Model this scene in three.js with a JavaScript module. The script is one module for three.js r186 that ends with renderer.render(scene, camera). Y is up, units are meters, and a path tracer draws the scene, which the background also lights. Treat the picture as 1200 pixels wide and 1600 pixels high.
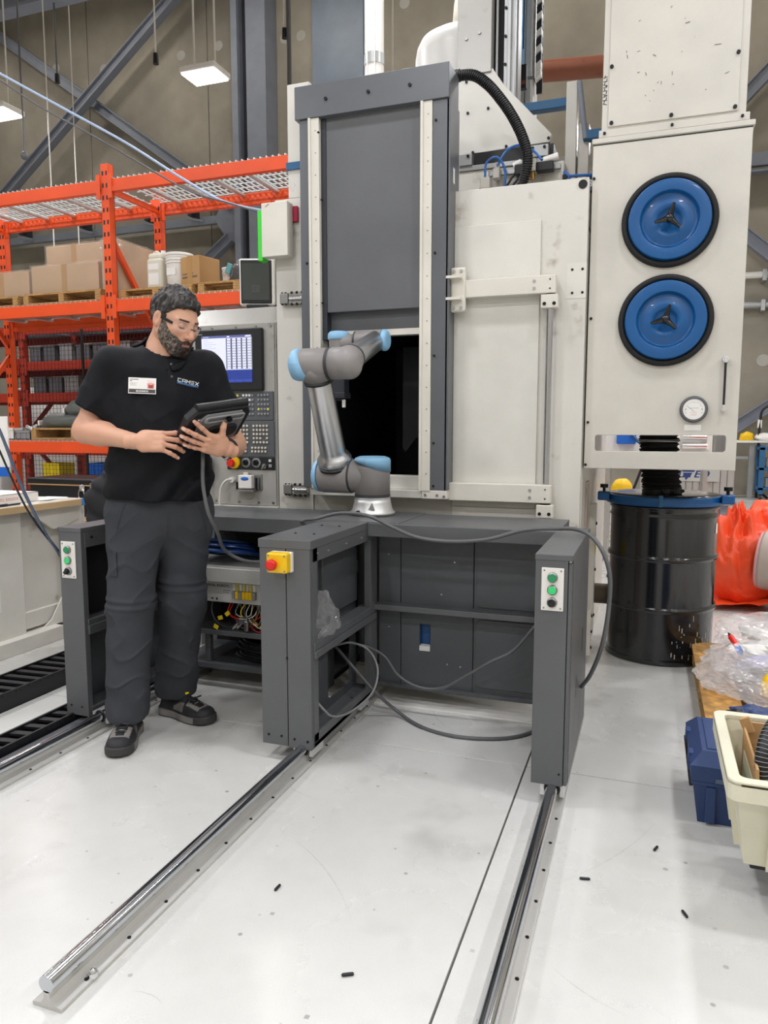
import * as THREE from 'three';
import { RectAreaLightUniformsLib } from 'three/addons/lights/RectAreaLightUniformsLib.js';
import { RoundedBoxGeometry } from 'three/addons/geometries/RoundedBoxGeometry.js';
import { mergeGeometries, toCreasedNormals } from 'three/addons/utils/BufferGeometryUtils.js';

// ---------------------------------------------------------------- camera, light, exposure
const scene = new THREE.Scene();
scene.background = new THREE.Color(0x000000);
const camera = new THREE.PerspectiveCamera(69.18, 1200 / 1600, 0.05, 80);
camera.position.set(0, 1.27, 0);
camera.rotation.order = 'YXZ';
camera.rotation.set(THREE.MathUtils.degToRad(-6.4), THREE.MathUtils.degToRad(19.7), 0);
scene.add(camera);
const renderer = new THREE.WebGLRenderer({ antialias: true });
renderer.shadowMap.enabled = true;
renderer.toneMapping = THREE.LinearToneMapping;
renderer.toneMappingExposure = 1.0;
RectAreaLightUniformsLib.init();
const LAMP = { color: 0xfafaff, radiance: 127, w: 0.46, d: 0.34, y: 5.62 };
const HIGH = { color: 0xfff8f0, radiance: 60, w: 1.0, d: 0.5, y: 11.3, z: -12.7, x: [-15.5, -11.5, -7.5, -3.5, 0.5, 4] };
const FAR_ROW = [[-16, -12], [-4.3, -12], [0.4, -12]];
const LAMP_X = [-8.75, -5.42, -2.1, 1.25, 4.5], LAMP_Z = [-8.5, -5.2, -1.9, 1.4, 4.4];

// ---------------------------------------------------------------- helpers
function rng(seed) { let s = seed >>> 0; return () => { s = (s + 0x6d2b79f5) >>> 0; let t = Math.imul(s ^ (s >>> 15), 1 | s); t = (t + Math.imul(t ^ (t >>> 7), 61 | t)) ^ t; return ((t ^ (t >>> 14)) >>> 0) / 4294967296; }; }
const R = rng(77);
const V = (x, y, z) => new THREE.Vector3(x, y, z);
const V2 = (x, y) => new THREE.Vector2(x, y);
const PI = Math.PI, D2R = PI / 180;
const used = {};
function numbered(n) { const k = used[n] = (used[n] ?? -1) + 1; return k ? `${n}_${String(k).padStart(3, '0')}` : n; }
function thing(name, label, category, [x, y, z] = [0, 0, 0], turn = 0, group) {
  const o = new THREE.Group(); o.name = numbered(name); o.position.set(x, y, z); o.rotation.y = turn;
  o.userData = { label, category }; if (group) o.userData.group = group;
  scene.add(o); o._o = turn ? null : [x, y, z]; return o;
}
function prep(g) { // bare attribute set so that everything merges
  if (g.index) g = g.toNonIndexed(); else g = g.clone();
  for (const k of Object.keys(g.attributes)) if (!['position', 'normal', 'color'].includes(k)) g.deleteAttribute(k);
  if (!g.attributes.normal) g.computeVertexNormals();
  return g;
}
function wuv(g) { // uv in metres from the dominant direction of each face
  const p = g.attributes.position, n = g.attributes.normal, uv = new Float32Array(p.count * 2);
  for (let i = 0; i < p.count; i++) {
    const ax = Math.abs(n.getX(i)), ay = Math.abs(n.getY(i)), az = Math.abs(n.getZ(i));
    if (ay >= ax && ay >= az) { uv[2 * i] = p.getX(i); uv[2 * i + 1] = p.getZ(i); }
    else if (ax >= az) { uv[2 * i] = p.getZ(i); uv[2 * i + 1] = p.getY(i); }
    else { uv[2 * i] = p.getX(i); uv[2 * i + 1] = p.getY(i); }
  }
  g.setAttribute('uv', new THREE.BufferAttribute(uv, 2)); return g;
}
function merge(gs) {
  gs = [gs].flat().map(prep);
  if (gs.some((g) => g.attributes.color)) for (const g of gs) if (!g.attributes.color) g.setAttribute('color', new THREE.BufferAttribute(new Float32Array(g.attributes.position.count * 3).fill(1), 3));
  return gs.length === 1 ? gs[0] : mergeGeometries(gs);
}
// a part of t; geometry is given in world coordinates unless the thing is turned (then in its own)
function part(name, gs, mat, t, label) {
  const g = merge(gs); const o = t._o; wuv(g); if (o) g.translate(-o[0], -o[1], -o[2]);
  const m = new THREE.Mesh(g, mat); m.name = name; m._o = o; m.castShadow = m.receiveShadow = true; if (label) m.userData.label = label;
  t.add(m); return m;
}
function rawPart(name, g, mat, t, label) { const m = new THREE.Mesh(g, mat); m.name = name; m._o = t._o; m.castShadow = m.receiveShadow = true; if (label) m.userData.label = label; t.add(m); return m; }
function single(name, label, category, gs, mat, [x, y, z], group, kind) { // a thing of one mesh, geometry in world coordinates
  const g = wuv(merge(gs)); g.translate(-x, -y, -z);
  const m = new THREE.Mesh(g, mat); m.name = numbered(name); m.position.set(x, y, z); m.castShadow = m.receiveShadow = true;
  m.userData = { label, category }; if (group) m.userData.group = group; if (kind) m.userData.kind = kind;
  scene.add(m); m._o = [x, y, z]; return m;
}
function struct(name, gs, mat) { const m = new THREE.Mesh(wuv(merge(gs)), mat); m.name = name; m.userData.kind = 'structure'; m.castShadow = m.receiveShadow = true; m._o = [0, 0, 0]; scene.add(m); return m; }
function dup(src, [x, y, z], label, turn) {
  const c = src.clone(); c.name = numbered(src.name.replace(/_\d{3}$/, '')); c.position.set(x, y, z); if (turn !== undefined) c.rotation.y = turn;
  c.userData = { ...src.userData, label }; scene.add(c); return c;
}
// geometry
function bb(x0, x1, y0, y1, z0, z1, r = 0) { // box from bounds, r = edge radius
  const w = Math.abs(x1 - x0), h = Math.abs(y1 - y0), d = Math.abs(z1 - z0);
  const g = r > 0 ? new RoundedBoxGeometry(w, h, d, 1, Math.min(r, w / 2.01, h / 2.01, d / 2.01)) : new THREE.BoxGeometry(w, h, d);
  return g.translate((x0 + x1) / 2, (y0 + y1) / 2, (z0 + z1) / 2);
}
const RB = (w, h, d, r, s = 2) => new RoundedBoxGeometry(w, h, d, s, r);
function cyl(a, b, r0, r1 = r0, seg = 16, open = false) { // cylinder from point a to point b
  const A = V(...a), B = V(...b), d = B.clone().sub(A), L = d.length();
  const g = new THREE.CylinderGeometry(r1, r0, L, seg, 1, open);
  g.applyQuaternion(new THREE.Quaternion().setFromUnitVectors(V(0, 1, 0), d.normalize()));
  return g.translate(...A.add(B).multiplyScalar(0.5).toArray());
}
function bar(a, b, w, h) { // square bar from a to b, h kept upright as far as possible
  const A = V(...a), B = V(...b), d = B.clone().sub(A), L = d.length(), z = d.normalize();
  let up = Math.abs(z.y) > 0.95 ? V(0, 0, 1) : V(0, 1, 0); const x = up.clone().cross(z).normalize(); up = z.clone().cross(x);
  const g = new THREE.BoxGeometry(w, h, L); g.applyMatrix4(new THREE.Matrix4().makeBasis(x, up, z));
  return g.translate(...A.add(B).multiplyScalar(0.5).toArray());
}
function tube(pts, r, seg = 8, n) { const c = new THREE.CatmullRomCurve3(pts.map((p) => V(...p)), false, 'centripetal'); return new THREE.TubeGeometry(c, n ?? Math.max(8, pts.length * 8), r, seg, false); }
function capTube(pts, r, seg = 8, n) { const s = (p) => new THREE.SphereGeometry(r, seg, 6).translate(...p); return [tube(pts, r, seg, n), s(pts[0]), s(pts[pts.length - 1])]; }
function poly(pts, holes = []) { const s = new THREE.Shape(pts.map((p) => V2(...p))); for (const h of holes) s.holes.push(new THREE.Path(h.map((p) => V2(...p)))); return s; }
function plateZ(shape, z0, z1, bevel = 0) { // outline in x,y extruded between z0 and z1
  const d = Math.abs(z1 - z0); const g = new THREE.ExtrudeGeometry(shape, { depth: d - 2 * bevel, bevelEnabled: bevel > 0, bevelThickness: bevel, bevelSize: bevel, bevelOffset: -bevel, bevelSegments: 1, curveSegments: 12 });
  return g.translate(0, 0, Math.min(z0, z1) + bevel);
}
function plateX(shape, x0, x1, bevel = 0) { // outline given as (z, y), extruded along x
  const g = plateZ(shape, x0, x1, bevel); // local: x=z, y=y, z=x
  g.applyMatrix4(new THREE.Matrix4().set(0, 0, 1, 0, 0, 1, 0, 0, 1, 0, 0, 0, 0, 0, 0, 1)); return flip(g);
}
function flip(g) { g = g.index ? g.toNonIndexed() : g; for (const k of Object.keys(g.attributes)) { const a = g.attributes[k], s = a.itemSize; for (let i = 0; i < a.count; i += 3) for (let j = 0; j < s; j++) { const t = a.array[(i + 1) * s + j]; a.array[(i + 1) * s + j] = a.array[(i + 2) * s + j]; a.array[(i + 2) * s + j] = t; } } g.computeVertexNormals(); return g; }
function rrect(x0, x1, y0, y1, r, n = 4) { // rounded rectangle outline
  const o = []; for (const [cx, cy, a0] of [[x1 - r, y1 - r, 0], [x0 + r, y1 - r, 90], [x0 + r, y0 + r, 180], [x1 - r, y0 + r, 270]]) for (let i = 0; i <= n; i++) { const a = (a0 + 90 * i / n) * D2R; o.push([cx + r * Math.cos(a), cy + r * Math.sin(a)]); } return o;
}
function lathe(prof, seg = 40) { return new THREE.LatheGeometry(prof.map((p) => V2(...p)), seg); }
function boltZ(x, y, z, r = 0.008, h = 0.007) { return cyl([x, y, z - 0.001], [x, y, z + h], r, r * 0.9, 8); }
function boltX(x, y, z, r = 0.008, h = 0.007) { return cyl([x - 0.001, y, z], [x + h, y, z], r, r * 0.9, 8); }

// value noise
function hash3(x, y, z) { let h = Math.imul(x, 374761393) ^ Math.imul(y, 668265263) ^ Math.imul(z, 2147483647 ^ 0x5bd1e995); h = Math.imul(h ^ (h >>> 13), 1274126177); return ((h ^ (h >>> 16)) >>> 0) / 4294967296; }
function noise3(x, y, z) {
  const i = Math.floor(x), j = Math.floor(y), k = Math.floor(z), s = (t) => t * t * (3 - 2 * t), u = s(x - i), v = s(y - j), w = s(z - k), L = (a, b, t) => a + (b - a) * t;
  return L(L(L(hash3(i, j, k), hash3(i + 1, j, k), u), L(hash3(i, j + 1, k), hash3(i + 1, j + 1, k), u), v), L(L(hash3(i, j, k + 1), hash3(i + 1, j, k + 1), u), L(hash3(i, j + 1, k + 1), hash3(i + 1, j + 1, k + 1), u), v), w) * 2 - 1;
}
function tnoise(x, y, per, seed) { // tileable 2D value noise, per cells per tile
  const i = Math.floor(x), j = Math.floor(y), s = (t) => t * t * (3 - 2 * t), u = s(x - i), v = s(y - j), m = (a) => ((a % per) + per) % per, L = (a, b, t) => a + (b - a) * t;
  return L(L(hash3(m(i), m(j), seed), hash3(m(i + 1), m(j), seed), u), L(hash3(m(i), m(j + 1), seed), hash3(m(i + 1), m(j + 1), seed), u), v);
}
function fbm2(u, v, per, oct, seed) { let a = 0.5, s = 0, n = 0; for (let o = 0; o < oct; o++) { s += a * tnoise(u * per, v * per, per, seed + o * 17); n += a; a *= 0.5; per *= 2; } return s / n; }
function dataTex(n, f, srgb, rep = 1) { // f(u,v) -> [r,g,b] 0..1, dithered to 8 bits
  const dr = rng(n + rep * 1000);
  const d = new Uint8Array(n * n * 4);
  for (let j = 0; j < n; j++) for (let i = 0; i < n; i++) { const c = f(i / n, j / n), o = 4 * (j * n + i), dn = (dr() - 0.5) * 4; for (let k = 0; k < 3; k++) d[o + k] = Math.max(0, Math.min(255, Math.round(255 * c[k] + dn))); d[o + 3] = 255; }
  const t = new THREE.DataTexture(d, n, n); t.wrapS = t.wrapT = THREE.RepeatWrapping; t.magFilter = THREE.LinearFilter; t.minFilter = THREE.LinearFilter;
  if (srgb) t.colorSpace = THREE.SRGBColorSpace; t.repeat.set(1 / rep, 1 / rep); t.needsUpdate = true; return t;
}
const G1 = (x) => [x, x, x];
function canvasTex(w, h, draw) { const c = document.createElement('canvas'); c.width = w; c.height = h; const x = c.getContext('2d'); draw(x, w, h); const t = new THREE.CanvasTexture(c); t.colorSpace = THREE.SRGBColorSpace; return t; }
function decal(w, h, tex, opts = {}) { // a printed rectangle in x,y facing +z, its own 0..1 uv
  const g = new THREE.BoxGeometry(w, h, opts.t ?? 0.002); const m = new THREE.Mesh(g, new THREE.MeshStandardMaterial({ map: tex, roughness: opts.rough ?? 0.5 })); m.castShadow = m.receiveShadow = true; return m;
}

// ---------------------------------------------------------------- materials
const tBlotch = dataTex(512, (u, v) => { const a = fbm2(u, v, 5, 5, 3); return G1(0.95 + 0.1 * (a - 0.5)); }, true, 1.1);
const tRough = dataTex(512, (u, v) => G1(0.78 + 0.2 * (fbm2(u, v, 6, 5, 9) - 0.5)), false, 0.9);
const tGrime = dataTex(1024, (u, v) => { // machine enamel: faint clouds, smudges and scuffs
  const a = fbm2(u, v, 4, 5, 21), b = fbm2(u, v, 14, 4, 33), c = fbm2(u, v, 40, 3, 41);
  let k = 0.95 + 0.1 * (a - 0.5); const sm = Math.max(0, b - 0.62) * Math.max(0, c - 0.45) * 9; k -= sm * 0.3; const w = sm * 0.04; return [k, k - w, k - w * 2];
}, true, 1.6);
const tFloor = (() => { const rr = rng(5), N = 2048, T = 4.6; // epoxy: clouds, scratches, scuffs
  const d = new Float32Array(N * N); 
  const sc = []; for (let i = 0; i < 90; i++) sc.push([rr(), rr(), rr() * 6.28, 0.02 + rr() * 0.11, rr() < 0.45 ? -0.10 - rr() * 0.12 : 0.06, rr() - 0.5]);
  for (const [x, y, a, l, k, cv] of sc) { const n = Math.floor(l * N * 2); for (let i = 0; i < n; i++) { const t = i / n, an = a + cv * t; const px = Math.floor(((x + Math.cos(an) * t * l) % 1 + 1) % 1 * N), py = Math.floor(((y + Math.sin(an) * t * l) % 1 + 1) % 1 * N); d[py * N + px] = k * Math.sin(t * PI); } }
  for (let i = 0; i < 260; i++) { const x = rr() * N, y = rr() * N, r = 1 + rr() * 2.2, k = -0.15 - rr() * 0.3; for (let q = -4; q <= 4; q++) for (let p = -4; p <= 4; p++) if (p * p + q * q < r * r) { const px = (Math.floor(x + p) + N) % N, py = (Math.floor(y + q) + N) % N; d[py * N + px] += k; } }
  return dataTex(N, (u, v) => { const a = fbm2(u, v, 5, 5, 51), b = fbm2(u, v, 22, 4, 61), c = fbm2(u, v, 90, 2, 71); const st = Math.max(0, b - 0.6) * Math.max(0, a - 0.42) * 5; let k = 0.93 + 0.07 * (a - 0.5) + 0.02 * (c - 0.5) - st * 0.5 + 0.5 * d[Math.floor(v * N) * N + Math.floor(u * N)]; return [k, k * (1 - 0.01 * st) - 0.004, k * (0.98 + 0.02 * (a - 0.5)) - 0.02 * st]; }, true, T); })();
const tFloorRough = dataTex(1024, (u, v) => G1(0.66 + 0.32 * (fbm2(u, v, 8, 6, 77) - 0.5)), false, 2.3);
const tConc = dataTex(1024, (u, v) => { const a = fbm2(u, v, 3, 6, 91), b = fbm2(u, v, 16, 5, 95); const k = 0.86 + 0.24 * (a - 0.5) + 0.1 * (b - 0.5); return [k, k * 0.985, k * 0.95]; }, true, 5);
const tWood = dataTex(512, (u, v) => { const g = fbm2(u, v * 1, 3, 3, 101), s = fbm2((u * 1) % 1, v, 24, 3, 107); const k = 0.8 + 0.2 * Math.sin((v * 18 + g * 5) * 2 * PI) * 0.35 + 0.18 * (s - 0.5); return [k, k * 0.93, k * 0.8]; }, true, 0.5);
const tOsb = dataTex(512, (u, v) => { const a = fbm2(u, v, 10, 4, 121), b = fbm2(v, u, 26, 3, 131); const k = 0.8 + 0.5 * (a - 0.5) + 0.35 * (b - 0.5); return [k, k * 0.9, k * 0.72]; }, true, 0.6);
const tBrush = dataTex(512, (u, v) => G1(0.55 + 0.5 * (tnoise(u * 4, v * 256, 256, 141) - 0.5)), false, 0.25);
const tCloth = dataTex(512, (u, v) => G1(0.5 + 0.5 * Math.sin(u * 2 * PI * 128) * Math.sin(v * 2 * PI * 128)), false, 0.16);
const tSpots = dataTex(512, (u, v) => { const c = fbm2(u, v, 60, 2, 151); return G1(c > 0.82 ? 0.6 : 1); }, true, 0.5);
const M = {};
const std = (name, color, roughness = 0.5, metalness = 0, extra = {}) => (M[name] = new THREE.MeshPhysicalMaterial({ color, roughness, metalness, ...extra }));
std('floor', 0xdedfde, 0.42, 0, { map: tFloor, roughnessMap: tFloorRough, clearcoat: 0.25, clearcoatRoughness: 0.18 });
std('joint', 0x2e2c2a, 0.9);
std('conc', 0xaeaaa1, 0.9, 0, { map: tConc, bumpMap: tConc, bumpScale: 0.004 });
std('patch', 0xb9b6ae, 0.85, 0, { map: tBlotch });
std('ceil', 0xd0cdc6, 0.9);
std('wallw', 0xd4d1c9, 0.85, 0, { map: tConc });
std('steelgray', 0x858b97, 0.55, 0, { map: tBlotch });
std('darksteel', 0x2c2f36, 0.55);
std('beige', 0xe4e1d8, 0.42, 0, { map: tGrime, roughnessMap: tRough });
std('beige2', 0xe6e4db, 0.38, 0, { map: tBlotch });
std('cream', 0xe8e4d8, 0.5, 0, { map: tBlotch });
std('offwhite', 0xd8d4ca, 0.42, 0, { map: tBlotch, roughnessMap: tRough });
std('plategray', 0xb6b4ae, 0.38, 0.15, { map: tGrime, roughnessMap: tRough });
std('door', 0x65686d, 0.4, 0.05, { map: tBlotch, roughnessMap: tRough });
std('door2', 0x65676a, 0.45, 0.0, { map: tBlotch });
std('gantry', 0x5f6163, 0.52, 0, { map: tBlotch, roughnessMap: tRough });
std('gantryd', 0x55585b, 0.52, 0, { map: tBlotch });
std('black', 0x141518, 0.45);
std('blackmatte', 0x0e0f11, 0.85);
std('rubber', 0x191919, 0.75);
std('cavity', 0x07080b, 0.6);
std('blackgloss', 0x0c0d10, 0.18, 0, { clearcoat: 0.4 });
std('drum', 0x101318, 0.22, 0, { clearcoat: 0.6, clearcoatRoughness: 0.12, roughnessMap: tRough });
std('blue', 0x0c5896, 0.34, 0, { clearcoat: 0.1, map: tBlotch });
std('bluedk', 0x1d4c80, 0.45);
std('bluesteel', 0x2d6795, 0.5, 0, { map: tBlotch });
std('chrome', 0xe6e6e6, 0.12, 1);
std('shaft', 0xc8cbd0, 0.14, 1);
std('alu', 0xc9cacc, 0.34, 1, { bumpMap: tBrush, bumpScale: 0.0004 });
std('galv', 0xd2d1cc, 0.36, 0.35, { map: tBlotch });
std('alubase', 0xd5d6d6, 0.4, 0.85, { map: tBlotch });
std('castalu', 0xe0e1e0, 0.42, 0.75);
std('steel', 0x9a9a98, 0.35, 0.9);
std('zinc', 0xb9bbba, 0.45, 0.8, { map: tBlotch });
std('bolt', 0x17181a, 0.4, 0.4);
std('robotgray', 0x95918f, 0.42, 0, { map: tBlotch });
std('robotblue', 0x8fc1e4, 0.4);
std('robotring', 0x3b3b3d, 0.5);
std('orange', 0xf4581e, 0.48, 0, { map: tBlotch });
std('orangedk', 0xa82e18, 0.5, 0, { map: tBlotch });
std('wire', 0xcfd2cf, 0.4, 0.6);
std('wireblk', 0x2a2b2c, 0.5, 0.3);
std('wood', 0xd8b988, 0.75, 0, { map: tWood });
std('osb', 0xd9b57c, 0.8, 0, { map: tOsb });
std('card', 0xc39a68, 0.85, 0, { map: tBlotch });
std('cardw', 0xcfae8a, 0.35, 0, { map: tBlotch, clearcoat: 0.7, clearcoatRoughness: 0.25 });
std('wrap', 0xffffff, 0.22, 0, { transmission: 0.85, thickness: 0, opacity: 1, ior: 1.3 });
std('plasticw', 0xe9e7e1, 0.45);
std('jug', 0xe4e0cf, 0.45, 0, { transmission: 0.15, thickness: 0 });
std('bingray', 0x5d5d61, 0.55);
std('binlight', 0x8f8f90, 0.55);
std('whitebox', 0xe8e7e3, 0.7);
std('sack', 0x666b66, 0.5, 0, { map: tBlotch });
std('yellow', 0xf2c40f, 0.42);
std('yellow2', 0xf0d417, 0.55);
std('binblue', 0x1565c8, 0.5);
std('red', 0xd9231b, 0.38);
std('green', 0x0f8a55, 0.3, 0, { clearcoat: 0.5 });
std('greenlit', 0x2fb768, 0.3, 0, { emissive: 0x1f9a50, emissiveIntensity: 0.55 });
std('limegreen', 0x42d43c, 0.55);
std('copper', 0x80482f, 0.5, 0.1, { map: tGrime });
std('tank', 0xe4e3df, 0.35);
std('toolblue', 0x2b4375, 0.5, 0, { map: tBlotch });
std('tote', 0xece8cf, 0.45, 0, { transmission: 0.08, thickness: 0, map: tBlotch });
std('tarp', 0xf8562a, 0.42, 0, { side: THREE.DoubleSide });
std('tube', 0xb5a69c, 0.55);
std('film', 0xffffff, 0.1, 0, { transmission: 0.93, thickness: 0, ior: 1.35, side: THREE.DoubleSide });
std('paper', 0xecebe6, 0.7);
std('film2', 0xffffff, 0.2, 0, { transmission: 0.8, thickness: 0, ior: 1.35, side: THREE.DoubleSide, clearcoat: 0.6 });
std('pink', 0xd9a1a4, 0.6); std('lime', 0xcddc6a, 0.6); std('lavender', 0xaaa6c8, 0.6);
std('tan', 0xcfb184, 0.5, 0, { map: tBlotch });
std('tapeblue', 0x3f86c6, 0.6);
std('jacket', 0x1b1c20, 0.75);
std('cable', 0x5d5e60, 0.45); std('cableblk', 0x1c1d20, 0.4); std('cableblue', 0x52607a, 0.35); std('cablew', 0xd8d5cc, 0.5);
std('airblue', 0x2f6fc0, 0.3); std('brass', 0xb98b3e, 0.35, 0.9);
std('screenoff', 0x2b3433, 0.12, 0, { clearcoat: 1 });
std('clear', 0xffffff, 0.02, 0, { transmission: 1, thickness: 0, ior: 1.45 });
std('diff', 0xffffff, 0.6, 0, { emissive: 0xffffff, emissiveIntensity: 5 });
std('rust', 0xb9502a, 0.7); std('beigekey', 0xd8cfbd, 0.5); std('whitekey', 0xf1f0ea, 0.5); std('graykey', 0x8d8f90, 0.5); std('yellowkey', 0xe7d766, 0.5);
std('panelgray', 0x55585c, 0.5);
std('brownbox', 0x6b5d4c, 0.6);

// ---------------------------------------------------------------- the hall
const ZB = -15.8;
{ // floor: cast slabs with sawn joints between them
  const f = struct('floor', bb(-19, 5.6, -0.4, -0.02, -16.2, 6.1), M.joint);
  const xs = [-19, -14.2, -9.6, -5.0, -0.40, 4.2, 5.6], zs = [-16.2, -11.9, -7.3, -2.71, 1.9, 6.1];
  for (let i = 0; i < xs.length - 1; i++) for (let j = 0; j < zs.length - 1; j++) {
    const s = part('slab', bb(xs[i] + 0.003, xs[i + 1] - 0.003, -0.03, 0, zs[j] + 0.0022, zs[j + 1] - 0.0022, 0.0015), M.floor, f); s.userData.kind = 'structure';
  }
  struct('ceiling', bb(-19, 5.6, 12, 12.3, -16.2, 6.1), M.ceil);
  struct('wall_left', bb(-19.3, -19, -0.4, 12.3, -16.2, 6.1), M.wallw);
  struct('wall_right', bb(5.6, 5.9, -0.4, 12.3, -16.2, 6.1), M.wallw);
  struct('wall_front', bb(-19.3, 5.9, -0.4, 12.3, 6.1, 6.4), M.wallw);
  const w = struct('wall_back', bb(-19.3, 5.9, -0.4, 12.3, -16.5, ZB - 0.06), M.joint);
  const px = [-19, -16.9, -13.4, -10.0, -6.55, -3.0, 0.5, 4.0, 5.6];
  for (let i = 0; i < px.length - 1; i++) part('panel', bb(px[i] + 0.008, px[i + 1] - 0.008, 0, 12, ZB - 0.08, ZB, 0.01), M.conc, w).userData.kind = 'structure';
  for (const [x, y] of [[-14.38, 10.24], [-12.93, 10.0], [-10.71, 9.96], [-9.69, 10.01], [-8.0, 9.89], [-5.2, 10.12], [-7.6, 9.88], [1.93, 2.55], [-15.2, 5.0], [-12.4, 5.0], [-3.4, 6.2], [1.5, 9.9]])
    part('lifting_patch', cyl([x, y, ZB - 0.01], [x, y, ZB + 0.006], 0.115, 0.112, 24), M.patch, w, 'round grout patch').userData.kind = 'structure';
}
{ // steel frame along the back wall
  const c = thing('steel_column', 'tall grey steel column standing against the concrete back wall left of the machine', 'column', [-8.6, 0, ZB + 0.35]);
  part('flange', bb(-9.05, -8.9, 0, 12, ZB + 0.02, ZB + 0.55, 0.004), M.steelgray, c);
  part('web', bb(-8.9, -8.68, 0, 12, ZB + 0.2, ZB + 0.3), M.darksteel, c);
  part('flange', bb(-8.68, -8.2, 0, 12, ZB + 0.02, ZB + 0.55, 0.004), M.steelgray, c);
  part('base_plate', bb(-9.2, -8.1, 0, 0.03, ZB + 0.01, ZB + 0.62), M.steelgray, c);
  const brace = (a, b, label, w = 0.2) => { const t = thing('cross_brace', label, 'brace', a);
    part('web', bar(a, b, w * 0.3, w), M.steelgray, t);
    const A = V(...a), d = V(...b).sub(A).normalize(), n = V(-d.y, d.x, 0).multiplyScalar(w * 0.5);
    for (const s of [-1, 1]) part('flange', bar(A.clone().addScaledVector(n, s).toArray(), V(...b).addScaledVector(n, s).toArray(), w, 0.02), M.steelgray, t); return t; };
  brace([-16.6, 11.63, ZB + 0.25], [-9.2, 6.38, ZB + 0.25], 'grey steel brace falling to the right across the back wall, upper half of the X');
  brace([-18.1, 5.45, ZB + 0.52], [-10.0, 11.3, ZB + 0.52], 'grey steel brace rising to the right across the back wall, nearer bar of the X');
  brace([-11.3, 4.2, ZB + 0.3], [-9.3, 5.65, ZB + 0.3], 'short grey steel brace meeting the column below the horizontal beam');
  brace([0.9, 6.75, ZB + 0.3], [2.6, 8.5, ZB + 0.3], 'grey steel brace on the right wall edge, beside the upper duct box');
  brace([1.2, 4.98, ZB + 0.5], [2.9, 3.5, ZB + 0.5], 'grey steel brace falling to the right, beside the two blue round covers');
  brace([1.2, 1.1, ZB + 0.3], [3.0, 2.4, ZB + 0.3], 'grey steel brace rising to the right, behind the small far blue cart');
  const g = thing('horizontal_girt', 'grey horizontal steel beam along the back wall above the stored boxes', 'beam', [-13, 6.1, ZB + 0.2]);
  part('web', bb(-18.8, -9.06, 6.02, 6.2, ZB + 0.12, ZB + 0.24, 0.01), M.steelgray, g);
  part('gusset_plate', plateZ(poly([[-9.06, 5.5], [-9.06, 6.6], [-9.5, 6.5], [-9.75, 6.1], [-9.4, 5.6]]), ZB + 0.24, ZB + 0.27), M.steelgray, g);
  const g2 = thing('horizontal_girt', 'grey horizontal steel beam on the wall right of the filter cabinet', 'beam', [2.4, 6.2, ZB + 0.2]);
  part('web', bb(-7.5, 5.5, 6.02, 6.25, ZB + 0.12, ZB + 0.24, 0.01), M.steelgray, g2); part('lower_lip', bb(-7.5, 5.5, 5.9, 5.94, ZB + 0.12, ZB + 0.3), M.steelgray, g2);
  const c0 = thing('beam_clamp', 'small grey clamp bracket on the beam, farthest left', 'bracket', [-14.9, 6.2, ZB + 0.5], 0);
  const places = [[-15.2, 'small grey clamp bracket on the horizontal beam, farthest left'], [-13.3, 'small grey clamp bracket on the horizontal beam, second from left'], [-11.4, 'small grey clamp bracket on the horizontal beam, above the white pail'], [-10.2, 'small grey clamp bracket on the horizontal beam, nearest the column']];
  c0.position.set(places[0][0], 6.2, ZB + 0.56); c0.userData.label = places[0][1]; c0.userData.group = 'clamps on the horizontal wall beam'; c0._o = null;
  part('arm', bar([-0.35, 0.2, 0], [0.35, 0.05, 0], 0.08, 0.06), M.steelgray, c0); part('stem', bb(-0.05, 0.05, -0.05, 0.18, -0.3, 0.04), M.darksteel, c0); part('foot', bar([-0.1, -0.1, 0], [0.35, -0.2, 0], 0.08, 0.05), M.steelgray, c0);
  for (const [x, l] of places.slice(1)) dup(c0, [x, 6.2, ZB + 0.56], l);
  single('wall_door_panel', 'flat blue-grey sheet panel on the back wall behind the tall grey door', 'panel', [bb(-7.29, -6.09, 4.5, 11.5, ZB + 0.02, ZB + 0.1, 0.01)], std('bluegray', 0x7c8a9b, 0.45, 0, { map: tBlotch }), [-6.7, 4.5, ZB + 0.05]);
  for (const [y, r, l] of [[4.09, 0.06, 'white pipe run on the wall, upper one right of the cabinet'], [3.55, 0.07, 'grey pipe run on the wall, lower one right of the cabinet']]) {
    const p = thing('wall_pipe', l, 'pipe', [2.5, y, ZB + 0.2]); part('pipe', cyl([1.2, y, ZB + 0.2], [5.5, y, ZB + 0.2], r), y > 4 ? M.plasticw : M.zinc, p);
    for (const x of [1.85, 3.2]) part('clip', bb(x - 0.04, x + 0.04, y - 0.12, y + 0.09, ZB, ZB + 0.28, 0.01), M.zinc, p);
  }
  const j = thing('roof_beam', 'grey steel roof beam in the top left corner of the hall', 'beam', [-12, 7.3, -9]);
  part('bottom_flange', bb(-18.9, -6.2, 7.25, 7.29, -9.12, -8.88), M.steelgray, j); part('web', bb(-18.9, -6.2, 7.29, 7.6, -9.01, -8.99), M.steelgray, j); part('top_flange', bb(-18.9, -6.2, 7.6, 7.63, -9.12, -8.88), M.steelgray, j);
  for (const x of [-17, -12, -6.5]) part('hanger', cyl([x, 7.6, -9], [x, 12, -9], 0.03), M.steelgray, j);
}
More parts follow.
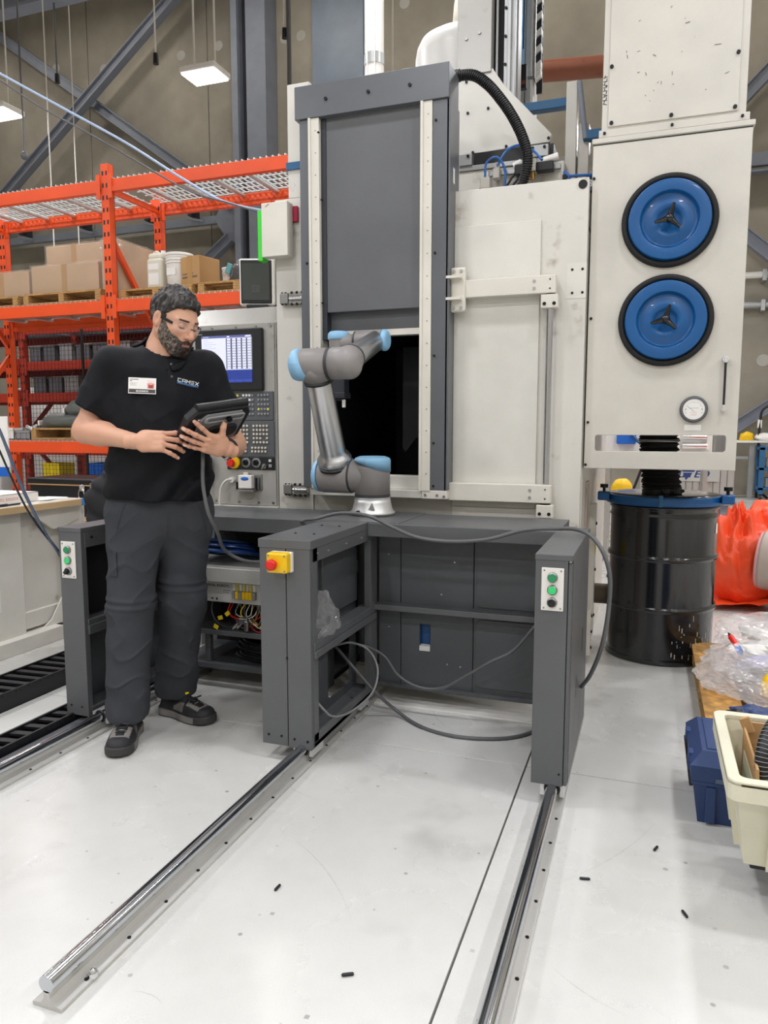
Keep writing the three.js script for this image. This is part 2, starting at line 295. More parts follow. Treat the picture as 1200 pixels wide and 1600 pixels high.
// ---------------------------------------------------------------- high bay lamps
{
  const Ld = LAMP;
  const mk = () => { const t = new THREE.Group(); t._o = null;
    part('housing', RB(Ld.w + 0.05, 0.07, Ld.d + 0.05, 0.015).translate(0, 0.065, 0), M.plasticw, t);
    rawPart('diffuser', new THREE.BoxGeometry(Ld.w, 0.02, Ld.d).translate(0, 0.02, 0), M.diff, t);
    for (const x of [-0.15, 0.15]) part('cord', cyl([x, 0.1, 0], [x, 12 - Ld.y, 0], 0.012, 0.012, 6), M.cablew, t);
    return t; };
  const proto = mk();
  LAMP_Z.forEach((z, k) => LAMP_X.forEach((x, i) => { if (k === 0 && i === 2) return;
    const t = proto.clone(); t.name = numbered('high_bay_lamp'); t.position.set(x, Ld.y, z);
    const seen = k === 0 && i < 2;
    t.userData = { category: 'ceiling lamp', label: seen ? ['lit white lamp at the left picture edge, hanging before the brown concrete wall', 'lit white lamp hanging on two cords right of the X brace'][i] : 'white high bay lamp hung on cords in the row outside the picture', group: seen ? 'lit lamps in view' : 'high bay lamps outside the picture' };
    scene.add(t);
    const l = new THREE.RectAreaLight(LAMP.color, LAMP.radiance, Ld.w, Ld.d); l.position.set(x, Ld.y - 0.01, z); l.rotation.x = -PI / 2; l.castShadow = true; l.name = numbered('lamp_light'); scene.add(l);
  }));
  for (const [x, z] of FAR_ROW) { const t = proto.clone(); t.name = numbered('high_bay_lamp'); t.position.set(x, Ld.y, z); t.userData = { category: 'ceiling lamp', label: 'white high bay lamp far back, hidden behind the machine or past the picture edge', group: 'far high bay lamps out of sight' }; scene.add(t);
    const l = new THREE.RectAreaLight(LAMP.color, LAMP.radiance, Ld.w, Ld.d); l.position.set(x, Ld.y - 0.01, z); l.rotation.x = -PI / 2; l.castShadow = true; l.name = numbered('lamp_light'); scene.add(l); }
  const H = HIGH, p2 = new THREE.Group(); p2._o = null; // a higher row near the back wall, above the picture
  part('housing', RB(H.w + 0.06, 0.08, H.d + 0.06, 0.015).translate(0, 0.07, 0), M.plasticw, p2); rawPart('diffuser', new THREE.BoxGeometry(H.w, 0.02, H.d).translate(0, 0.02, 0), M.diff, p2); for (const x of [-0.3, 0.3]) part('cord', cyl([x, 0.1, 0], [x, 12 - H.y, 0], 0.012, 0.012, 6), M.cablew, p2);
  for (const x of H.x) { const t = p2.clone(); t.name = numbered('high_bay_lamp'); t.position.set(x, H.y, H.z); t.userData = { category: 'ceiling lamp', label: 'large white lamp hung high near the back wall, above the picture', group: 'high lamps along the back wall' }; scene.add(t);
    const l = new THREE.RectAreaLight(H.color, H.radiance, H.w, H.d); l.position.set(x, H.y - 0.01, H.z); l.rotation.x = -PI / 2; l.castShadow = true; l.name = numbered('lamp_light'); scene.add(l); }
}
{ // cords and drop lines hanging from the roof
  const cord = (x, z, y0, r, mat, label, end) => { const t = thing('drop_cord', label, 'cord', [x, y0, z]); part('line', cyl([x, y0, z], [x, 12, z], r, r, 6), mat, t);
    if (end === 'plug') part('plug', [cyl([x, y0 - 0.12, z], [x, y0, z], 0.035, 0.03, 10)], M.black, t); if (end === 'ball') part('knob', new THREE.SphereGeometry(0.05, 12, 8).translate(x, y0, z), M.cable, t); return t; };
  cord(-7.45, -8, 2.55, 0.008, M.cablew, 'thin white cord hanging left of the orange upright, down behind the boxes');
  cord(-8.18, -9, 6.3, 0.012, M.cable, 'grey cord ending in a black plug, before the left brace', 'plug');
  cord(-8.1, -9.2, 2.6, 0.008, M.cablew, 'thin pale cord just right of the black plug cord');
  cord(-7.37, -7.5, 4.6, 0.011, M.cable, 'grey pull cord with a round knob at its end, left of the braces', 'ball');
  cord(-5.78, -8, 5.75, 0.011, M.cablew, 'white cord ending in a black plug above the crossing of the braces', 'plug');
  cord(-4.56, -9, 6.3, 0.012, M.cablew, 'short cord with a black plug at the top beside the steel column', 'plug');
  cord(-4.5, -9.0, 2.2, 0.03, M.cable, 'grey conduit dropping behind the white machine column');
}

// ---------------------------------------------------------------- pallet racks
function rackBeam(t, x0, x1, y, z, mat, front = true) { // top at y
  const m = part('beam', [bb(x0, x1, y - 0.105, y, z - 0.025, z + 0.025, 0.004), bb(x0, x1, y - 0.105, y - 0.065, z + 0.025, z + 0.034), bb(x0, x0 + 0.04, y - 0.16, y + 0.04, z + 0.026, z + 0.04), bb(x1 - 0.04, x1, y - 0.16, y + 0.04, z + 0.026, z + 0.04)], mat, t); return m;
}
function rackUpright(t, x, z0, z1, h, mat) {
  for (const z of [z0, z1]) {
    const p = part('upright', [bb(x - 0.04, x + 0.04, 0, h, z - 0.035, z - 0.03), bb(x - 0.04, x - 0.034, 0, h, z - 0.035, z + 0.035), bb(x + 0.034, x + 0.04, 0, h, z - 0.035, z + 0.035), bb(x - 0.04, x + 0.04, 0, h, z + 0.03, z + 0.036, 0.002)], mat, t);
    const s = []; for (let y = 0.1; y < h - 0.03; y += 0.1016) for (const sx of [-1, 1]) s.push(bb(x + sx * 0.02 - 0.008, x + sx * 0.02 + 0.008, y - 0.018, y + 0.018, z + 0.0362, z + 0.0375));
    const q = part('punched_slots', s, M.black, p); q.userData.kind = 'stuff';
  }
  const br = (ya, yb, za, zb) => part('brace', bar([x, ya, za], [x, yb, zb], 0.03, 0.045), mat, t);
  br(0.25, 0.25, z0, z1); let y = 0.3, k = 0; while (y + 0.9 < h) { k % 2 ? br(y, y + 0.85, z1, z0) : br(y, y + 0.85, z0, z1); y += 0.9; k++; } br(h - 0.2, h - 0.2, z0, z1);
}
function wireDeck(t, x0, x1, y, zf, zb, mat) { // mesh with waterfall hooks, on support channels
  const s = []; const r = 0.0045;
  for (let x = x0 + 0.03; x < x1; x += 0.055) s.push(bb(x - r, x + r, y + 0.001, y + 0.012, zb + 0.02, zf + 0.03), bb(x - r, x + r, y - 0.02, y + 0.012, zf + 0.026, zf + 0.036));
  for (let z = zb + 0.05; z < zf; z += 0.11) s.push(bb(x0, x1, y - 0.006, y + 0.003, z - r, z + r));
  const d = part('wire_mesh', s, mat, t); d.userData.kind = 'stuff';
  for (let x = x0 + 0.2; x < x1; x += 0.34) part('deck_support', bb(x - 0.022, x + 0.022, y - 0.03, y - 0.006, zb, zf, 0.004), M.wire, t);
}
const RX = [-6.44, -4.51, -2.58], RZF = -5.5, RZB = -6.22;
{
  const t = thing('pallet_rack', 'bright orange pallet rack with wire decks standing left of the machine', 'rack', [-4.5, 0, -5.86]);
  for (const x of RX) rackUpright(t, x, RZB, RZF, 3.53, M.orange);
  for (let b = 0; b < 2; b++) for (const y of [3.40, 2.39, 1.155]) {
    rackBeam(t, RX[b] + 0.04, RX[b + 1] - 0.04, y, RZF + 0.012, M.orange); rackBeam(t, RX[b] + 0.04, RX[b + 1] - 0.04, y, RZB - 0.012, M.orange);
    wireDeck(t, RX[b] + 0.05, RX[b + 1] - 0.05, y, RZF, RZB, M.wire);
  }
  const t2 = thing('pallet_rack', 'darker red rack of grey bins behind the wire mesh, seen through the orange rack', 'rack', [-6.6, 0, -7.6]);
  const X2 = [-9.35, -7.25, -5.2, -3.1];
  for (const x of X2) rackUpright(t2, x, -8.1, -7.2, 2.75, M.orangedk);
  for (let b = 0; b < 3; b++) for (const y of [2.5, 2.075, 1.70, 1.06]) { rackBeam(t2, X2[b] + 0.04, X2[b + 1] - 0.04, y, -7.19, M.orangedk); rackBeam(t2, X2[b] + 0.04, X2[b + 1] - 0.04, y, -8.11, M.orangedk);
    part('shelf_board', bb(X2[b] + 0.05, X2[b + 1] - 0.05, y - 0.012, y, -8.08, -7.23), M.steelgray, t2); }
  // wire mesh screen before it
  const m = thing('mesh_fence', 'fine black wire mesh screen on posts before the red rack of bins', 'fence', [-6.2, 0, -6.85]);
  const s = []; for (let x = -7.1; x < -3.2; x += 0.05) s.push(bb(x - 0.0016, x + 0.0016, 0.1, 2.5, -6.852, -6.849)); for (let y = 0.1; y < 2.5; y += 0.05) s.push(bb(-7.1, -3.2, y - 0.0016, y + 0.0016, -6.849, -6.846));
  part('mesh', s, M.wireblk, m).userData.kind = 'stuff';
  for (const x of [-7.12, -6.05, -4.98, -3.9, -3.2]) part('post', bb(x - 0.012, x + 0.012, 0, 2.52, -6.862, -6.838), M.wireblk, m);
  for (const y of [0.1, 2.5]) part('rail', bb(-7.12, -3.2, y - 0.012, y + 0.012, -6.866, -6.844), M.wireblk, m);
}
// pallets
function palletGeo(w, d, h = 0.115) {
  const top = [], low = [], n = 6, bw = d / n * 0.78;
  for (let i = 0; i < n; i++) { const z = -d / 2 + d / n * (i + 0.5); top.push(bb(-w / 2, w / 2, h - 0.018, h, z - bw / 2, z + bw / 2, 0.002)); }
  for (const z of [-d / 2 + 0.05, 0, d / 2 - 0.05]) low.push(bb(-w / 2, w / 2, 0, 0.018, z - 0.05, z + 0.05, 0.002));
  const st = [-w / 2 + 0.03, 0, w / 2 - 0.03].map((x) => bb(x - 0.03, x + 0.03, 0.018, h - 0.018, -d / 2, d / 2, 0.002));
  return { top, low, st };
}
function pallet(label, [x, y, z], w, d, turn = 0, h, group) {
  const t = thing('wooden_pallet', label, 'pallet', [x, y, z], turn, group); t._o = null; const g = palletGeo(w, d, h);
  g.top.forEach((q) => part('deck_board', q, M.wood, t)); g.low.forEach((q) => part('bottom_board', q, M.wood, t)); g.st.forEach((q) => part('stringer', q, M.wood, t)); return t;
}
const DY = 2.403;
pallet('wooden pallet under the wrapped cartons left of the orange upright', [-5.1, DY, -5.86], 0.88, 0.66, 0, 0.108, 'pallets on the second rack level');
pallet('wooden pallet at the far left picture edge on the second rack level', [-6.0, DY, -5.86], 0.78, 0.66, 0, 0.1, 'pallets on the second rack level');
pallet('wooden pallet under the white jug right of the orange upright', [-4.08, DY, -5.86], 0.74, 0.66, 0, 0.085, 'pallets on the second rack level');
pallet('wooden pallet under the small pails beside the machine', [-3.28, DY, -5.86], 0.74, 0.66, 0, 0.095, 'pallets on the second rack level');
pallet('wooden pallet under the dark sacks on the lowest visible rack level', [-5.05, 1.168, -5.86], 1.0, 0.62, 0, 0.11);
// cartons, shrink wrapped
function carton(label, x0, x1, y0, y1, z0, z1, wrapped, group, mat = M.card, turn = 0) {
  const t = thing('carton', label, 'box', [(x0 + x1) / 2, y0, (z0 + z1) / 2], turn, group); t._o = null; const w = x1 - x0, h = y1 - y0, d = Math.abs(z1 - z0);
  const sh = (a, b, q) => { const g = new RoundedBoxGeometry(a, b, q, 3, 0.008); const p = g.attributes.position; if (wrapped) for (let i = 0; i < p.count; i++) p.setXYZ(i, p.getX(i), p.getY(i), p.getZ(i)); return g; };
  part('box_body', sh(w, h, d).translate(0, h / 2, 0), wrapped ? M.cardw : mat, t);
  part('tape', bb(-0.03, 0.03, h * 0.0, h + 0.0015, -d / 2 - 0.0015, d / 2 + 0.0015), std('boxtape', 0xb8905e, 0.35), t);
  if (wrapped) { const g = new THREE.BoxGeometry(w + 0.016, h + 0.012, d + 0.016, 18, 10, 12); const p = g.attributes.position; const sd = x0 * 13;
    for (let i = 0; i < p.count; i++) { const n = 0.008 * noise3(p.getX(i) * 14 + sd, p.getY(i) * 16, p.getZ(i) * 14) + 0.005 * noise3(p.getX(i) * 40 + p.getY(i) * 30, p.getY(i) * 12, sd); const s = (v, q) => v + Math.sign(v) * Math.max(0, n) * (Math.abs(v) > q * 0.49 ? 1 : 0); p.setXYZ(i, s(p.getX(i), w), s(p.getY(i), h), s(p.getZ(i), d)); }
    g.computeVertexNormals(); part('stretch_film', g.translate(0, h / 2 + 0.003, 0), M.film, t); }
  return t;
}
carton('long wrapped carton on the pallet, lower of the two stacked', -5.50, -4.73, 2.512, 2.765, -6.15, -5.6, true, 'shrink wrapped cartons');
carton('wrapped carton stacked on top of the long lower one', -5.39, -4.74, 2.778, 2.955, -6.15, -5.68, true, 'shrink wrapped cartons');
carton('tall wrapped carton load just behind the orange upright', -4.71, -4.54, 2.43, 2.95, -6.15, -5.62, true, 'shrink wrapped cartons');
carton('wrapped carton at the left picture edge', -6.2, -5.53, 2.504, 2.735, -6.1, -5.6, true, 'shrink wrapped cartons');
{ const c = carton('plain brown carton beside the white bucket on the rack', -3.845, -3.615, 2.49, 2.73, -5.82, -5.58, false, undefined, M.card, -0.25);
  part('print_panel', bb(-0.09, 0.09, 0.06, 0.075, 0.1195, 0.121), M.brownbox, c); part('print_panel', bb(-0.09, 0.04, 0.09, 0.1, 0.1195, 0.121), M.brownbox, c); }
{ // jug and pails
  const j = thing('plastic_jug', 'square translucent white jug with labels on the rack', 'jug', [-4.17, 2.49, -5.72]); 
  const body = RB(0.165, 0.27, 0.15, 0.03, 3).translate(-4.17, 2.49 + 0.135, -5.72);
  part('body', body, M.jug, j); part('shoulder', RB(0.14, 0.06, 0.13, 0.025).translate(-4.17, 2.775, -5.72), M.jug, j); part('handle', new THREE.TorusGeometry(0.035, 0.012, 8, 16, PI).translate(-4.19, 2.79, -5.72), M.jug, j); part('cap', cyl([-4.12, 2.8, -5.72], [-4.12, 2.83, -5.72], 0.022), M.plasticw, j);
  part('label', bb(-4.225, -4.12, 2.66, 2.71, -5.6445, -5.643), M.paper, j); part('label', bb(-4.225, -4.12, 2.53, 2.63, -5.6445, -5.643), M.paper, j);
  const pail = (x, z, y, r, h, label) => { const t = thing('plastic_pail', label, 'bucket', [x, y, z], 0, 'white pails on the rack'); const k = h / 0.3;
    part('body', lathe([[0, 0], [r * 0.9, 0], [r, h * 0.86], [r * 1.04, h * 0.86], [r * 1.04, h * 0.92], [0, h * 0.92]], 32).translate(x, y, z), M.plasticw, t);
    for (const q of [0.7, 0.78]) part('rib', new THREE.TorusGeometry(r * 1.0, 0.006 * k, 6, 32).rotateX(PI / 2).translate(x, y + h * q, z), M.plasticw, t);
    part('lid', lathe([[0, h], [r * 0.9, h], [r * 1.07, h * 0.985], [r * 1.08, h * 0.91], [r * 1.0, h * 0.91]], 32).translate(x, y, z), M.plasticw, t);
    part('label', bb(x - r * 0.5, x + r * 0.3, y + h * 0.35, y + h * 0.55, z + r * 0.93, z + r * 0.97), M.paper, t); return t; };
  pail(-3.955, -5.72, 2.49, 0.115, 0.30, 'large white bucket with a ribbed rim between jug and brown carton');
  pail(-3.62, -5.98, 2.5, 0.055, 0.2, 'small white pail just right of the brown carton');
  pail(-3.53, -5.93, 2.5, 0.045, 0.165, 'small white pail beside the dark bagged part');
}
function blob(rx, ry, rz, amp, fr, seed, seg = 28, flat = 0.25) { // soft lumpy body on its base
  const g = new THREE.SphereGeometry(1, seg, Math.round(seg * 0.7)); const p = g.attributes.position;
  for (let i = 0; i < p.count; i++) { let x = p.getX(i), y = p.getY(i), z = p.getZ(i); const n = 1 + amp * noise3(x * fr + seed, y * fr, z * fr) + amp * 0.5 * noise3(x * fr * 2.3, y * fr * 2.3 + seed, z * fr * 2.3); const sq = (v) => Math.sign(v) * Math.pow(Math.abs(v), 0.8); x = sq(x) * n * rx; z = sq(z) * n * rz; y = y * n * ry; y = Math.max(y, -ry * (1 - flat)) + ry * (1 - flat); p.setXYZ(i, x, y, z); }
  g.computeVertexNormals(); return g;
}
{ const b = thing('bagged_part', 'dark machine part in a clear plastic bag, nearest the machine on the rack', 'bag', [-3.38, 2.5, -5.75]);
  part('part', blob(0.09, 0.09, 0.07, 0.3, 2.2, 4).translate(-3.38, 2.5, -5.75), M.blackmatte, b); part('teal_patch', RB(0.05, 0.09, 0.02, 0.008).rotateZ(-0.4).translate(-3.43, 2.62, -5.67), std('teal', 0x5f9a9c, 0.5), b); part('bag_film', blob(0.14, 0.1, 0.09, 0.35, 2.6, 9).translate(-3.3, 2.5, -5.72), M.film, b); }
{ // sacks on the lowest visible level
  const sk = (x, y, z, rx, ry, rz, ry_, seed, label) => { const t = thing('filled_sack', label, 'sack', [x, y, z], ry_, 'grey plastic sacks on the pallet'); t._o = null; part('body', blob(rx, ry, rz, 0.1, 1.6, seed, 32, 0.35), M.sack, t); part('seam', RB(0.02, 0.05, rz * 1.3, 0.008).translate(-rx * 0.97, ry * 0.5, 0), M.plasticw, t); return t; };
  sk(-5.28, 1.279, -5.8, 0.28, 0.09, 0.22, 0.1, 3, 'grey plastic sack lying lowest, on the pallet\'s left end');
  sk(-5.0, 1.279, -5.72, 0.2, 0.06, 0.16, -0.3, 5, 'grey plastic sack on the pallet, partly behind the elbow');
  sk(-5.05, 1.39, -5.84, 0.25, 0.1, 0.2, 0.35, 8, 'grey plastic sack in the middle of the pile');
  sk(-4.97, 1.51, -5.85, 0.2, 0.08, 0.18, 0.6, 12, 'grey plastic sack with a pale top, uppermost of the pile');
}
function bin(label, x0, x1, y0, h, z, mat, group, cat = 'bin', name = 'storage_bin', d = 0.4) {
  const t = thing(name, label, cat, [(x0 + x1) / 2, y0, z - d / 2], 0, group); const e = 0.006, w = x1 - x0;
  part('wall', [bb(x0, x1, y0, y0 + h, z - e, z), bb(x0, x1, y0, y0 + h, z - d, z - d + e), bb(x0, x0 + e, y0, y0 + h, z - d, z), bb(x1 - e, x1, y0, y0 + h, z - d, z), bb(x0, x1, y0, y0 + e, z - d, z)], mat, t);
  part('rim', [bb(x0 - 0.008, x1 + 0.008, y0 + h - 0.022, y0 + h, z - 0.002, z + 0.008, 0.003), bb(x0 - 0.008, x0 + 0.002, y0 + h - 0.022, y0 + h, z - d, z + 0.008), bb(x1 - 0.002, x1 + 0.008, y0 + h - 0.022, y0 + h, z - d, z + 0.008)], mat, t);
  for (const k of [0.3, 0.7]) part('rib', bb(x0 + w * k - 0.006, x0 + w * k + 0.006, y0 + 0.01, y0 + h - 0.02, z, z + 0.006), mat, t);
  return t;
}
bin('white open bin on the lowest visible rack level, left end', -5.97, -5.79, 1.168, 0.11, -5.58, M.plasticw, undefined, 'bin', 'storage_bin', 0.3);
bin('grey open bin beside the pallet of sacks', -5.77, -5.59, 1.168, 0.085, -5.58, M.binlight, undefined, 'bin', 'storage_bin', 0.3);
single('scrap_part', 'rough brown-grey part lying in the grey bin beside the pallet', 'part', [blob(0.07, 0.07, 0.07, 0.4, 2.5, 31, 20).translate(-5.68, 1.18, -5.7)], M.steel, [-5.68, 1.18, -5.7]);
{ // bins in the red rack
  const xs = [[-7.19, -7.02], [-6.99, -6.80], [-6.74, -6.54], [-6.49, -6.29], [-6.25, -6.03], [-5.95, -5.7], [-5.62, -5.36]];
  const nm = ['first', 'second', 'third', 'fourth', 'fifth', 'sixth', 'seventh'];
  xs.forEach(([a, b], i) => bin(`dark grey bin on the upper bin shelf of the red rack, ${nm[i]} from the left`, a, b, 2.076, 0.185 + 0.012 * (i % 3), -7.24, i % 3 === 2 ? M.binlight : M.bingray, 'bins on the upper red shelf'));
  [[-7.16, -6.96], [-6.93, -6.72], [-6.69, -6.47], [-6.40, -6.16], [-6.1, -5.85], [-5.78, -5.5]].forEach(([a, b], i) => bin(`grey bin on the lower bin shelf of the red rack, ${nm[i]} from the left`, a, b, 1.701, 0.2 - 0.01 * (i % 2), -7.24, [M.bingray, M.bingray, M.binlight, M.whitebox, M.bingray, M.binlight][i], 'bins on the lower red shelf'));
  [[-7.1, -6.75], [-6.7, -6.4], [-6.3, -6.0]].forEach(([a, b], i) => bin(`bin low in the red rack behind the sacks, ${nm[i]} from the left`, a, b, 1.061, 0.3, -7.24, [M.bingray, M.whitebox, M.binlight][i], 'bins low in the red rack'));
  bin('yellow bin under the racks, seen left of the man\'s waist', -7.05, -6.78, 0.66, 0.19, -7.2, M.yellow2, undefined, 'bin', 'storage_bin', 0.25);
  bin('blue bin under the racks, seen left of the man\'s waist', -6.36, -6.07, 0.66, 0.2, -7.2, M.binblue, undefined, 'bin', 'storage_bin', 0.25);
  const s = thing('low_shelf', 'low grey shelf carrying the yellow and blue bins', 'shelf', [-6.5, 0, -7.3]);
  part('board', bb(-7.2, -5.3, 0.63, 0.655, -7.5, -7.15), M.steelgray, s); for (const x of [-7.18, -5.32]) for (const z of [-7.48, -7.17]) part('leg', bb(x - 0.02, x + 0.02, 0, 0.63, z - 0.02, z + 0.02), M.steelgray, s);
  // pale cartons stored further back
  [[-10.4, 0.0, 1.3], [-8.9, 0, 1.9], [-7.5, 0, 1.5], [-6.0, 0, 2.05], [-4.6, 0, 1.7]].forEach(([x, y, h], i) => { const t = thing('white_crate', `pale tall crate standing behind the red rack, ${nm[i]} from the left`, 'crate', [x, 0, -9.6], 0, 'pale crates behind the racks'); part('body', bb(x - 0.62, x + 0.62, 0.1, h, -10.1, -9.1, 0.01), M.whitebox, t); for (const k of [-0.5, 0, 0.5]) part('skid', bb(x + k - 0.05, x + k + 0.05, 0, 0.1, -10.1, -9.1), M.wood, t); });
}

// ---------------------------------------------------------------- machine tool
const ZM = -3.62;
{
  const m = thing('machining_center', 'large beige enclosed machine tool with a dark door opening behind the robot', 'machine', [-1.1, 0, -4.6]);
  // front sheets round the door opening
  part('front_panel', bb(-0.935, -0.308, 0, 2.405, ZM - 0.06, ZM, 0.004), M.beige, m);
  part('left_column', [bb(-1.905, -1.70, 0, 2.46, ZM - 0.3, ZM, 0.004), bb(-1.825, -1.70, 2.46, 3.02, ZM - 0.12, ZM, 0.004)], M.beige, m);
  part('lower_panel', bb(-1.70, -0.935, 0, 0.93, ZM - 0.06, ZM - 0.01, 0.003), M.beige, m);
  part('sill', [bb(-1.67, -0.945, 0.925, 0.965, ZM, ZM + 0.095, 0.004), bb(-1.62, -0.98, 0.965, 1.035, ZM - 0.02, ZM + 0.06, 0.004)], M.beige2, m);
  part('header_panel', bb(-1.70, -0.935, 1.745, 2.60, ZM - 0.09, ZM - 0.05), M.beige, m);
  part('right_side', bb(-0.322, -0.305, 0, 2.2, -5.6, ZM - 0.06), M.beige, m);
  part('left_side', bb(-1.9, -1.88, 0, 2.2, -5.6, ZM - 0.3), M.beige, m);
  part('roof', bb(-1.9, -0.305, 2.18, 2.2, -5.6, ZM - 0.06), M.beige, m);
  part('back', bb(-1.9, -0.305, 0, 2.2, -5.62, -5.6), M.beige, m);
  // inside of the work space
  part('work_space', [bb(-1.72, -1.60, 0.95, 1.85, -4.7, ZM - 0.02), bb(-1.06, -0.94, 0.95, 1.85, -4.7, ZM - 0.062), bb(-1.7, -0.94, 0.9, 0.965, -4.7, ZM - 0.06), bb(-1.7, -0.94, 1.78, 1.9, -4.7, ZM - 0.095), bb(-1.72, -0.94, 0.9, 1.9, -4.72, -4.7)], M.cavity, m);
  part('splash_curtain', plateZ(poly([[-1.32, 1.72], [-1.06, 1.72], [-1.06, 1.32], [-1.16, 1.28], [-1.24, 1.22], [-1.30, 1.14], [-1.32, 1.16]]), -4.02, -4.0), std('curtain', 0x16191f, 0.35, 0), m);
  part('access_panel', bb(-0.93, -0.517, 0.885, 2.235, ZM, ZM + 0.012, 0.003), M.beige2, m);
  part('corner_hole', [cyl([-0.335, 2.375, ZM - 0.01], [-0.335, 2.375, ZM + 0.003], 0.02, 0.02, 20)], M.cavity, m);
  for (const [x, y] of [[-0.372, 2.0], [-0.326, 2.0], [-0.37, 1.895], [-0.324, 1.895]]) part('tapped_hole', boltZ(x, y, ZM, 0.007, 0.003), M.cavity, m);
  part('fixing_plate', bb(-0.395, -0.308, 1.87, 2.03, ZM, ZM + 0.0015), M.beige2, m);
  // upper works
  const zc = -4.1;
  part('slide_base', bb(-1.7, -0.47, 2.2, 2.635, -5.2, -4.05, 0.006), M.beige, m);
  part('linear_guide', bb(-1.2, -0.51, 2.635, 2.66, -4.14, -4.04, 0.003), M.zinc, m);
  part('bellows', bb(-1.1, -0.53, 2.66, 2.735, -4.3, -4.08), M.black, m);
  for (const x of [-1.0, -0.60]) { const c = part('carriage', bb(x - 0.05, x + 0.05, 2.66, 2.72, -4.14, -4.03, 0.004), M.zinc, m); for (const q of [-0.03, 0.03]) part('bolt', boltZ(x + q, 2.705, -4.03, 0.008), M.bolt, c); }
  part('gusset_plate', plateZ(poly([[-1.06, 2.735], [-0.555, 2.75], [-0.545, 2.79], [-0.80, 3.07], [-0.86, 3.16], [-1.06, 3.16]]), zc - 0.05, zc, 0.003), M.beige2, m);
  for (const [x, y] of [[-1.0, 3.11], [-0.78, 2.755], [-0.96, 2.745], [-0.56, 2.77], [-0.99, 2.95], [-0.88, 2.96]]) part('bolt', boltZ(x, y, zc), M.bolt, m);
  part('vertical_column', bb(-1.05, -0.866, 3.14, 5.4, zc - 0.5, zc + 0.01, 0.004), M.plategray, m);
  for (const [x, y] of [[-1.0, 3.32], [-0.93, 3.34]]) part('bolt', boltZ(x, y, zc + 0.01, 0.009), M.steel, m);
  part('chain_slot', bb(-0.866, -0.812, 2.95, 5.4, zc - 0.3, zc - 0.06), M.blackmatte, m);
  part('cable_strip', bb(-0.853, -0.842, 3.0, 5.4, zc - 0.06, zc - 0.045), M.zinc, m);
  const gr = part('guide_rail', [bb(-0.812, -0.752, 2.9, 5.4, zc - 0.16, zc - 0.05, 0.003), bb(-0.79, -0.772, 2.9, 5.4, zc - 0.05, zc - 0.03, 0.003)], M.zinc, m);
  for (let y = 3.05; y < 4; y += 0.14) part('bolt', boltZ(-0.803, y, zc - 0.05, 0.008), M.bolt, gr);
  part('side_rail', bb(-0.752, -0.744, 2.8, 5.4, zc - 0.2, zc - 0.1), M.steel, m);
  part('upright_post', bb(-0.475, -0.42, 2.2, 3.035, -4.2, -4.1, 0.004), M.offwhite, m);
  part('upright_post', bb(-0.412, -0.358, 2.2, 2.83, -4.22, -4.12, 0.004), M.offwhite, m);
  part('rear_beam', bb(-0.66, -0.30, 2.70, 2.79, -4.6, -4.45, 0.004), M.offwhite, m);
  part('rear_cover', bb(-0.62, -0.30, 2.2, 2.6, -4.6, -4.25, 0.004), M.beige, m);
  part('damper', cyl([-0.41, 3.02, -4.09], [-0.372, 2.74, -4.09], 0.014), M.steelgray, m);
  part('blue_bar', bb(-0.78, -0.475, 2.965, 3.01, -4.28, -4.22, 0.003), M.bluesteel, m);
  part('blue_bar', bb(-0.385, -0.29, 2.735, 2.78, -4.14, -4.08, 0.003), M.bluesteel, m);
  part('blue_strip', bb(-1.83, -1.70, 2.60, 2.635, ZM - 0.01, ZM + 0.012), M.bluesteel, m);
  for (const [y0, y1, z0, z1] of [[0.12, 0.86, -4.28, -4.2], [0.05, 0.3, -4.12, -4.05]]) { const q = part('side_bracket', bb(-0.305, -0.27, y0, y1, z0, z1, 0.003), M.offwhite, m); for (const t of [0.15, 0.5, 0.85]) part('bolt', boltX(-0.27, y0 + (y1 - y0) * t, (z0 + z1) / 2, 0.009), M.bolt, q); }
  part('side_strip', bb(-0.305, -0.296, 0.05, 1.0, -4.02, -3.9, 0.002), M.tube, m);
  part('pipe_stub', [cyl([-0.305, 0.29, -4.55], [-0.2, 0.29, -4.55], 0.06, 0.06, 20), cyl([-0.21, 0.29, -4.55], [-0.19, 0.29, -4.55], 0.085, 0.085, 20)], M.brownbox, m);
  part('warning_label', bb(-0.27, -0.268, 0.58, 0.64, -4.27, -4.21), M.yellow2, m);
  part('alarm_box', bb(-1.80, -1.765, 2.335, 2.415, ZM, ZM + 0.02, 0.004), std('alarmred', 0xa81f40, 0.5), m);
}
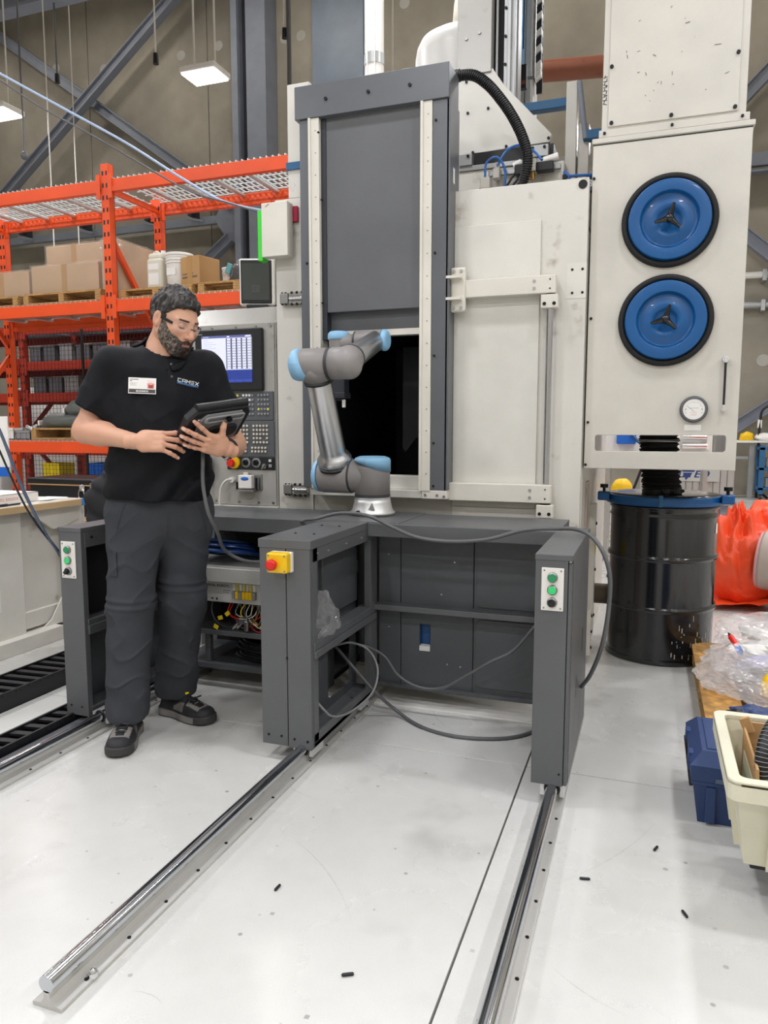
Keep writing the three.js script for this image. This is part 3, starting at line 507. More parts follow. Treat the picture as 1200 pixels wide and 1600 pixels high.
{ // pneumatic valves over the front edge
  const v = thing('pneumatic_valve', 'cluster of white and black pneumatic valves with blue hoses above the machine front', 'valve', [-0.7, 2.2, -3.9]);
  part('manifold', [bb(-0.83, -0.47, 2.545, 2.57, -3.92, -3.89, 0.003)], M.zinc, v);
  part('valve_body', bb(-0.645, -0.585, 2.535, 2.595, -3.9, -3.85, 0.004), M.offwhite, v);
  part('solenoid', [bb(-0.69, -0.645, 2.525, 2.575, -3.9, -3.85, 0.006)], M.black, v); part('solenoid', [bb(-0.585, -0.50, 2.53, 2.575, -3.9, -3.85, 0.006)], M.black, v);
  for (const x of [-0.62, -0.6]) part('fitting', cyl([x, 2.50, -3.87], [x, 2.535, -3.87], 0.008), M.brass, v);
  part('regulator', bb(-0.86, -0.81, 2.47, 2.525, -3.88, -3.83, 0.005), M.offwhite, v); part('regulator', [bb(-0.80, -0.765, 2.52, 2.57, -3.9, -3.85, 0.005), cyl([-0.78, 2.57, -3.875], [-0.78, 2.6, -3.875], 0.014)], M.offwhite, v);
  part('connector', cyl([-0.55, 2.585, -3.88], [-0.48, 2.6, -3.88], 0.018), M.plasticw, v); part('connector', cyl([-0.70, 2.575, -3.88], [-0.66, 2.59, -3.88], 0.018), M.plasticw, v);
  part('bracket', [bb(-0.83, -0.47, 2.2, 2.545, -3.93, -3.92)], M.beige, v);
  for (const q of [[[-0.84, 2.52, -3.86], [-0.83, 2.6, -3.85], [-0.78, 2.62, -3.85], [-0.74, 2.56, -3.86], [-0.75, 2.4, -3.86], [-0.78, 2.3, -3.88]], [[-0.78, 2.58, -3.86], [-0.73, 2.66, -3.88], [-0.66, 2.68, -3.9], [-0.60, 2.64, -3.9], [-0.56, 2.59, -3.88]], [[-0.86, 2.4, -3.84], [-0.82, 2.42, -3.84], [-0.77, 2.4, -3.84], [-0.75, 2.45, -3.86]]]) part('air_hose', tube(q, 0.006), M.airblue, v);
  for (const q of [[[-0.9, 2.38, -3.83], [-0.87, 2.46, -3.84], [-0.845, 2.48, -3.84]], [[-0.78, 2.36, -3.85], [-0.74, 2.46, -3.86], [-0.69, 2.54, -3.87]], [[-0.75, 2.36, -3.85], [-0.71, 2.46, -3.86], [-0.66, 2.53, -3.87]]]) part('lead', tube(q, 0.006), M.black, v);
  const h = thing('air_hose', 'blue air hose looped beside the small sign plate right of the valves', 'hose', [-0.44, 2.4, -4.05]);
  part('tube', tube([[-0.47, 2.36, -4.04], [-0.44, 2.46, -4.03], [-0.445, 2.545, -4.03], [-0.47, 2.58, -4.05], [-0.45, 2.55, -4.03], [-0.40, 2.545, -4.03], [-0.33, 2.545, -4.04]], 0.007), M.airblue, h);
  part('clip', [bb(-0.475, -0.455, 2.535, 2.555, -4.1, -4.02), bb(-0.475, -0.455, 2.47, 2.49, -4.1, -4.02)], M.black, h);
  const s = thing('number_plate', 'small dark blue plate with a white figure 8 beside the duct', 'sign', [-0.34, 2.5, -4.08]);
  const pt = canvasTex(64, 96, (x, w, hh) => { x.fillStyle = '#1d3f66'; x.fillRect(0, 0, w, hh); x.fillStyle = '#fff'; x.font = 'bold 64px sans-serif'; x.textAlign = 'center'; x.fillText('8', w / 2, 70); });
  const d = decal(0.045, 0.07, pt); d.name = 'face'; d.position.set(0, 0.01, 0.02); s.add(d); part('mount', bb(-0.36, -0.325, 2.48, 2.54, -4.12, -4.07), M.black, s);
  const hb = []; const pts = [[-0.965, 2.985, -3.74], [-0.88, 2.975, -3.74], [-0.81, 2.925, -3.74], [-0.745, 2.85, -3.75], [-0.69, 2.77, -3.76], [-0.64, 2.67, -3.77], [-0.615, 2.58, -3.78], [-0.625, 2.5, -3.79], [-0.66, 2.42, -3.8], [-0.69, 2.3, -3.82], [-0.70, 2.2, -3.82]];
  const c = new THREE.CatmullRomCurve3(pts.map((p) => V(...p))); const n = 90;
  const ch = thing('corrugated_conduit', 'black corrugated hose arching from the door header down behind the machine front', 'hose', [-0.8, 2.2, -3.78]);
  for (let i = 0; i < n; i++) { const a = c.getPointAt(i / n), b = c.getPointAt((i + 0.55) / n); hb.push(cyl(a.toArray(), b.toArray(), 0.026, 0.026, 14)); }
  part('core', tube(pts, 0.021, 12, 80), M.black, ch); part('corrugation', hb, M.black, ch).userData.kind = 'stuff'; part('gland', cyl([-0.99, 2.985, -3.74], [-0.945, 2.985, -3.74], 0.03), M.black, ch);
}
{ // things standing behind the machine
  const k = thing('storage_tank', 'white cylindrical tank behind the machine column', 'tank', [-1.32, 0, -5.15]);
  part('shell', lathe([[0, 0.3], [0.30, 0.3], [0.30, 3.72], [0.29, 3.78], [0.265, 3.83], [0.2, 3.87], [0, 3.89]], 48).translate(-1.32, 0, -5.15).translate(0.02, 0, 0), M.tank, k);
  part('foot', cyl([-1.3, 0, -5.15], [-1.3, 0.3, -5.15], 0.24), M.steelgray, k);
  const q = thing('exhaust_hood', 'cream curved hood rising from behind the white tank', 'hood', [-1.2, 3.8, -5.3]);
  part('shell', lathe([[0.0, 0], [0.24, 0], [0.22, 0.25], [0.16, 0.6], [0.12, 1.6]], 36).translate(-1.16, 3.87, -5.3), M.jug, q);
  const p = thing('vent_pipe', 'white vertical vent pipe rising behind the tall grey door', 'pipe', [-2.05, 0, -5.7]);
  part('pipe', cyl([-2.12, 0, -5.7], [-2.12, 9, -5.7], 0.075, 0.075, 28), M.plasticw, p); part('coupling', [cyl([-2.12, 4.05, -5.7], [-2.12, 4.13, -5.7], 0.079, 0.079, 28)], M.zinc, p);
  for (const s of [-0.03, 0.03]) part('cover_rib', bb(-2.12 + s - 0.004, -2.12 + s + 0.004, 0.1, 9, -5.63, -5.622), M.plasticw, p);
  const d = thing('steel_duct', 'bright galvanised vertical duct between the machine column and the brown pipe', 'duct', [-0.79, 0, -4.75]);
  part('duct', [bb(-0.835, -0.735, 0, 5.6, -4.85, -4.68, 0.02)], M.galv, d); part('seam', bb(-0.79, -0.782, 0, 5.6, -4.682, -4.676), M.steel, d); part('band', bb(-0.838, -0.732, 3.33, 3.345, -4.853, -4.677), M.steel, d);
  const e = thing('power_chain', 'black and white cable chain hanging beside the bright duct', 'cable chain', [-0.7, 3.2, -4.7]);
  for (let y = 3.32; y < 4.6; y += 0.045) part('link', plateZ(poly([[-0.722, y], [-0.692, y + 0.022], [-0.692, y + 0.058], [-0.722, y + 0.036]]), -4.72, -4.66), ((y * 1000) | 0) % 2 ? M.black : M.plasticw, e);
  part('strap', bb(-0.724, -0.69, 3.26, 5.6, -4.735, -4.72), M.black, e);
  const b = thing('copper_pipe', 'thick copper-brown horizontal pipe behind the blue bar', 'pipe', [-0.6, 3.9, -6]);
  part('pipe', cyl([-1.3, 3.985, -6], [0.5, 3.85, -6], 0.075, 0.075, 28), M.copper, b); part('hanger', [cyl([-0.2, 3.95, -6], [-0.2, 12, -6], 0.01)], M.zinc, b);
  const w = thing('hoist_cable', 'black cable weight on a cord beside the bright duct', 'hoist', [-0.78, 3, -4.45]);
  part('cord', cyl([-0.768, 3.42, -4.5], [-0.768, 5.6, -4.5], 0.004), M.black, w); part('weight', bb(-0.79, -0.745, 3.2, 3.33, -4.52, -4.48, 0.005), M.black, w); part('label', bb(-0.785, -0.75, 3.22, 3.24, -4.48, -4.478), M.copper, w);
  const bp = thing('blue_air_pipe', 'light blue vertical air pipe beside the machine guide rail', 'pipe', [-0.80, 3.3, -4.6]); part('pipe', cyl([-0.805, 3.3, -4.6], [-0.805, 5.6, -4.6], 0.016), std('lightblue', 0x4fa0d8, 0.4), bp);
}
{ // sliding door unit
  const d = thing('sliding_door', 'tall dark grey vertical sliding door in a frame with pale guide rails, standing open above the robot', 'door', [-1.33, 0.96, -3.58]);
  const z = -3.5;
  part('header', bb(-1.725, -0.935, 2.79, 2.945, -3.68, z, 0.003), M.door, d);
  for (const [x, y] of [[-1.555, 2.868], [-1.333, 2.868], [-1.125, 2.868]]) part('bolt', boltZ(x, y, z, 0.009), M.bolt, d);
  part('left_channel', bb(-1.705, -1.655, 0.965, 2.79, -3.62, z - 0.012, 0.003), M.door, d);
  const mk = (x0, x1, nm) => { const r = part(nm, [bb(x0, x1, 0.965, 2.79, -3.6, z - 0.006, 0.002), bb(x0, x0 + 0.012, 0.965, 2.79, z - 0.006, z + 0.002)], M.cream, d); for (let y = 1.05; y < 2.78; y += 0.105) part('screw', boltZ(x0 + 0.036, y, z - 0.006, 0.0035, 0.002), M.steel, r); return r; };
  mk(-1.652, -1.597, 'guide_rail'); mk(-1.072, -1.017, 'guide_rail');
  part('seal_strip', [bb(-1.597, -1.57, 1.72, 2.79, -3.62, z - 0.03)], M.darksteel, d);
  part('door_leaf', bb(-1.572, -1.072, 1.855, 2.80, -3.60, z - 0.035, 0.003), M.door2, d);
  part('lower_leaf', bb(-1.575, -1.072, 1.742, 1.86, -3.62, -3.58), M.door2, d); part('lower_lip', bb(-1.55, -1.072, 1.735, 1.765, -3.6, -3.575), M.cream, d);
  part('right_channel', [bb(-1.017, -0.935, 0.965, 2.79, -3.6, z - 0.012, 0.003), plateX(poly([[z - 0.012, 0.97], [z - 0.012, 2.79], [-3.68, 2.79], [-3.68, 2.06], [-3.61, 2.04], [-3.61, 1.81], [-3.68, 1.79], [-3.68, 0.97]]), -0.945, -0.93)], M.door, d);
  for (const [x, y] of [[-1.0, 2.70], [-1.0, 2.1], [-1.0, 1.62], [-1.0, 1.2], [-1.0, 0.99], [-1.585, 2.4], [-1.585, 1.9], [-1.67, 2.1], [-1.665, 1.55], [-1.6, 2.72]]) part('bolt', boltZ(x, y, z - 0.012, 0.006), M.bolt, d);
  part('maker_sticker', bb(-0.9312, -0.9295, 2.43, 2.50, -3.60, -3.57), M.plasticw, d);
  // hinge frame carrying the door
  const h = thing('hinge_frame', 'beige hinge frame of two arms and a steel shaft on the machine front', 'bracket', [-0.68, 0.85, -3.57]);
  part('mount_plate', bb(-0.935, -0.858, 1.825, 2.035, -3.57, -3.545, 0.012), M.cream, h);
  for (const y of [1.885, 1.985]) part('stiffener', bb(-0.945, -0.875, y - 0.006, y + 0.006, -3.56, -3.51), M.cream, h);
  for (const [x, y] of [[-0.915, 2.015], [-0.88, 2.015], [-0.915, 1.845], [-0.88, 1.845]]) part('bolt', boltZ(x, y, -3.545, 0.008), M.zinc, h);
  const arms = [[1.89, 1.972, -0.86, -0.437], [0.918, 1.005, -0.935, -0.437]];
  for (const [y0, y1, x0, x1] of arms) { const a = part('arm', bb(x0, x1, y0, y1, -3.605, -3.55, 0.004), M.cream, h); for (const [x, q] of [[-0.535, 0.3], [-0.535, 0.7]]) part('bolt', boltZ(x, y0 + (y1 - y0) * q, -3.55, 0.008, 0.003), M.zinc, a); for (const q of [0.25, 0.75]) part('bolt', boltZ(-0.463, y0 + (y1 - y0) * q, -3.55, 0.004, 0.002), M.bolt, a); }
  part('shaft', cyl([-0.464, 0.88, -3.578], [-0.464, 1.86, -3.578], 0.016, 0.016, 20), M.shaft, h);
  for (const y of [1.822, 0.848]) { const b = part('bearing_block', bb(-0.503, -0.425, y, y + 0.062, -3.608, -3.545, 0.004), M.cream, h); for (const s of [-0.022, 0.022]) part('bolt', boltZ(-0.464 + s, y + 0.02, -3.545, 0.009, 0.003), M.bolt, b); part('washer', cyl([-0.464, y + 0.062, -3.578], [-0.464, y + 0.07, -3.578], 0.024), M.bolt, h); }
  part('foot', [bb(-1.06, -0.93, 0.925, 0.968, -3.6, -3.51, 0.004)], M.cream, h);
  for (const [x, y] of [[-1.04, 0.945], [-0.98, 0.945], [-0.945, 0.94]]) part('bolt', boltZ(x, y, -3.51, 0.007), M.steel, h);
  // clamps on the left column
  const cl = thing('toggle_clamp', 'steel hinge clamp with black bolts, upper of the two left of the door', 'clamp', [-1.8, 1.915, ZM]); cl._o = null; cl.userData.group = 'hinge clamps on the left column';
  part('body', [RB(0.05, 0.06, 0.03, 0.008).translate(-0.045, 0.035, 0.016), RB(0.09, 0.022, 0.028, 0.006).translate(0.025, 0.055, 0.014), RB(0.09, 0.022, 0.028, 0.006).translate(0.025, 0.012, 0.014)], M.steel, cl);
  part('hinge_pin', cyl([-0.01, 0.034, 0.03], [0.075, 0.034, 0.03], 0.013), M.chrome, cl);
  for (const [x, y] of [[-0.055, 0.06], [-0.035, 0.06], [-0.055, 0.008], [-0.035, 0.008], [0.0, 0.062], [0.03, 0.062], [0.06, 0.062], [0.0, 0.004], [0.03, 0.004], [0.06, 0.004]]) part('bolt', boltZ(x, y, 0.024, 0.008, 0.006), M.bolt, cl);
  dup(cl, [-1.795, 0.91, ZM], 'steel hinge clamp with black bolts, lower of the two left of the door');
}
{ // white terminal box and side display, upper left
  const b = thing('terminal_box', 'cream terminal box with a bright green left edge above the black display', 'box', [-1.86, 2.15, -3.6]);
  part('cover', bb(-1.94, -1.79, 2.155, 2.425, -3.60, -3.535, 0.004), M.cream, b); part('green_edge', bb(-1.968, -1.94, 2.14, 2.395, -3.60, -3.545, 0.003), M.limegreen, b, 'bright green edge strip'); part('rear_tray', bb(-1.97, -1.80, 2.16, 2.43, -3.619, -3.60, 0.004), M.offwhite, b); part('scratch_mark', bar([-1.915, 2.405, -3.5345], [-1.895, 2.418, -3.5345], 0.003, 0.002), M.rust, b);
  const s = thing('side_display', 'black-faced display standing on top of the control cabinet', 'monitor', [-2.10, 1.935, -3.78], 0.35);
  part('case', RB(0.2, 0.255, 0.06, 0.012).translate(0, 0.145, 0), M.plasticw, s); part('bezel', RB(0.172, 0.235, 0.012, 0.005).translate(-0.006, 0.145, 0.028), M.black, s); part('glass', bb(-0.083, 0.068, 0.045, 0.245, 0.033, 0.0365), M.screenoff, s);
  part('side_cover', RB(0.05, 0.26, 0.085, 0.012).translate(0.105, 0.14, -0.03), M.black, s); part('foot', bb(-0.06, 0.06, 0, 0.02, -0.06, 0.05, 0.005), M.black, s);
  part('mark', [bb(-0.03, -0.027, 0.09, 0.125, 0.0364, 0.0372), bb(0.007, 0.01, 0.09, 0.125, 0.0364, 0.0372), bb(-0.03, 0.01, 0.122, 0.125, 0.0364, 0.0372), bb(-0.03, 0.01, 0.09, 0.093, 0.0364, 0.0372), bb(-0.018, -0.015, 0.097, 0.117, 0.0364, 0.0372), bb(-0.005, -0.002, 0.097, 0.117, 0.0364, 0.0372)], M.cable, s);
}
// ---------------------------------------------------------------- control cabinet
{
  const zf = -3.65;
  const c = thing('control_cabinet', 'beige and grey machine control cabinet with screen and keypads behind the man', 'control panel', [-2.2, 0, -3.85]);
  part('case', [plateX(poly([[-3.95, 0], [zf, 0], [zf, 1.84], [zf - 0.02, 1.845], [-3.72, 1.935], [-3.95, 1.935]]), -2.62, -1.925, 0.003)], M.plategray, c);
  part('face_plate', bb(-2.6, -1.935, 0.845, 1.84, zf, zf + 0.006, 0.002), M.plategray, c);
  part('sill', [bb(-2.62, -1.915, 0.825, 0.842, zf, zf + 0.03), bb(-2.62, -1.915, 0.76, 0.80, zf, zf + 0.012)], M.beige2, c);
  for (const x of [-2.5, -2.32, -2.17, -2.045, -1.955]) for (const y of [1.822, 0.862]) part('screw', boltZ(x, y, zf + 0.006, 0.008, 0.005), M.steel, c);
  const mon = part('monitor', RB(0.42, 0.335, 0.03, 0.008).translate(-2.205, 1.645, zf + 0.02), M.black, c, 'black framed monitor');
  const scr = canvasTex(640, 512, (x, w, h) => {
    x.fillStyle = '#c9cde6'; x.fillRect(0, 0, w, h); x.fillStyle = '#5a6296'; x.fillRect(0, 0, w, 26); x.fillStyle = '#e8eaf6'; x.font = '16px sans-serif'; x.fillText('PROGRAM', 20, 19); x.fillRect(330, 8, 30, 12); x.fillRect(560, 6, 70, 14);
    x.fillStyle = '#dcdff2'; x.fillRect(6, 30, 305, 335); x.fillStyle = '#9aa0c4'; for (let i = 0; i < 14; i++) x.fillRect(24, 50 + i * 21, 60 + (i * 53) % 110, 3);
    x.fillStyle = '#23264c'; for (let c = 0; c < 5; c++) for (let r = 0; r < 12; r++) { x.fillStyle = '#2b2f57'; x.fillRect(318 + c * 64, 32 + r * 28, 62, 27); x.fillStyle = '#dfe2f2'; x.fillRect(320 + c * 64 + (c ? 10 : 8), 34 + r * 28, 46, 23); x.fillStyle = '#8087ad'; x.fillRect(334 + c * 64, 46 + r * 28, 30, 2); }
    x.fillStyle = '#2c3f8f'; x.fillRect(0, 375, w, h); x.fillStyle = '#c9cde6'; x.fillRect(0, 366, w, 8); x.fillStyle = '#3a4fa8'; for (let i = 0; i < 6; i++) x.fillRect(10 + i * 105, 480, 96, 24); });
  const sm = new THREE.MeshStandardMaterial({ map: scr, emissive: 0xffffff, emissiveMap: scr, emissiveIntensity: 0.35, roughness: 0.25 });
  const sg = new THREE.BoxGeometry(0.315, 0.255, 0.004); sg.translate(-2.212 + 2.2, 1.65, zf + 0.036 + 3.85); rawPart('screen', sg, sm, mon, 'lit screen with a table over a blue band');
  const lg = part('maker_mark', [bb(-2.39, -2.365, 1.785, 1.79, zf + 0.035, zf + 0.0365), bb(-2.40, -2.393, 1.783, 1.793, zf + 0.035, zf + 0.0365)], M.binlight, mon);
  const kp = part('keypad', [bb(-2.235, -1.94, 1.315, 1.472, zf, zf + 0.018, 0.004)], M.panelgray, c); const kp2 = part('keypad', [bb(-2.23, -1.938, 1.115, 1.312, zf, zf + 0.016, 0.004)], M.panelgray, c);
  const kg = prep(RB(0.0125, 0.0125, 0.008, 0.003, 1)); wuv(kg);
  const key = (par, x, y, mat) => { const m = new THREE.Mesh(kg, mat); m.name = 'key'; m.position.set(x + 2.2, y, zf + 0.02 + 3.85); m.castShadow = m.receiveShadow = true; par.add(m); };
  for (let r = 0; r < 5; r++) for (let k = 0; k < 3; k++) for (let i = 0; i < 4; i++) { if ((r === 1 && k === 0 && i > 0) || (r > 2 && k === 0)) continue; key(kp, -2.215 + k * 0.0935 + i * 0.019, 1.452 - r * 0.0255, k === 0 || (k === 1 && r < 2 && i < 3) ? (k === 0 && i === 3 ? M.yellowkey : M.whitekey) : (k === 2 && r === 3 && i !== 1 && i !== 2) ? M.yellowkey : M.graykey); }
  for (let r = 0; r < 5; r++) for (let i = 0; i < 11; i++) { if (i === 3 + 2 || (r === 3 && i === 9) || i === 8 + 1 && r === 3) continue; key(kp2, -2.185 + i * 0.0205, 1.285 - r * 0.0225, M.beigekey); }
  for (let r = 0; r < 2; r++) for (let i = 0; i < 9; i++) { if (r === 0 && (i === 1 || i === 3)) continue; if (r === 1 && i === 3) continue; key(kp2, -2.155 + i * 0.0205, 1.165 - r * 0.02, M.beigekey); }
  const st = part('switch_strip', bb(-2.24, -1.938, 1.043, 1.112, zf, zf + 0.012, 0.003), M.black, c);
  part('emergency_stop', [cyl([-2.19, 1.082, zf + 0.012], [-2.19, 1.082, zf + 0.026], 0.034, 0.034, 28)], M.yellow, st, 'yellow ring of the emergency stop'); part('mushroom_button', [cyl([-2.195, 1.08, zf + 0.026], [-2.195, 1.08, zf + 0.05], 0.014, 0.014), cyl([-2.195, 1.08, zf + 0.045], [-2.195, 1.08, zf + 0.06], 0.024, 0.02, 24)], M.red, st, 'red mushroom button');
  for (const x of [-2.118, -2.053]) { part('dial', cyl([x, 1.083, zf + 0.012], [x, 1.083, zf + 0.015], 0.027, 0.027, 24), M.graykey, st); part('knob', [cyl([x, 1.083, zf + 0.012], [x, 1.083, zf + 0.036], 0.017, 0.013, 16), bb(x - 0.004, x + 0.004, 1.07, 1.098, zf + 0.036, zf + 0.044)], M.black, st); }
  part('key_switch', [cyl([-2.0, 1.065, zf + 0.012], [-2.0, 1.065, zf + 0.024], 0.014), bar([-2.012, 1.05, zf + 0.03], [-1.99, 1.075, zf + 0.03], 0.006, 0.006)], M.steel, st);
  for (const y of [1.095, 1.066]) part('push_button', bb(-1.975, -1.955, y - 0.009, y + 0.009, zf + 0.012, zf + 0.02, 0.003), M.graykey, st);
  part('white_mark', bb(-1.971, -1.959, 1.09, 1.1, zf + 0.0195, zf + 0.0208), M.whitekey, st);
  const tg = thing('card_holder', 'small white device with a blue oval label below the switch strip', 'device', [-2.09, 0.93, zf + 0.006]); 
  part('back_plate', bb(-2.1, -2.02, 0.93, 1.02, zf + 0.006, zf + 0.012, 0.004), M.steel, tg); part('body', bb(-2.15, -2.065, 0.94, 1.015, zf + 0.012, zf + 0.05, 0.006), M.plasticw, tg); part('oval_label', [new THREE.SphereGeometry(1, 20, 10).scale(0.025, 0.01, 0.003).translate(-2.108, 0.995, zf + 0.05)], M.binblue, tg); part('tray', [bb(-2.165, -2.05, 0.925, 0.935, zf + 0.01, zf + 0.06)], M.steel, tg); part('clip', cyl([-2.11, 1.015, zf + 0.03], [-2.11, 1.03, zf + 0.03], 0.014), M.plasticw, tg); part('rail', [cyl([-2.168, 0.935, zf + 0.03], [-2.168, 0.975, zf + 0.03], 0.006), cyl([-2.045, 0.935, zf + 0.03], [-2.045, 1.0, zf + 0.03], 0.006)], M.bolt, tg);
  const lk = thing('power_lead', 'white lead plugged into the lower control cabinet, left of the small device', 'cable', [-2.2, 0.8, zf + 0.03]);
  part('lead', tube([[-2.195, 0.985, zf + 0.02], [-2.225, 0.985, zf + 0.04], [-2.255, 0.95, zf + 0.05], [-2.268, 0.88, zf + 0.05], [-2.27, 0.76, zf + 0.05], [-2.27, 0.7, zf + 0.05]], 0.0065), M.cablew, lk); part('plug', cyl([-2.205, 0.986, zf + 0.006], [-2.205, 0.986, zf + 0.03], 0.016), M.plasticw, lk);
  const l2 = thing('power_lead', 'pale lead running down beside the man\'s shirt hem', 'cable', [-2.36, 0.8, zf + 0.03]);
  part('lead', tube([[-2.41, 1.03, zf + 0.03], [-2.38, 0.98, zf + 0.05], [-2.352, 0.9, zf + 0.05], [-2.34, 0.8, zf + 0.05], [-2.335, 0.7, zf + 0.05]], 0.0065), M.cablew, l2);
  const hw = thing('handwheel_unit', 'black hand wheel unit with a pale arc beside the man\'s hip', 'hand wheel', [-2.40, 1.05, zf + 0.04]);
  part('housing', [RB(0.13, 0.15, 0.06, 0.025).translate(-2.39, 1.045, zf + 0.04)], M.black, hw); part('wheel', cyl([-2.40, 1.05, zf + 0.07], [-2.40, 1.05, zf + 0.095], 0.05, 0.046, 32), M.blackgloss, hw); part('arc', new THREE.TorusGeometry(0.044, 0.004, 6, 24, PI * 0.9).rotateZ(-PI * 0.45).translate(-2.40, 1.05, zf + 0.096), M.plasticw, hw);
}
// ---------------------------------------------------------------- filter cabinet, duct, drum
{
  const zf = -3.66;
  const c = thing('filter_cabinet', 'beige filter cabinet with two round blue covers at the right of the machine', 'cabinet', [0.03, 1.083, -4.2]);
  part('front', plateZ(poly([[-0.298, 1.083], [0.36, 1.083], [0.36, 2.56], [-0.298, 2.56]], [rrect(-0.25, 0.315, 1.165, 1.24, 0.012).reverse()]), zf - 0.02, zf, 0.002), M.offwhite, c);
  part('side', bb(-0.298, -0.286, 1.083, 2.56, -4.8, zf - 0.02), M.offwhite, c); part('side', bb(0.348, 0.36, 1.083, 2.56, -4.8, zf - 0.02), M.offwhite, c);
  part('top', [bb(-0.303, 0.368, 2.555, 2.578, -4.8, zf + 0.006, 0.003)], M.offwhite, c); part('inner_floor', bb(-0.286, 0.348, 1.30, 1.32, -4.8, zf - 0.02), M.offwhite, c); part('back', bb(-0.286, 0.348, 1.32, 2.56, -4.8, -4.79), M.offwhite, c);
  part('seam', bb(-0.298, 0.36, 2.548, 2.5525, zf - 0.001, zf + 0.001), M.bolt, c);
  const prof = [[0, 0.012], [0.02, 0.012], [0.048, 0.010], [0.05, 0.022], [0.075, 0.026], [0.105, 0.014], [0.118, 0.016], [0.122, 0.036], [0.128, 0.04], [0.168, 0.04], [0.173, 0.036], [0.176, 0.012], [0.176, 0.002], [0, 0.002]];
  const cover = (y) => { const k = part('round_cover', lathe(prof, 56).rotateX(PI / 2).translate(0.04, y, zf), M.blue, c, 'round blue cover in a black rim');
    part('rim_seal', lathe([[0.172, 0.004], [0.178, 0.02], [0.186, 0.026], [0.197, 0.024], [0.203, 0.014], [0.203, 0], [0.172, 0]], 56).rotateX(PI / 2).translate(0.04, y, zf), M.rubber, k);
    const kn = []; for (let i = 0; i < 3; i++) { const a = (75 + 120 * i) * D2R; const g = new THREE.CylinderGeometry(0.006, 0.017, 0.07, 10).scale(1, 1, 0.8); g.translate(0, 0.03, 0).rotateX(0.22).rotateZ(a - PI / 2).translate(0.04, y, zf + 0.05); kn.push(g); } kn.push(new THREE.SphereGeometry(0.021, 14, 10).translate(0.04, y, zf + 0.05), cyl([0.04, y, zf + 0.02], [0.04, y, zf + 0.05], 0.016));
    part('star_knob', kn, M.blackgloss, k); };
  cover(2.19); cover(1.755);
  const ga = part('pressure_gauge', [lathe([[0.0, 0.016], [0.046, 0.016], [0.05, 0.022], [0.058, 0.018], [0.06, 0.002], [0, 0.002]], 40).rotateX(PI / 2).translate(0.176, 1.357, zf)], M.cable, c, 'round white-faced pressure gauge');
  const gt = canvasTex(256, 256, (x) => { x.fillStyle = '#e9e8e4'; x.fillRect(0, 0, 256, 256); x.strokeStyle = '#333'; x.lineWidth = 3; for (let i = 0; i <= 20; i++) { const a = (200 - i * 11) * D2R; const r = i % 5 ? 98 : 90; x.beginPath(); x.moveTo(128 + 106 * Math.cos(a), 140 - 106 * Math.sin(a)); x.lineTo(128 + r * Math.cos(a), 140 - r * Math.sin(a)); x.stroke(); } x.fillStyle = '#444'; x.font = '13px sans-serif'; x.textAlign = 'center'; x.fillText('INCHES OF WATER', 128, 118); x.beginPath(); x.arc(22 + 14, 128, 6, 0, 7); x.arc(220, 128, 6, 0, 7); x.fill(); x.strokeStyle = '#c66'; x.lineWidth = 2; x.strokeRect(98, 158, 60, 46); x.strokeRect(116, 168, 24, 26); x.strokeStyle = '#222'; x.lineWidth = 3; x.beginPath(); x.moveTo(128, 150); x.lineTo(52, 92); x.stroke(); });
  const gg = new THREE.CylinderGeometry(0.046, 0.046, 0.002, 40); gg.rotateX(PI / 2).rotateZ(0); { const p = gg.attributes.position, u = gg.attributes.uv; for (let i = 0; i < p.count; i++) u.setXY(i, 0.5 + p.getX(i) / 0.092, 0.5 + p.getY(i) / 0.092); } gg.translate(0.176 - 0.03, 1.357 - 1.083, zf + 0.0175 + 4.2); rawPart('dial_face', gg, new THREE.MeshStandardMaterial({ map: gt, roughness: 0.4 }), ga);
  part('gauge_label', bb(0.14, 0.21, 1.262, 1.288, zf, zf + 0.0015), M.paper, c);
  const dh = part('drain_rod', [cyl([0.297, 1.37, zf + 0.022], [0.297, 1.56, zf + 0.022], 0.005)], M.black, c); part('rod_end', [cyl([0.297, 1.575, zf], [0.297, 1.575, zf + 0.028], 0.016, 0.013), cyl([0.297, 1.56, zf + 0.022], [0.297, 1.58, zf + 0.022], 0.009)], M.castalu, dh); part('rod_end', [cyl([0.297, 1.355, zf], [0.297, 1.355, zf + 0.026], 0.01), cyl([0.297, 1.35, zf + 0.022], [0.297, 1.375, zf + 0.022], 0.008)], M.castalu, dh);
  for (const [x, y] of [[-0.29, 2.405], [-0.285, 1.78], [-0.285, 1.30], [-0.29, 1.1]]) part('bolt', boltZ(x, y, zf, 0.007), M.bolt, c);
  const d = thing('duct_box', 'beige sheet metal duct box with black screws above the filter cabinet', 'duct', [0.03, 2.578, -4.15]);
  part('shell', bb(-0.265, 0.33, 2.578, 5.6, -4.75, zf - 0.01, 0.003), M.offwhite, d);
  part('flange', bb(-0.275, 0.345, 2.578, 2.612, -4.76, zf + 0.004, 0.003), M.offwhite, d); part('cover_plate', bb(-0.238, 0.298, 2.625, 5.6, zf - 0.012, zf - 0.003, 0.002), M.offwhite, d);
  for (const [x, y] of [[-0.228, 2.88], [0.288, 2.86], [-0.222, 2.64], [0.03, 2.64], [0.285, 2.64], [-0.225, 3.25], [0.288, 3.25]]) part('bolt', boltZ(x, y, zf - 0.003, 0.009), M.bolt, d);
  for (const x of [-0.25, 0.035, 0.315]) part('bolt', boltZ(x, 2.596, zf + 0.004, 0.007), M.bolt, d);
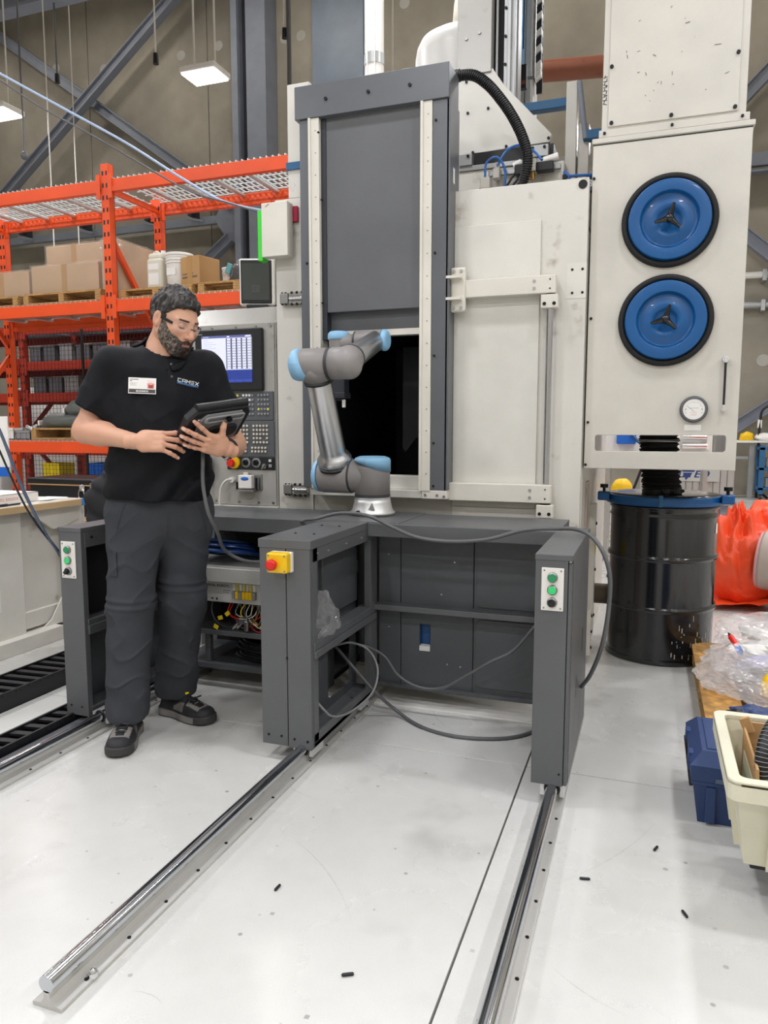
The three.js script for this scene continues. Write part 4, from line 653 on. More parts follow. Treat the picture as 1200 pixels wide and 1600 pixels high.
  const wt = canvasTex(64, 512, (x, w, h) => { x.fillStyle = '#d8d5cd'; x.fillRect(0, 0, w, h); x.save(); x.translate(44, 500); x.rotate(-PI / 2); x.fillStyle = '#3a352f'; x.font = 'italic bold 40px serif'; x.fillText('WorkinAW III', 0, 0); x.restore(); });
  // scuff marks
  const sc = rng(12); const sg = []; for (let i = 0; i < 22; i++) { const x = -0.18 + sc() * 0.42, y = 2.68 + sc() * 0.42, a = sc() * 3; sg.push(bar([x, y, zf - 0.0028], [x + 0.03 * Math.cos(a) * sc(), y + 0.02 * Math.sin(a) * sc(), zf - 0.0028], 0.003 + 0.004 * sc(), 0.001)); }
  part('scuff_marks', sg, std('scuff', 0x8f897c, 0.7), d).userData.kind = 'stuff';
  const mk = []; for (let i = 0; i < 9; i++) { const y = 2.73 + i * 0.0135; mk.push(bar([-0.263, y, zf - 0.0095], [-0.245, y + 0.006 * (i % 3 - 1), zf - 0.0095], 0.004, 0.001), bar([-0.258 + 0.008 * (i % 2), y, zf - 0.0095], [-0.255 + 0.008 * (i % 2), y + 0.012, zf - 0.0095], 0.003, 0.001)); }
  part('pen_writing', mk, M.bolt, d, 'black hand lettering up the left edge');
}
{
  const cx = 0.08, cz = -4.425, r = 0.287;
  const d = thing('steel_drum', 'black steel drum with a blue clamp ring under the filter cabinet', 'drum', [cx, 0, cz]);
  const P = [[0, 0.0], [r - 0.012, 0.0], [r, 0.008], [r, 0.03], [r - 0.006, 0.04], [r - 0.006, 0.285], [r + 0.004, 0.292], [r + 0.006, 0.302], [r + 0.004, 0.312], [r - 0.006, 0.32], [r - 0.006, 0.56], [r + 0.004, 0.567], [r + 0.006, 0.577], [r + 0.004, 0.587], [r - 0.006, 0.595], [r - 0.006, 0.79], [r + 0.002, 0.80], [r - 0.006, 0.812], [r - 0.006, 0.835], [r + 0.003, 0.842], [r + 0.003, 0.872], [0, 0.872]];
  part('body', lathe(P, 72).translate(cx, 0, cz), M.drum, d);
  const sp = []; const rr = rng(3); for (let i = 0; i < 46; i++) { const a = (20 + rr() * 70) * D2R * 0.9 - 0.1, y = 0.04 + rr() * rr() * 0.26, h = 0.004 + rr() * 0.03; const g = new THREE.CylinderGeometry(r - 0.0048, r - 0.0048, h, 3, 1, true, a, 0.008 + rr() * 0.012); sp.push(g.translate(cx, y, cz)); }
  part('paint_splashes', sp, std('splash', 0xb9b7ae, 0.6, 0, { side: THREE.DoubleSide }), d, 'dried grey splashes low on the drum').userData.kind = 'stuff';
  const lb = new THREE.CylinderGeometry(r - 0.004, r - 0.004, 0.055, 6, 1, true, 70 * D2R, 0.16); part('paper_label', lb.translate(cx, 0.735, cz), std('paper2', 0xe9e8e4, 0.7, 0, { side: THREE.DoubleSide }), d);
  part('clamp_ring', lathe([[r - 0.01, 0.862], [r + 0.02, 0.862], [r + 0.026, 0.868], [r + 0.026, 0.905], [r + 0.02, 0.911], [r - 0.01, 0.911]], 72).translate(cx, 0, cz), M.blue, d);
  part('lid', lathe([[0, 0.872], [r + 0.004, 0.872], [r + 0.004, 0.914], [r - 0.03, 0.918], [r * 0.55, 0.922], [0, 0.924]], 60).translate(cx, 0, cz), M.drum, d);
  for (const a of [185, 350]) { const t = a * D2R, x = cx + Math.cos(t) * (r + 0.03), z = cz - Math.sin(t) * (r + 0.03) + 0.1; const q = part('clamp_bracket', [RB(0.065, 0.05, 0.06, 0.008).translate(x, 0.9, z)], M.blue, d); part('thumb_screw', [cyl([x, 0.92, z], [x, 0.95, z], 0.008), cyl([x, 0.945, z], [x, 0.965, z], 0.022, 0.022, 10)], M.bolt, q); }
  part('clamp_tab', RB(0.022, 0.062, 0.02, 0.004).translate(cx - 0.02, 0.893, cz + r + 0.028), M.bluesteel, d);
  const q = []; for (let i = 0; i < 2; i++) q.push(cyl([cx + 0.01 + i * 0.055, 0.924, cz + 0.14], [cx + 0.01 + i * 0.055, 0.947, cz + 0.14], 0.026, 0.022, 10)); q.push(RB(0.12, 0.018, 0.028, 0.008).translate(cx + 0.04, 0.938, cz + 0.145));
  part('lid_knob', q, M.black, d);
  const h = thing('flexible_hose', 'black ribbed flexible hose from the cabinet into the drum lid', 'hose', [0.06, 0.924, -4.42]);
  const seg = []; const ax = (y) => [0.068 - 0.035 * (y - 0.924) / 0.4 - 0.004 * Math.sin((y - 0.92) * 9), y, -4.42];
  for (let i = 0; i < 15; i++) { const y = 0.93 + i * 0.0262; seg.push(cyl(ax(y), ax(y + 0.013), 0.093, 0.104, 32), cyl(ax(y + 0.013), ax(y + 0.0262), 0.104, 0.093, 32)); }
  part('sleeve', seg, M.blackmatte, h); part('hose_band', new THREE.TorusGeometry(0.105, 0.006, 8, 36).rotateX(PI / 2).scale(1, 1.5, 1).translate(ax(1.205)[0], 1.205, -4.42), M.steel, h);
  const rb = []; for (let i = 0; i < 12; i++) { const y = 0.945 + i * 0.03; rb.push(new THREE.TorusGeometry(0.1035, 0.0035, 6, 36).rotateX(PI / 2 + (i % 2 ? 0.06 : -0.03)).translate(ax(y)[0], y, -4.42)); } part('hoop', rb, M.rubber, h); part('collar', cyl([0.068, 0.92, -4.42], [0.068, 0.95, -4.42], 0.108, 0.1, 32), M.black, h);
}

// ---------------------------------------------------------------- robot arm
{
  const r = thing('jointed_robot', 'grey and silver jointed robot arm with light blue caps on the dark cart', 'robot arm', [-1.24, 0.862, -3.3]);
  const X = -1.24, Z = -3.3;
  const b = part('base', lathe([[0, 0], [0.108, 0], [0.108, 0.016], [0.098, 0.022], [0.088, 0.06], [0.084, 0.088], [0, 0.088]], 40).translate(X, 0.862, Z), M.castalu, r, 'cast silver base');
  part('cable_port', cyl([X - 0.035, 0.882, Z + 0.09], [X - 0.035, 0.882, Z + 0.108], 0.009), M.black, b);
  part('warning_triangle', plateZ(poly([[-0.017, -0.015], [0.017, -0.015], [0, 0.02]]), 0, 0.002).rotateX(-0.28).translate(X + 0.03, 0.908, Z + 0.089), M.steel, b);
  const hs = []; for (let i = 0; i < 5; i++) for (let k = 0; k < 2; k++) hs.push(boltZ(X - 0.05 + i * 0.015, 0.918 + k * 0.012, Z + 0.083 - 0.001 * Math.abs(i - 3) * 4, 0.0025, 0.003)); part('screw_holes', hs, M.steel, b);
  part('joint_ring', cyl([X, 0.95, Z], [X, 0.962, Z], 0.085, 0.085, 40), M.robotring, r);
  part('shoulder_housing', [lathe([[0, 0.962], [0.084, 0.962], [0.084, 1.085], [0.08, 1.10], [0, 1.10]], 44).translate(X, 0, Z), cyl([X, 1.045, Z], [-1.335, 1.045, Z], 0.079, 0.079, 40), new THREE.SphereGeometry(0.079, 32, 20).translate(X, 1.045, Z)], M.robotgray, r);
  { const g = lathe([[0, 0.05], [0.06, 0.048], [0.081, 0.04], [0.087, 0.03], [0.0875, 0], [0, 0]], 44); const p = g.attributes.position; for (let i = 0; i < p.count; i++) if (p.getY(i) < 0.002) p.setY(i, 0.004 - 0.33 * p.getX(i)); g.computeVertexNormals(); part('joint_cap', g.translate(X, 1.093, Z), M.robotblue, r, 'light blue shoulder cap'); }
  part('joint_ring', cyl([-1.335, 1.045, Z], [-1.347, 1.045, Z], 0.081, 0.081, 40), M.robotring, r);
  // rounded cylinder along x with end radius
  const xcyl = (x0, x1, y, z, rad, e = 0.03) => { const L = Math.abs(x1 - x0), s = Math.sign(x1 - x0); const pr = [[0, 0], [rad, 0], [rad, L - e]]; for (let i = 1; i <= 6; i++) { const a = i / 6 * PI / 2; pr.push([rad - e + e * Math.cos(a), L - e + e * Math.sin(a)]); } pr.push([0, L]); const g = lathe(pr, 40); g.rotateZ(s > 0 ? -PI / 2 : PI / 2); return g.translate(x0, y, z); };
  part('upper_joint_housing', [xcyl(-1.345, -1.505, 1.045, Z, 0.084, 0.02)], M.robotgray, r);
  part('joint_cap', xcyl(-1.503, -1.536, 1.045, Z, 0.08, 0.028), M.robotblue, r, 'light blue cap at the foot of the upper arm');
  const J2 = V(-1.42, 1.045, Z), J3 = V(-1.42, 1.555, -3.06), ud = J3.clone().sub(J2).normalize();
  const along = (prof, from, dir, seg = 40) => { const g = lathe(prof, seg); g.applyQuaternion(new THREE.Quaternion().setFromUnitVectors(V(0, 1, 0), dir)); return g.translate(...from.toArray()); };
  part('joint_ring', along([[0, 0.052], [0.083, 0.052], [0.083, 0.07], [0, 0.07]], J2, ud), M.robotring, r);
  const LU = J3.distanceTo(J2);
  part('upper_arm_tube', along([[0, 0.068], [0.081, 0.068], [0.083, 0.078], [0.084, 0.092], [0.076, 0.108], [0.066, 0.118], [0.062, 0.13], [0.056, LU - 0.07], [0, LU - 0.07]], J2, ud, 56), M.alu, r, 'brushed silver upper arm tube');
  part('joint_ring', along([[0, LU - 0.085], [0.0665, LU - 0.085], [0.0665, LU - 0.068], [0, LU - 0.068]], J2, ud), M.robotring, r);
  part('elbow_housing', [xcyl(-1.352, -1.49, 1.555, -3.06, 0.071, 0.012), along([[0, LU - 0.085], [0.066, LU - 0.069], [0.071, LU - 0.03], [0.071, LU], [0, LU]], J2, ud)], M.robotgray, r);
  { const g = lathe([[0, 0], [0.071, 0], [0.073, 0.012], [0.068, 0.03], [0.05, 0.042], [0, 0.046]], 40); const p = g.attributes.position; for (let i = 0; i < p.count; i++) if (p.getY(i) < 0.002) p.setY(i, -0.025 + 0.35 * p.getX(i)); g.computeVertexNormals(); part('joint_cap', g.rotateZ(PI / 2).translate(-1.49, 1.555, -3.06), M.robotblue, r, 'light blue elbow cap'); }
  part('joint_ring', cyl([-1.352, 1.555, -3.06], [-1.339, 1.555, -3.06], 0.073, 0.073, 40), M.robotring, r);
  const F0 = V(-1.275, 1.558, -3.06), F1 = V(-1.285, 1.70, -3.48), fd = F1.clone().sub(F0).normalize(), LF = F1.distanceTo(F0);
  part('forearm_housing', [xcyl(-1.34, -1.206, 1.556, -3.06, 0.071, 0.05), along([[0, 0], [0.07, 0], [0.066, 0.05], [0.06, 0.08], [0, 0.08]], F0, fd)], M.robotgray, r);
  part('joint_ring', along([[0, 0.078], [0.0605, 0.078], [0.0605, 0.09], [0, 0.09]], F0, fd), M.robotring, r);
  part('forearm_tube', along([[0, 0.088], [0.054, 0.088], [0.049, LF], [0, LF]], F0, fd, 48), M.alu, r, 'silver forearm tube');
  const yw = 1.70, zw = -3.48;
  part('wrist_housing', [xcyl(-1.385, -1.25, yw, zw, 0.05, 0.01)], M.robotgray, r);
  part('joint_cap', xcyl(-1.25, -1.222, yw, zw, 0.052, 0.02), M.robotblue, r, 'light blue wrist cap at the right end');
  part('joint_ring', cyl([-1.385, yw, zw], [-1.395, yw, zw], 0.049, 0.049, 32), M.robotring, r);
  part('wrist_housing', [xcyl(-1.395, -1.47, yw - 0.01, zw, 0.046, 0.01), cyl([-1.485, 1.60, zw], [-1.485, 1.715, zw], 0.048, 0.05, 36)], M.robotgray, r);
  { const g = lathe([[0.052, 0], [0.056, 0.008], [0.054, 0.03], [0.045, 0.04], [0, 0.043], [0, 0]], 36); part('joint_cap', g.translate(-1.485, 1.71, zw), M.robotblue, r, 'light blue wrist cap on top'); }
  part('wrist_flange', cyl([-1.485, 1.56, zw], [-1.485, 1.60, zw], 0.04, 0.045, 32), M.robotring, r);
  const gp = part('gripper', [RB(0.075, 0.12, 0.07, 0.006).translate(-1.482, 1.50, zw), RB(0.085, 0.03, 0.08, 0.004).translate(-1.482, 1.435, zw), RB(0.05, 0.012, 0.05, 0.003).translate(-1.482, 1.415, zw)], M.darksteel, r, 'dark grey gripper');
  part('gripper_finger', RB(0.016, 0.04, 0.014, 0.003).translate(-1.452, 1.395, zw + 0.02), M.plasticw, gp, 'white gripper finger'); part('gripper_finger', RB(0.012, 0.03, 0.012, 0.003).translate(-1.50, 1.40, zw + 0.01), M.darksteel, gp);
  for (const x of [-1.5, -1.465]) part('bolt', boltZ(x, 1.535, zw + 0.035, 0.004, 0.003), M.steel, gp);
}
// ---------------------------------------------------------------- robot cart: three legs on rails joined by a rear cabinet
{
  const zf = -2.44, yb = 0.062, T = 0.862;
  const c = thing('robot_cart', 'dark grey sheet metal cart of three upright legs and a rear cabinet carrying the robot', 'cart', [-1.27, 0, -2.9]);
  // middle leg
  part('front_plate', [bb(-1.372, -1.2635, yb, T - 0.03, zf - 0.03, zf, 0.002)], M.gantry, c);
  part('front_plate', [bb(-1.2605, -1.163, yb - 0.004, T - 0.03, zf - 0.03, zf, 0.002)], M.gantry, c);
  part('top_cover', [bb(-1.376, -1.158, T - 0.034, T, -3.02, zf + 0.004, 0.003)], M.gantry, c);
  part('side_rail', [bb(-1.172, -1.160, T - 0.085, T - 0.03, -3.1, zf - 0.02, 0.002)], M.gantry, c);
  part('shelf_rail', [bb(-1.22, -1.156, 0.438, 0.472, -3.12, zf - 0.02, 0.003), bb(-1.17, -1.150, 0.41, 0.438, -3.12, zf - 0.02, 0.003)], M.gantry, c);
  part('bottom_rail', [bb(-1.30, -1.160, 0.062, 0.082, -3.14, zf - 0.02, 0.002), bb(-1.172, -1.16, 0.062, 0.115, -3.14, zf - 0.02, 0.002)], M.gantry, c);
  part('inner_post', bb(-1.19, -1.158, 0.08, T - 0.03, -3.14, -3.06, 0.002), M.gantry, c);
  part('front_post', bb(-1.175, -1.160, 0.08, T - 0.03, zf - 0.06, zf - 0.02, 0.002), M.gantry, c);
  // rear wall of the middle leg (plates with rounded cut-outs)
  part('web_plate', plateX(poly([[zf - 0.03, 0.07], [-3.12, 0.07], [-3.12, T - 0.035], [zf - 0.03, T - 0.035]], [rrect(-2.66, -2.49, 0.12, 0.40, 0.03).reverse(), rrect(-3.05, -2.80, 0.12, 0.40, 0.03).reverse(), rrect(-3.05, -2.74, 0.52, 0.79, 0.03).reverse()]), -1.262, -1.256), M.gantryd, c);
  part('left_skin', plateX(poly([[zf - 0.03, 0.07], [-3.12, 0.07], [-3.12, T - 0.035], [zf - 0.03, T - 0.035]], [rrect(-2.64, -2.49, 0.13, 0.30, 0.02).reverse()]), -1.372, -1.366), M.gantryd, c);
  part('inner_pan', [bb(-1.262, -1.24, 0.49, 0.80, -3.1, -2.72, 0.004)], M.gantryd, c);
  for (const [z, y] of [[-2.6, T - 0.06], [-2.78, T - 0.06], [-2.95, T - 0.06], [-2.5, T - 0.055]]) part('bolt', boltX(-1.16, y, z, 0.005, 0.004), M.zinc, c);
  for (const [x, y] of [[-1.345, 0.10], [-1.29, 0.10], [-1.235, 0.095], [-1.18, 0.092], [-1.262, T - 0.06], [-1.262, 0.41]]) part('bolt', boltZ(x, y, zf, 0.005, 0.003), M.bolt, c);
  for (const z of [-2.6, -2.85]) for (const x of [-1.3, -1.22]) part('bolt', cyl([x, T, z], [x, T + 0.003, z], 0.005), M.bolt, c);
  // right leg
  part('front_plate', bb(-0.343, -0.238, 0.072, T - 0.005, zf - 0.03, zf, 0.002), M.gantry, c);
  part('front_plate', [bb(-0.236, -0.225, 0.075, T - 0.03, zf - 0.03, zf - 0.003, 0.002)], M.gantry, c);
  part('top_cover', [bb(-0.345, -0.222, T - 0.02, T, -3.14, zf + 0.003, 0.003)], M.gantry, c);
  part('right_skin', plateX(poly([[zf - 0.03, 0.075], [-3.12, 0.075], [-3.12, T - 0.02], [zf - 0.03, T - 0.02]], [rrect(-2.93, -2.90, 0.40, 0.50, 0.005).reverse(), rrect(-2.70, -2.68, 0.30, 0.38, 0.005).reverse()]), -0.229, -0.223), M.gantry, c);
  part('left_skin', bb(-0.343, -0.337, 0.075, T - 0.02, -3.14, zf - 0.03), M.gantryd, c); part('bottom_rail', bb(-0.343, -0.225, 0.07, 0.08, -3.14, zf - 0.02), M.gantryd, c);
  part('bolt', boltZ(-0.25, 0.115, zf, 0.004, 0.002), M.bolt, c);
  part('seam', bb(-0.2378, -0.2362, 0.075, T - 0.02, zf - 0.02, zf - 0.004), M.bolt, c);
  // left leg
  part('front_plate', bb(-2.322, -2.207, 0.052, T - 0.01, zf - 0.03, zf, 0.002), M.gantry, c);
  part('top_cover', [bb(-2.325, -2.204, T - 0.02, T, -3.14, zf + 0.003, 0.003)], M.gantry, c);
  part('side_rail', bb(-2.215, -2.205, T - 0.085, T - 0.02, -3.12, zf - 0.02, 0.002), M.gantry, c);
  part('shelf_rail', [bb(-2.26, -2.203, 0.445, 0.47, -3.12, zf - 0.02, 0.003), bb(-2.215, -2.2, 0.405, 0.445, -3.12, zf - 0.02, 0.003)], M.gantry, c);
  part('bottom_rail', bb(-2.30, -2.205, 0.06, 0.09, -3.12, zf - 0.02, 0.003), M.gantry, c);
  part('outer_skin', plateX(poly([[zf - 0.03, 0.055], [-3.12, 0.055], [-3.12, T - 0.02], [zf - 0.03, T - 0.02]], [[[-2.50, 0.27], [-2.56, 0.27], [-2.56, 0.36], [-2.50, 0.36]].reverse(), [[-2.50, 0.19], [-2.56, 0.19], [-2.56, 0.215], [-2.50, 0.215]].reverse()]), -2.322, -2.316), M.gantryd, c);
  part('divider', bb(-2.285, -2.27, 0.47, T - 0.09, -3.1, zf - 0.04), M.blackmatte, c);
  for (const [x, y] of [[-2.295, 0.095], [-2.24, 0.092]]) part('bolt', boltZ(x, y, zf, 0.004, 0.003), M.bolt, c);
  part('bolt', boltX(-2.205, T - 0.045, -2.5, 0.007, 0.004), M.bolt, c);
  // rear cabinet
  part('rear_beam', [bb(-1.16, -0.337, 0.80, T - 0.004, -3.45, -3.02, 0.003)], M.gantry, c);
  part('table_top', bb(-1.42, -1.02, T - 0.012, T, -3.46, -3.03, 0.003), M.gantry, c);
  const zb = -3.17;
  part('rear_panel', bb(-1.16, -1.055, 0.075, 0.805, zb - 0.012, zb, 0.003), M.gantryd, c);
  part('rear_panel', plateZ(poly([[-1.052, 0.075], [-0.715, 0.075], [-0.715, 0.80], [-1.052, 0.80]], [[[-0.962, 0.27], [-0.912, 0.27], [-0.912, 0.385], [-0.962, 0.385]].reverse()]), zb - 0.012, zb, 0.002), M.gantryd, c);
  part('rear_panel', bb(-0.712, -0.34, 0.075, 0.805, zb - 0.012, zb, 0.003), M.gantryd, c);
  part('raised_plate', plateZ(poly(rrect(-0.70, -0.345, 0.485, 0.80, 0.03)), zb, zb + 0.005, 0.001), M.gantryd, c);
  part('raised_plate', plateZ(poly(rrect(-0.70, -0.345, 0.12, 0.43, 0.03)), zb, zb + 0.005, 0.001), M.gantryd, c);
  part('window_plate', bb(-0.975, -0.90, 0.26, 0.40, zb - 0.045, zb - 0.035), M.bluedk, c, 'blue plate seen through the cut-out'); part('window_lip', bb(-0.962, -0.912, 0.262, 0.285, zb - 0.03, zb + 0.004), M.plasticw, c);
  part('ledge', [bb(-1.16, -0.34, 0.452, 0.478, zb, -3.10, 0.003)], M.gantry, c);
  part('bottom_lip', bb(-1.16, -0.34, 0.078, 0.095, zb, -3.15, 0.002), M.gantryd, c);
  for (const [x, y] of [[-0.83, 0.21], [-0.77, 0.205], [-0.86, 0.53], [-0.55, 0.53], [-0.47, 0.53], [-0.8, 0.68], [-1.11, 0.70], [-1.11, 0.36]]) part('bolt', boltZ(x, y, zb, 0.005, 0.004), M.zinc, c);
  part('rear_skin', bb(-2.32, -0.36, 0.075, T - 0.02, -3.47, -3.46), M.gantryd, c);
  // left bay: shelves for the controller
  part('rear_beam', bb(-2.2, -1.372, 0.79, T - 0.004, -3.45, -3.02, 0.003), M.gantry, c);
  part('shelf', bb(-2.2, -1.372, 0.40 - 0.13, 0.40 - 0.105, -3.45, -3.05, 0.002), M.gantry, c); part('shelf', bb(-2.2, -1.372, 0.545, 0.615, -3.45, -3.0, 0.004), M.plategray, c, 'pale grey drawer front');
  part('shelf', bb(-2.2, -1.372, 0.10, 0.125, -3.45, -3.05, 0.002), M.gantryd, c); part('bottom_rail', bb(-2.2, -1.372, 0.085, 0.11, -3.46, -3.12), M.blackmatte, c);
  part('bay_back', bb(-2.2, -1.372, 0.1, 0.79, -3.44, -3.43), M.blackmatte, c);
  part('post', bb(-2.04, -2.01, 0.125, 0.27, -3.1, -3.07, 0.003), M.gantry, c);
  // sliding bearings on the rails
  for (const [x, z] of [[-1.205, -2.5], [-0.272, -2.5], [-2.155, -2.5], [-1.205, -3.0], [-0.272, -3.0], [-2.155, -3.0]]) { const s = part('rail_bearing', [plateZ(poly([[x - 0.04, 0.03], [x - 0.04, 0.075], [x + 0.04, 0.075], [x + 0.04, 0.03], [x + 0.026, 0.03], [x + 0.026, 0.06], [x - 0.026, 0.06], [x - 0.026, 0.03]]), z - 0.05, z + 0.05)], M.castalu, c); part('seal', new THREE.TorusGeometry(0.024, 0.004, 6, 24).translate(x, 0.058, z + 0.05), M.black, s); }
  // button stations
  const station = (x0, x1, y0, y1, label) => { const p = part('button_plate', bb(x0, x1, y0, y1, zf, zf + 0.006, 0.002), M.plasticw, c, label); const cx = (x0 + x1) / 2, h = y1 - y0;
    const ring = (y) => part('bezel', lathe([[0.011, 0], [0.017, 0], [0.016, 0.008], [0.011, 0.009]], 28).rotateX(PI / 2).translate(cx, y, zf + 0.006), M.steel, p);
    ring(y1 - h * 0.22); part('push_button', cyl([cx, y1 - h * 0.22, zf + 0.006], [cx, y1 - h * 0.22, zf + 0.018], 0.0145, 0.0135, 28), M.green, p, 'dark green push button');
    ring(y1 - h * 0.51); part('pilot_lamp', cyl([cx, y1 - h * 0.51, zf + 0.006], [cx, y1 - h * 0.51, zf + 0.016], 0.0145, 0.013, 28), M.greenlit, p, 'bright green lit button');
    ring(y1 - h * 0.8); part('selector_switch', [cyl([cx, y1 - h * 0.8, zf + 0.006], [cx, y1 - h * 0.8, zf + 0.02], 0.0135, 0.0125, 24), bar([cx - 0.008, y1 - h * 0.8 - 0.008, zf + 0.024], [cx + 0.008, y1 - h * 0.8 + 0.008, zf + 0.024], 0.007, 0.012)], M.black, p);
    for (const a of [x0 + 0.009, x1 - 0.009]) for (const b of [y0 + 0.009, y1 - 0.009]) part('screw', boltZ(a, b, zf + 0.006, 0.0035, 0.0015), M.steel, p); };
  station(-0.322, -0.25, 0.675, 0.818, 'white button plate on the right leg'); station(-2.308, -2.235, 0.648, 0.803, 'white button plate on the left leg');
  const e = part('stop_box', RB(0.085, 0.075, 0.05, 0.008).translate(-1.275, 0.78, zf + 0.025), M.yellow, c, 'yellow emergency stop box'); part('box_base', RB(0.086, 0.076, 0.02, 0.004).translate(-1.272, 0.78, zf + 0.008), M.plasticw, e);
  part('mushroom_button', [cyl([-1.285, 0.777, zf + 0.05], [-1.285, 0.777, zf + 0.065], 0.014), lathe([[0, 0.022], [0.014, 0.021], [0.02, 0.016], [0.021, 0.004], [0.017, 0], [0, 0]], 32).rotateX(PI / 2).translate(-1.285, 0.777, zf + 0.062)], M.red, e, 'red mushroom button');
  for (const [a, b] of [[-1.308, 0.808], [-1.242, 0.808], [-1.308, 0.752], [-1.242, 0.752]]) part('screw', boltZ(a, b, zf + 0.05, 0.004, 0.002), M.steel, e);
}
{ // things on and in the cart
  const k = thing('robot_controller', 'pale control box with black lettering and yellow terminals on the cart shelf behind the man', 'controller', [-1.85, 0.272, -3.2]);
  part('case', bb(-2.12, -1.40, 0.43, 0.54, -3.4, -3.07, 0.004), M.plategray, k); part('lower_box', bb(-2.12, -1.40, 0.296, 0.43, -3.42, -3.30), M.blackmatte, k); for (const x of [-2.1, -1.42]) part('leg', bb(x - 0.01, x + 0.01, 0.296, 0.43, -3.3, -3.1), M.zinc, k);
  const ft = canvasTex(1024, 160, (x, w, h) => { x.fillStyle = '#c9c7c2'; x.fillRect(0, 0, w, h); x.fillStyle = '#111'; x.font = 'bold 26px sans-serif'; x.fillText('UNIVERSAL ROBOTS', 72, 42); x.font = '9px sans-serif'; x.fillStyle = '#555'; x.fillRect(270, 64, 60, 4); x.fillRect(270, 80, 50, 4); x.strokeStyle = '#888'; x.strokeRect(60, 84, 100, 46); x.fillStyle = '#666'; for (let i = 0; i < 3; i++) x.fillRect(68, 92 + i * 11, 50 + i * 9, 3); x.fillStyle = '#222'; x.fillRect(210, 130, 14, 18); x.fillRect(170, 132, 20, 12); });
  const f = decal(0.7, 0.1, ft, { t: 0.004 }); f.name = 'front_panel'; f.position.set(-1.76 + 1.85, 0.485 - 0.272, -3.066 + 3.2); k.add(f); f._o = k._o;
  for (let i = 0; i < 7; i++) { part('terminal', [bb(-1.868 + i * 0.0185, -1.852 + i * 0.0185, 0.458, 0.495, -3.066, -3.045, 0.002)], i === 0 || i === 2 || i > 5 ? M.graykey : M.yellow, k); part('terminal_strip', bb(-1.868 + i * 0.0185, -1.856 + i * 0.0185, 0.495, 0.53, -3.066, -3.058, 0.001), i % 2 ? M.yellowkey : M.whitekey, k); }
  const wr = rng(8); const cols = [M.cablew, M.red, M.black, M.cable, M.yellow2, M.cablew, M.brass];
  const w = thing('loose_wires', 'tangle of thin coloured wires with yellow tags below the control box', 'wires', [-1.85, 0.296, -3.1]);
  for (let i = 0; i < 16; i++) { const x0 = -1.90 + wr() * 0.3, x1 = -1.90 + wr() * 0.32; part('wire', tube([[x0, 0.43, -3.09], [x0 + 0.03 * (wr() - 0.5), 0.38, -3.07], [(x0 + x1) / 2, 0.31 + 0.06 * wr(), -3.06 - 0.03 * wr()], [x1, 0.30, -3.06 - 0.06 * wr()], [x1 + 0.05 * (wr() - 0.5), 0.31 + 0.05 * wr(), -3.09]], 0.0022 + 0.001 * wr(), 5), cols[i % cols.length], w); }
  for (const [x, y, a] of [[-1.93, 0.362, 0.3], [-1.955, 0.315, -0.4], [-1.89, 0.385, 0.7]]) part('tag', RB(0.026, 0.02, 0.003, 0.001).rotateZ(a).translate(x, y, -3.04), M.yellow2, w); part('plug', [RB(0.05, 0.03, 0.03, 0.006).translate(-1.81, 0.352, -3.06), RB(0.02, 0.05, 0.02, 0.005).translate(-1.79, 0.33, -3.05)], M.steel, w);
  part('loop', new THREE.TorusGeometry(0.085, 0.004, 6, 40).translate(-1.93, 0.385, -3.1), M.cable, w); part('loop', new THREE.TorusGeometry(0.07, 0.003, 6, 40).translate(-1.80, 0.372, -3.08), M.cable, w);
  std('coilblue', 0x1d3f86, 0.15, 0, { clearcoat: 1 });
  const bc = thing('coiled_cable', 'coil of blue cable with bright glints on the cart shelf under the rear beam', 'cable', [-1.9, 0.615, -3.2]);
  for (let i = 0; i < 7; i++) part('turn', new THREE.TorusGeometry(0.16 - 0.012 * i % 3 * 0.01 - 0.006 * i, 0.007, 8, 56).rotateX(PI / 2 - 0.25 + 0.05 * (i % 3)).translate(-1.98 + 0.012 * (i % 2), 0.65 + i * 0.009, -3.2), i % 2 ? M.coilblue : M.bluedk, bc);
  const kc = thing('coiled_cable', 'coil of black cable lying on the lowest cart shelf', 'cable', [-1.7, 0.125, -3.25]);
  for (let i = 0; i < 8; i++) part('turn', new THREE.TorusGeometry(0.15 - 0.007 * (i % 4), 0.009, 8, 56).rotateX(PI / 2).scale(1.5, 1, 0.8).translate(-1.72 + 0.01 * (i % 3), 0.136 + i * 0.011, -3.24), M.cableblk, kc); part('end_plug', cyl([-1.55, 0.19, -3.08], [-1.44, 0.21, -3.06], 0.012), M.plasticw, kc);
  const bg = thing('parts_bag', 'clear plastic bag of small parts on the middle leg\'s shelf', 'bag', [-1.2, 0.472, -2.53]);
  { const g = new THREE.IcosahedronGeometry(1, 12); const p = g.attributes.position; for (let i = 0; i < p.count; i++) { const x = p.getX(i), y = p.getY(i), z = p.getZ(i); const n = 1 + 0.28 * noise3(x * 2.4, y * 2.4 + 7, z * 2.4) + 0.14 * noise3(x * 6, y * 6, z * 6); const tp = y > 0 ? 1 - 0.45 * y : 1; p.setXYZ(i, x * n * 0.05 * tp, Math.max(0.002, 0.08 + y * n * 0.085), z * n * 0.085 * tp); } g.computeVertexNormals(); part('film', g.translate(-1.165, 0.472, -2.56), M.film, bg); }
  for (let i = 0; i < 5; i++) part('screw', cyl([-1.195 + 0.008 * (i % 3), 0.478 + 0.004 * i, -2.51 - 0.012 * i], [-1.18, 0.48 + 0.004 * i, -2.52 - 0.012 * i], 0.004), M.bolt, bg);
}
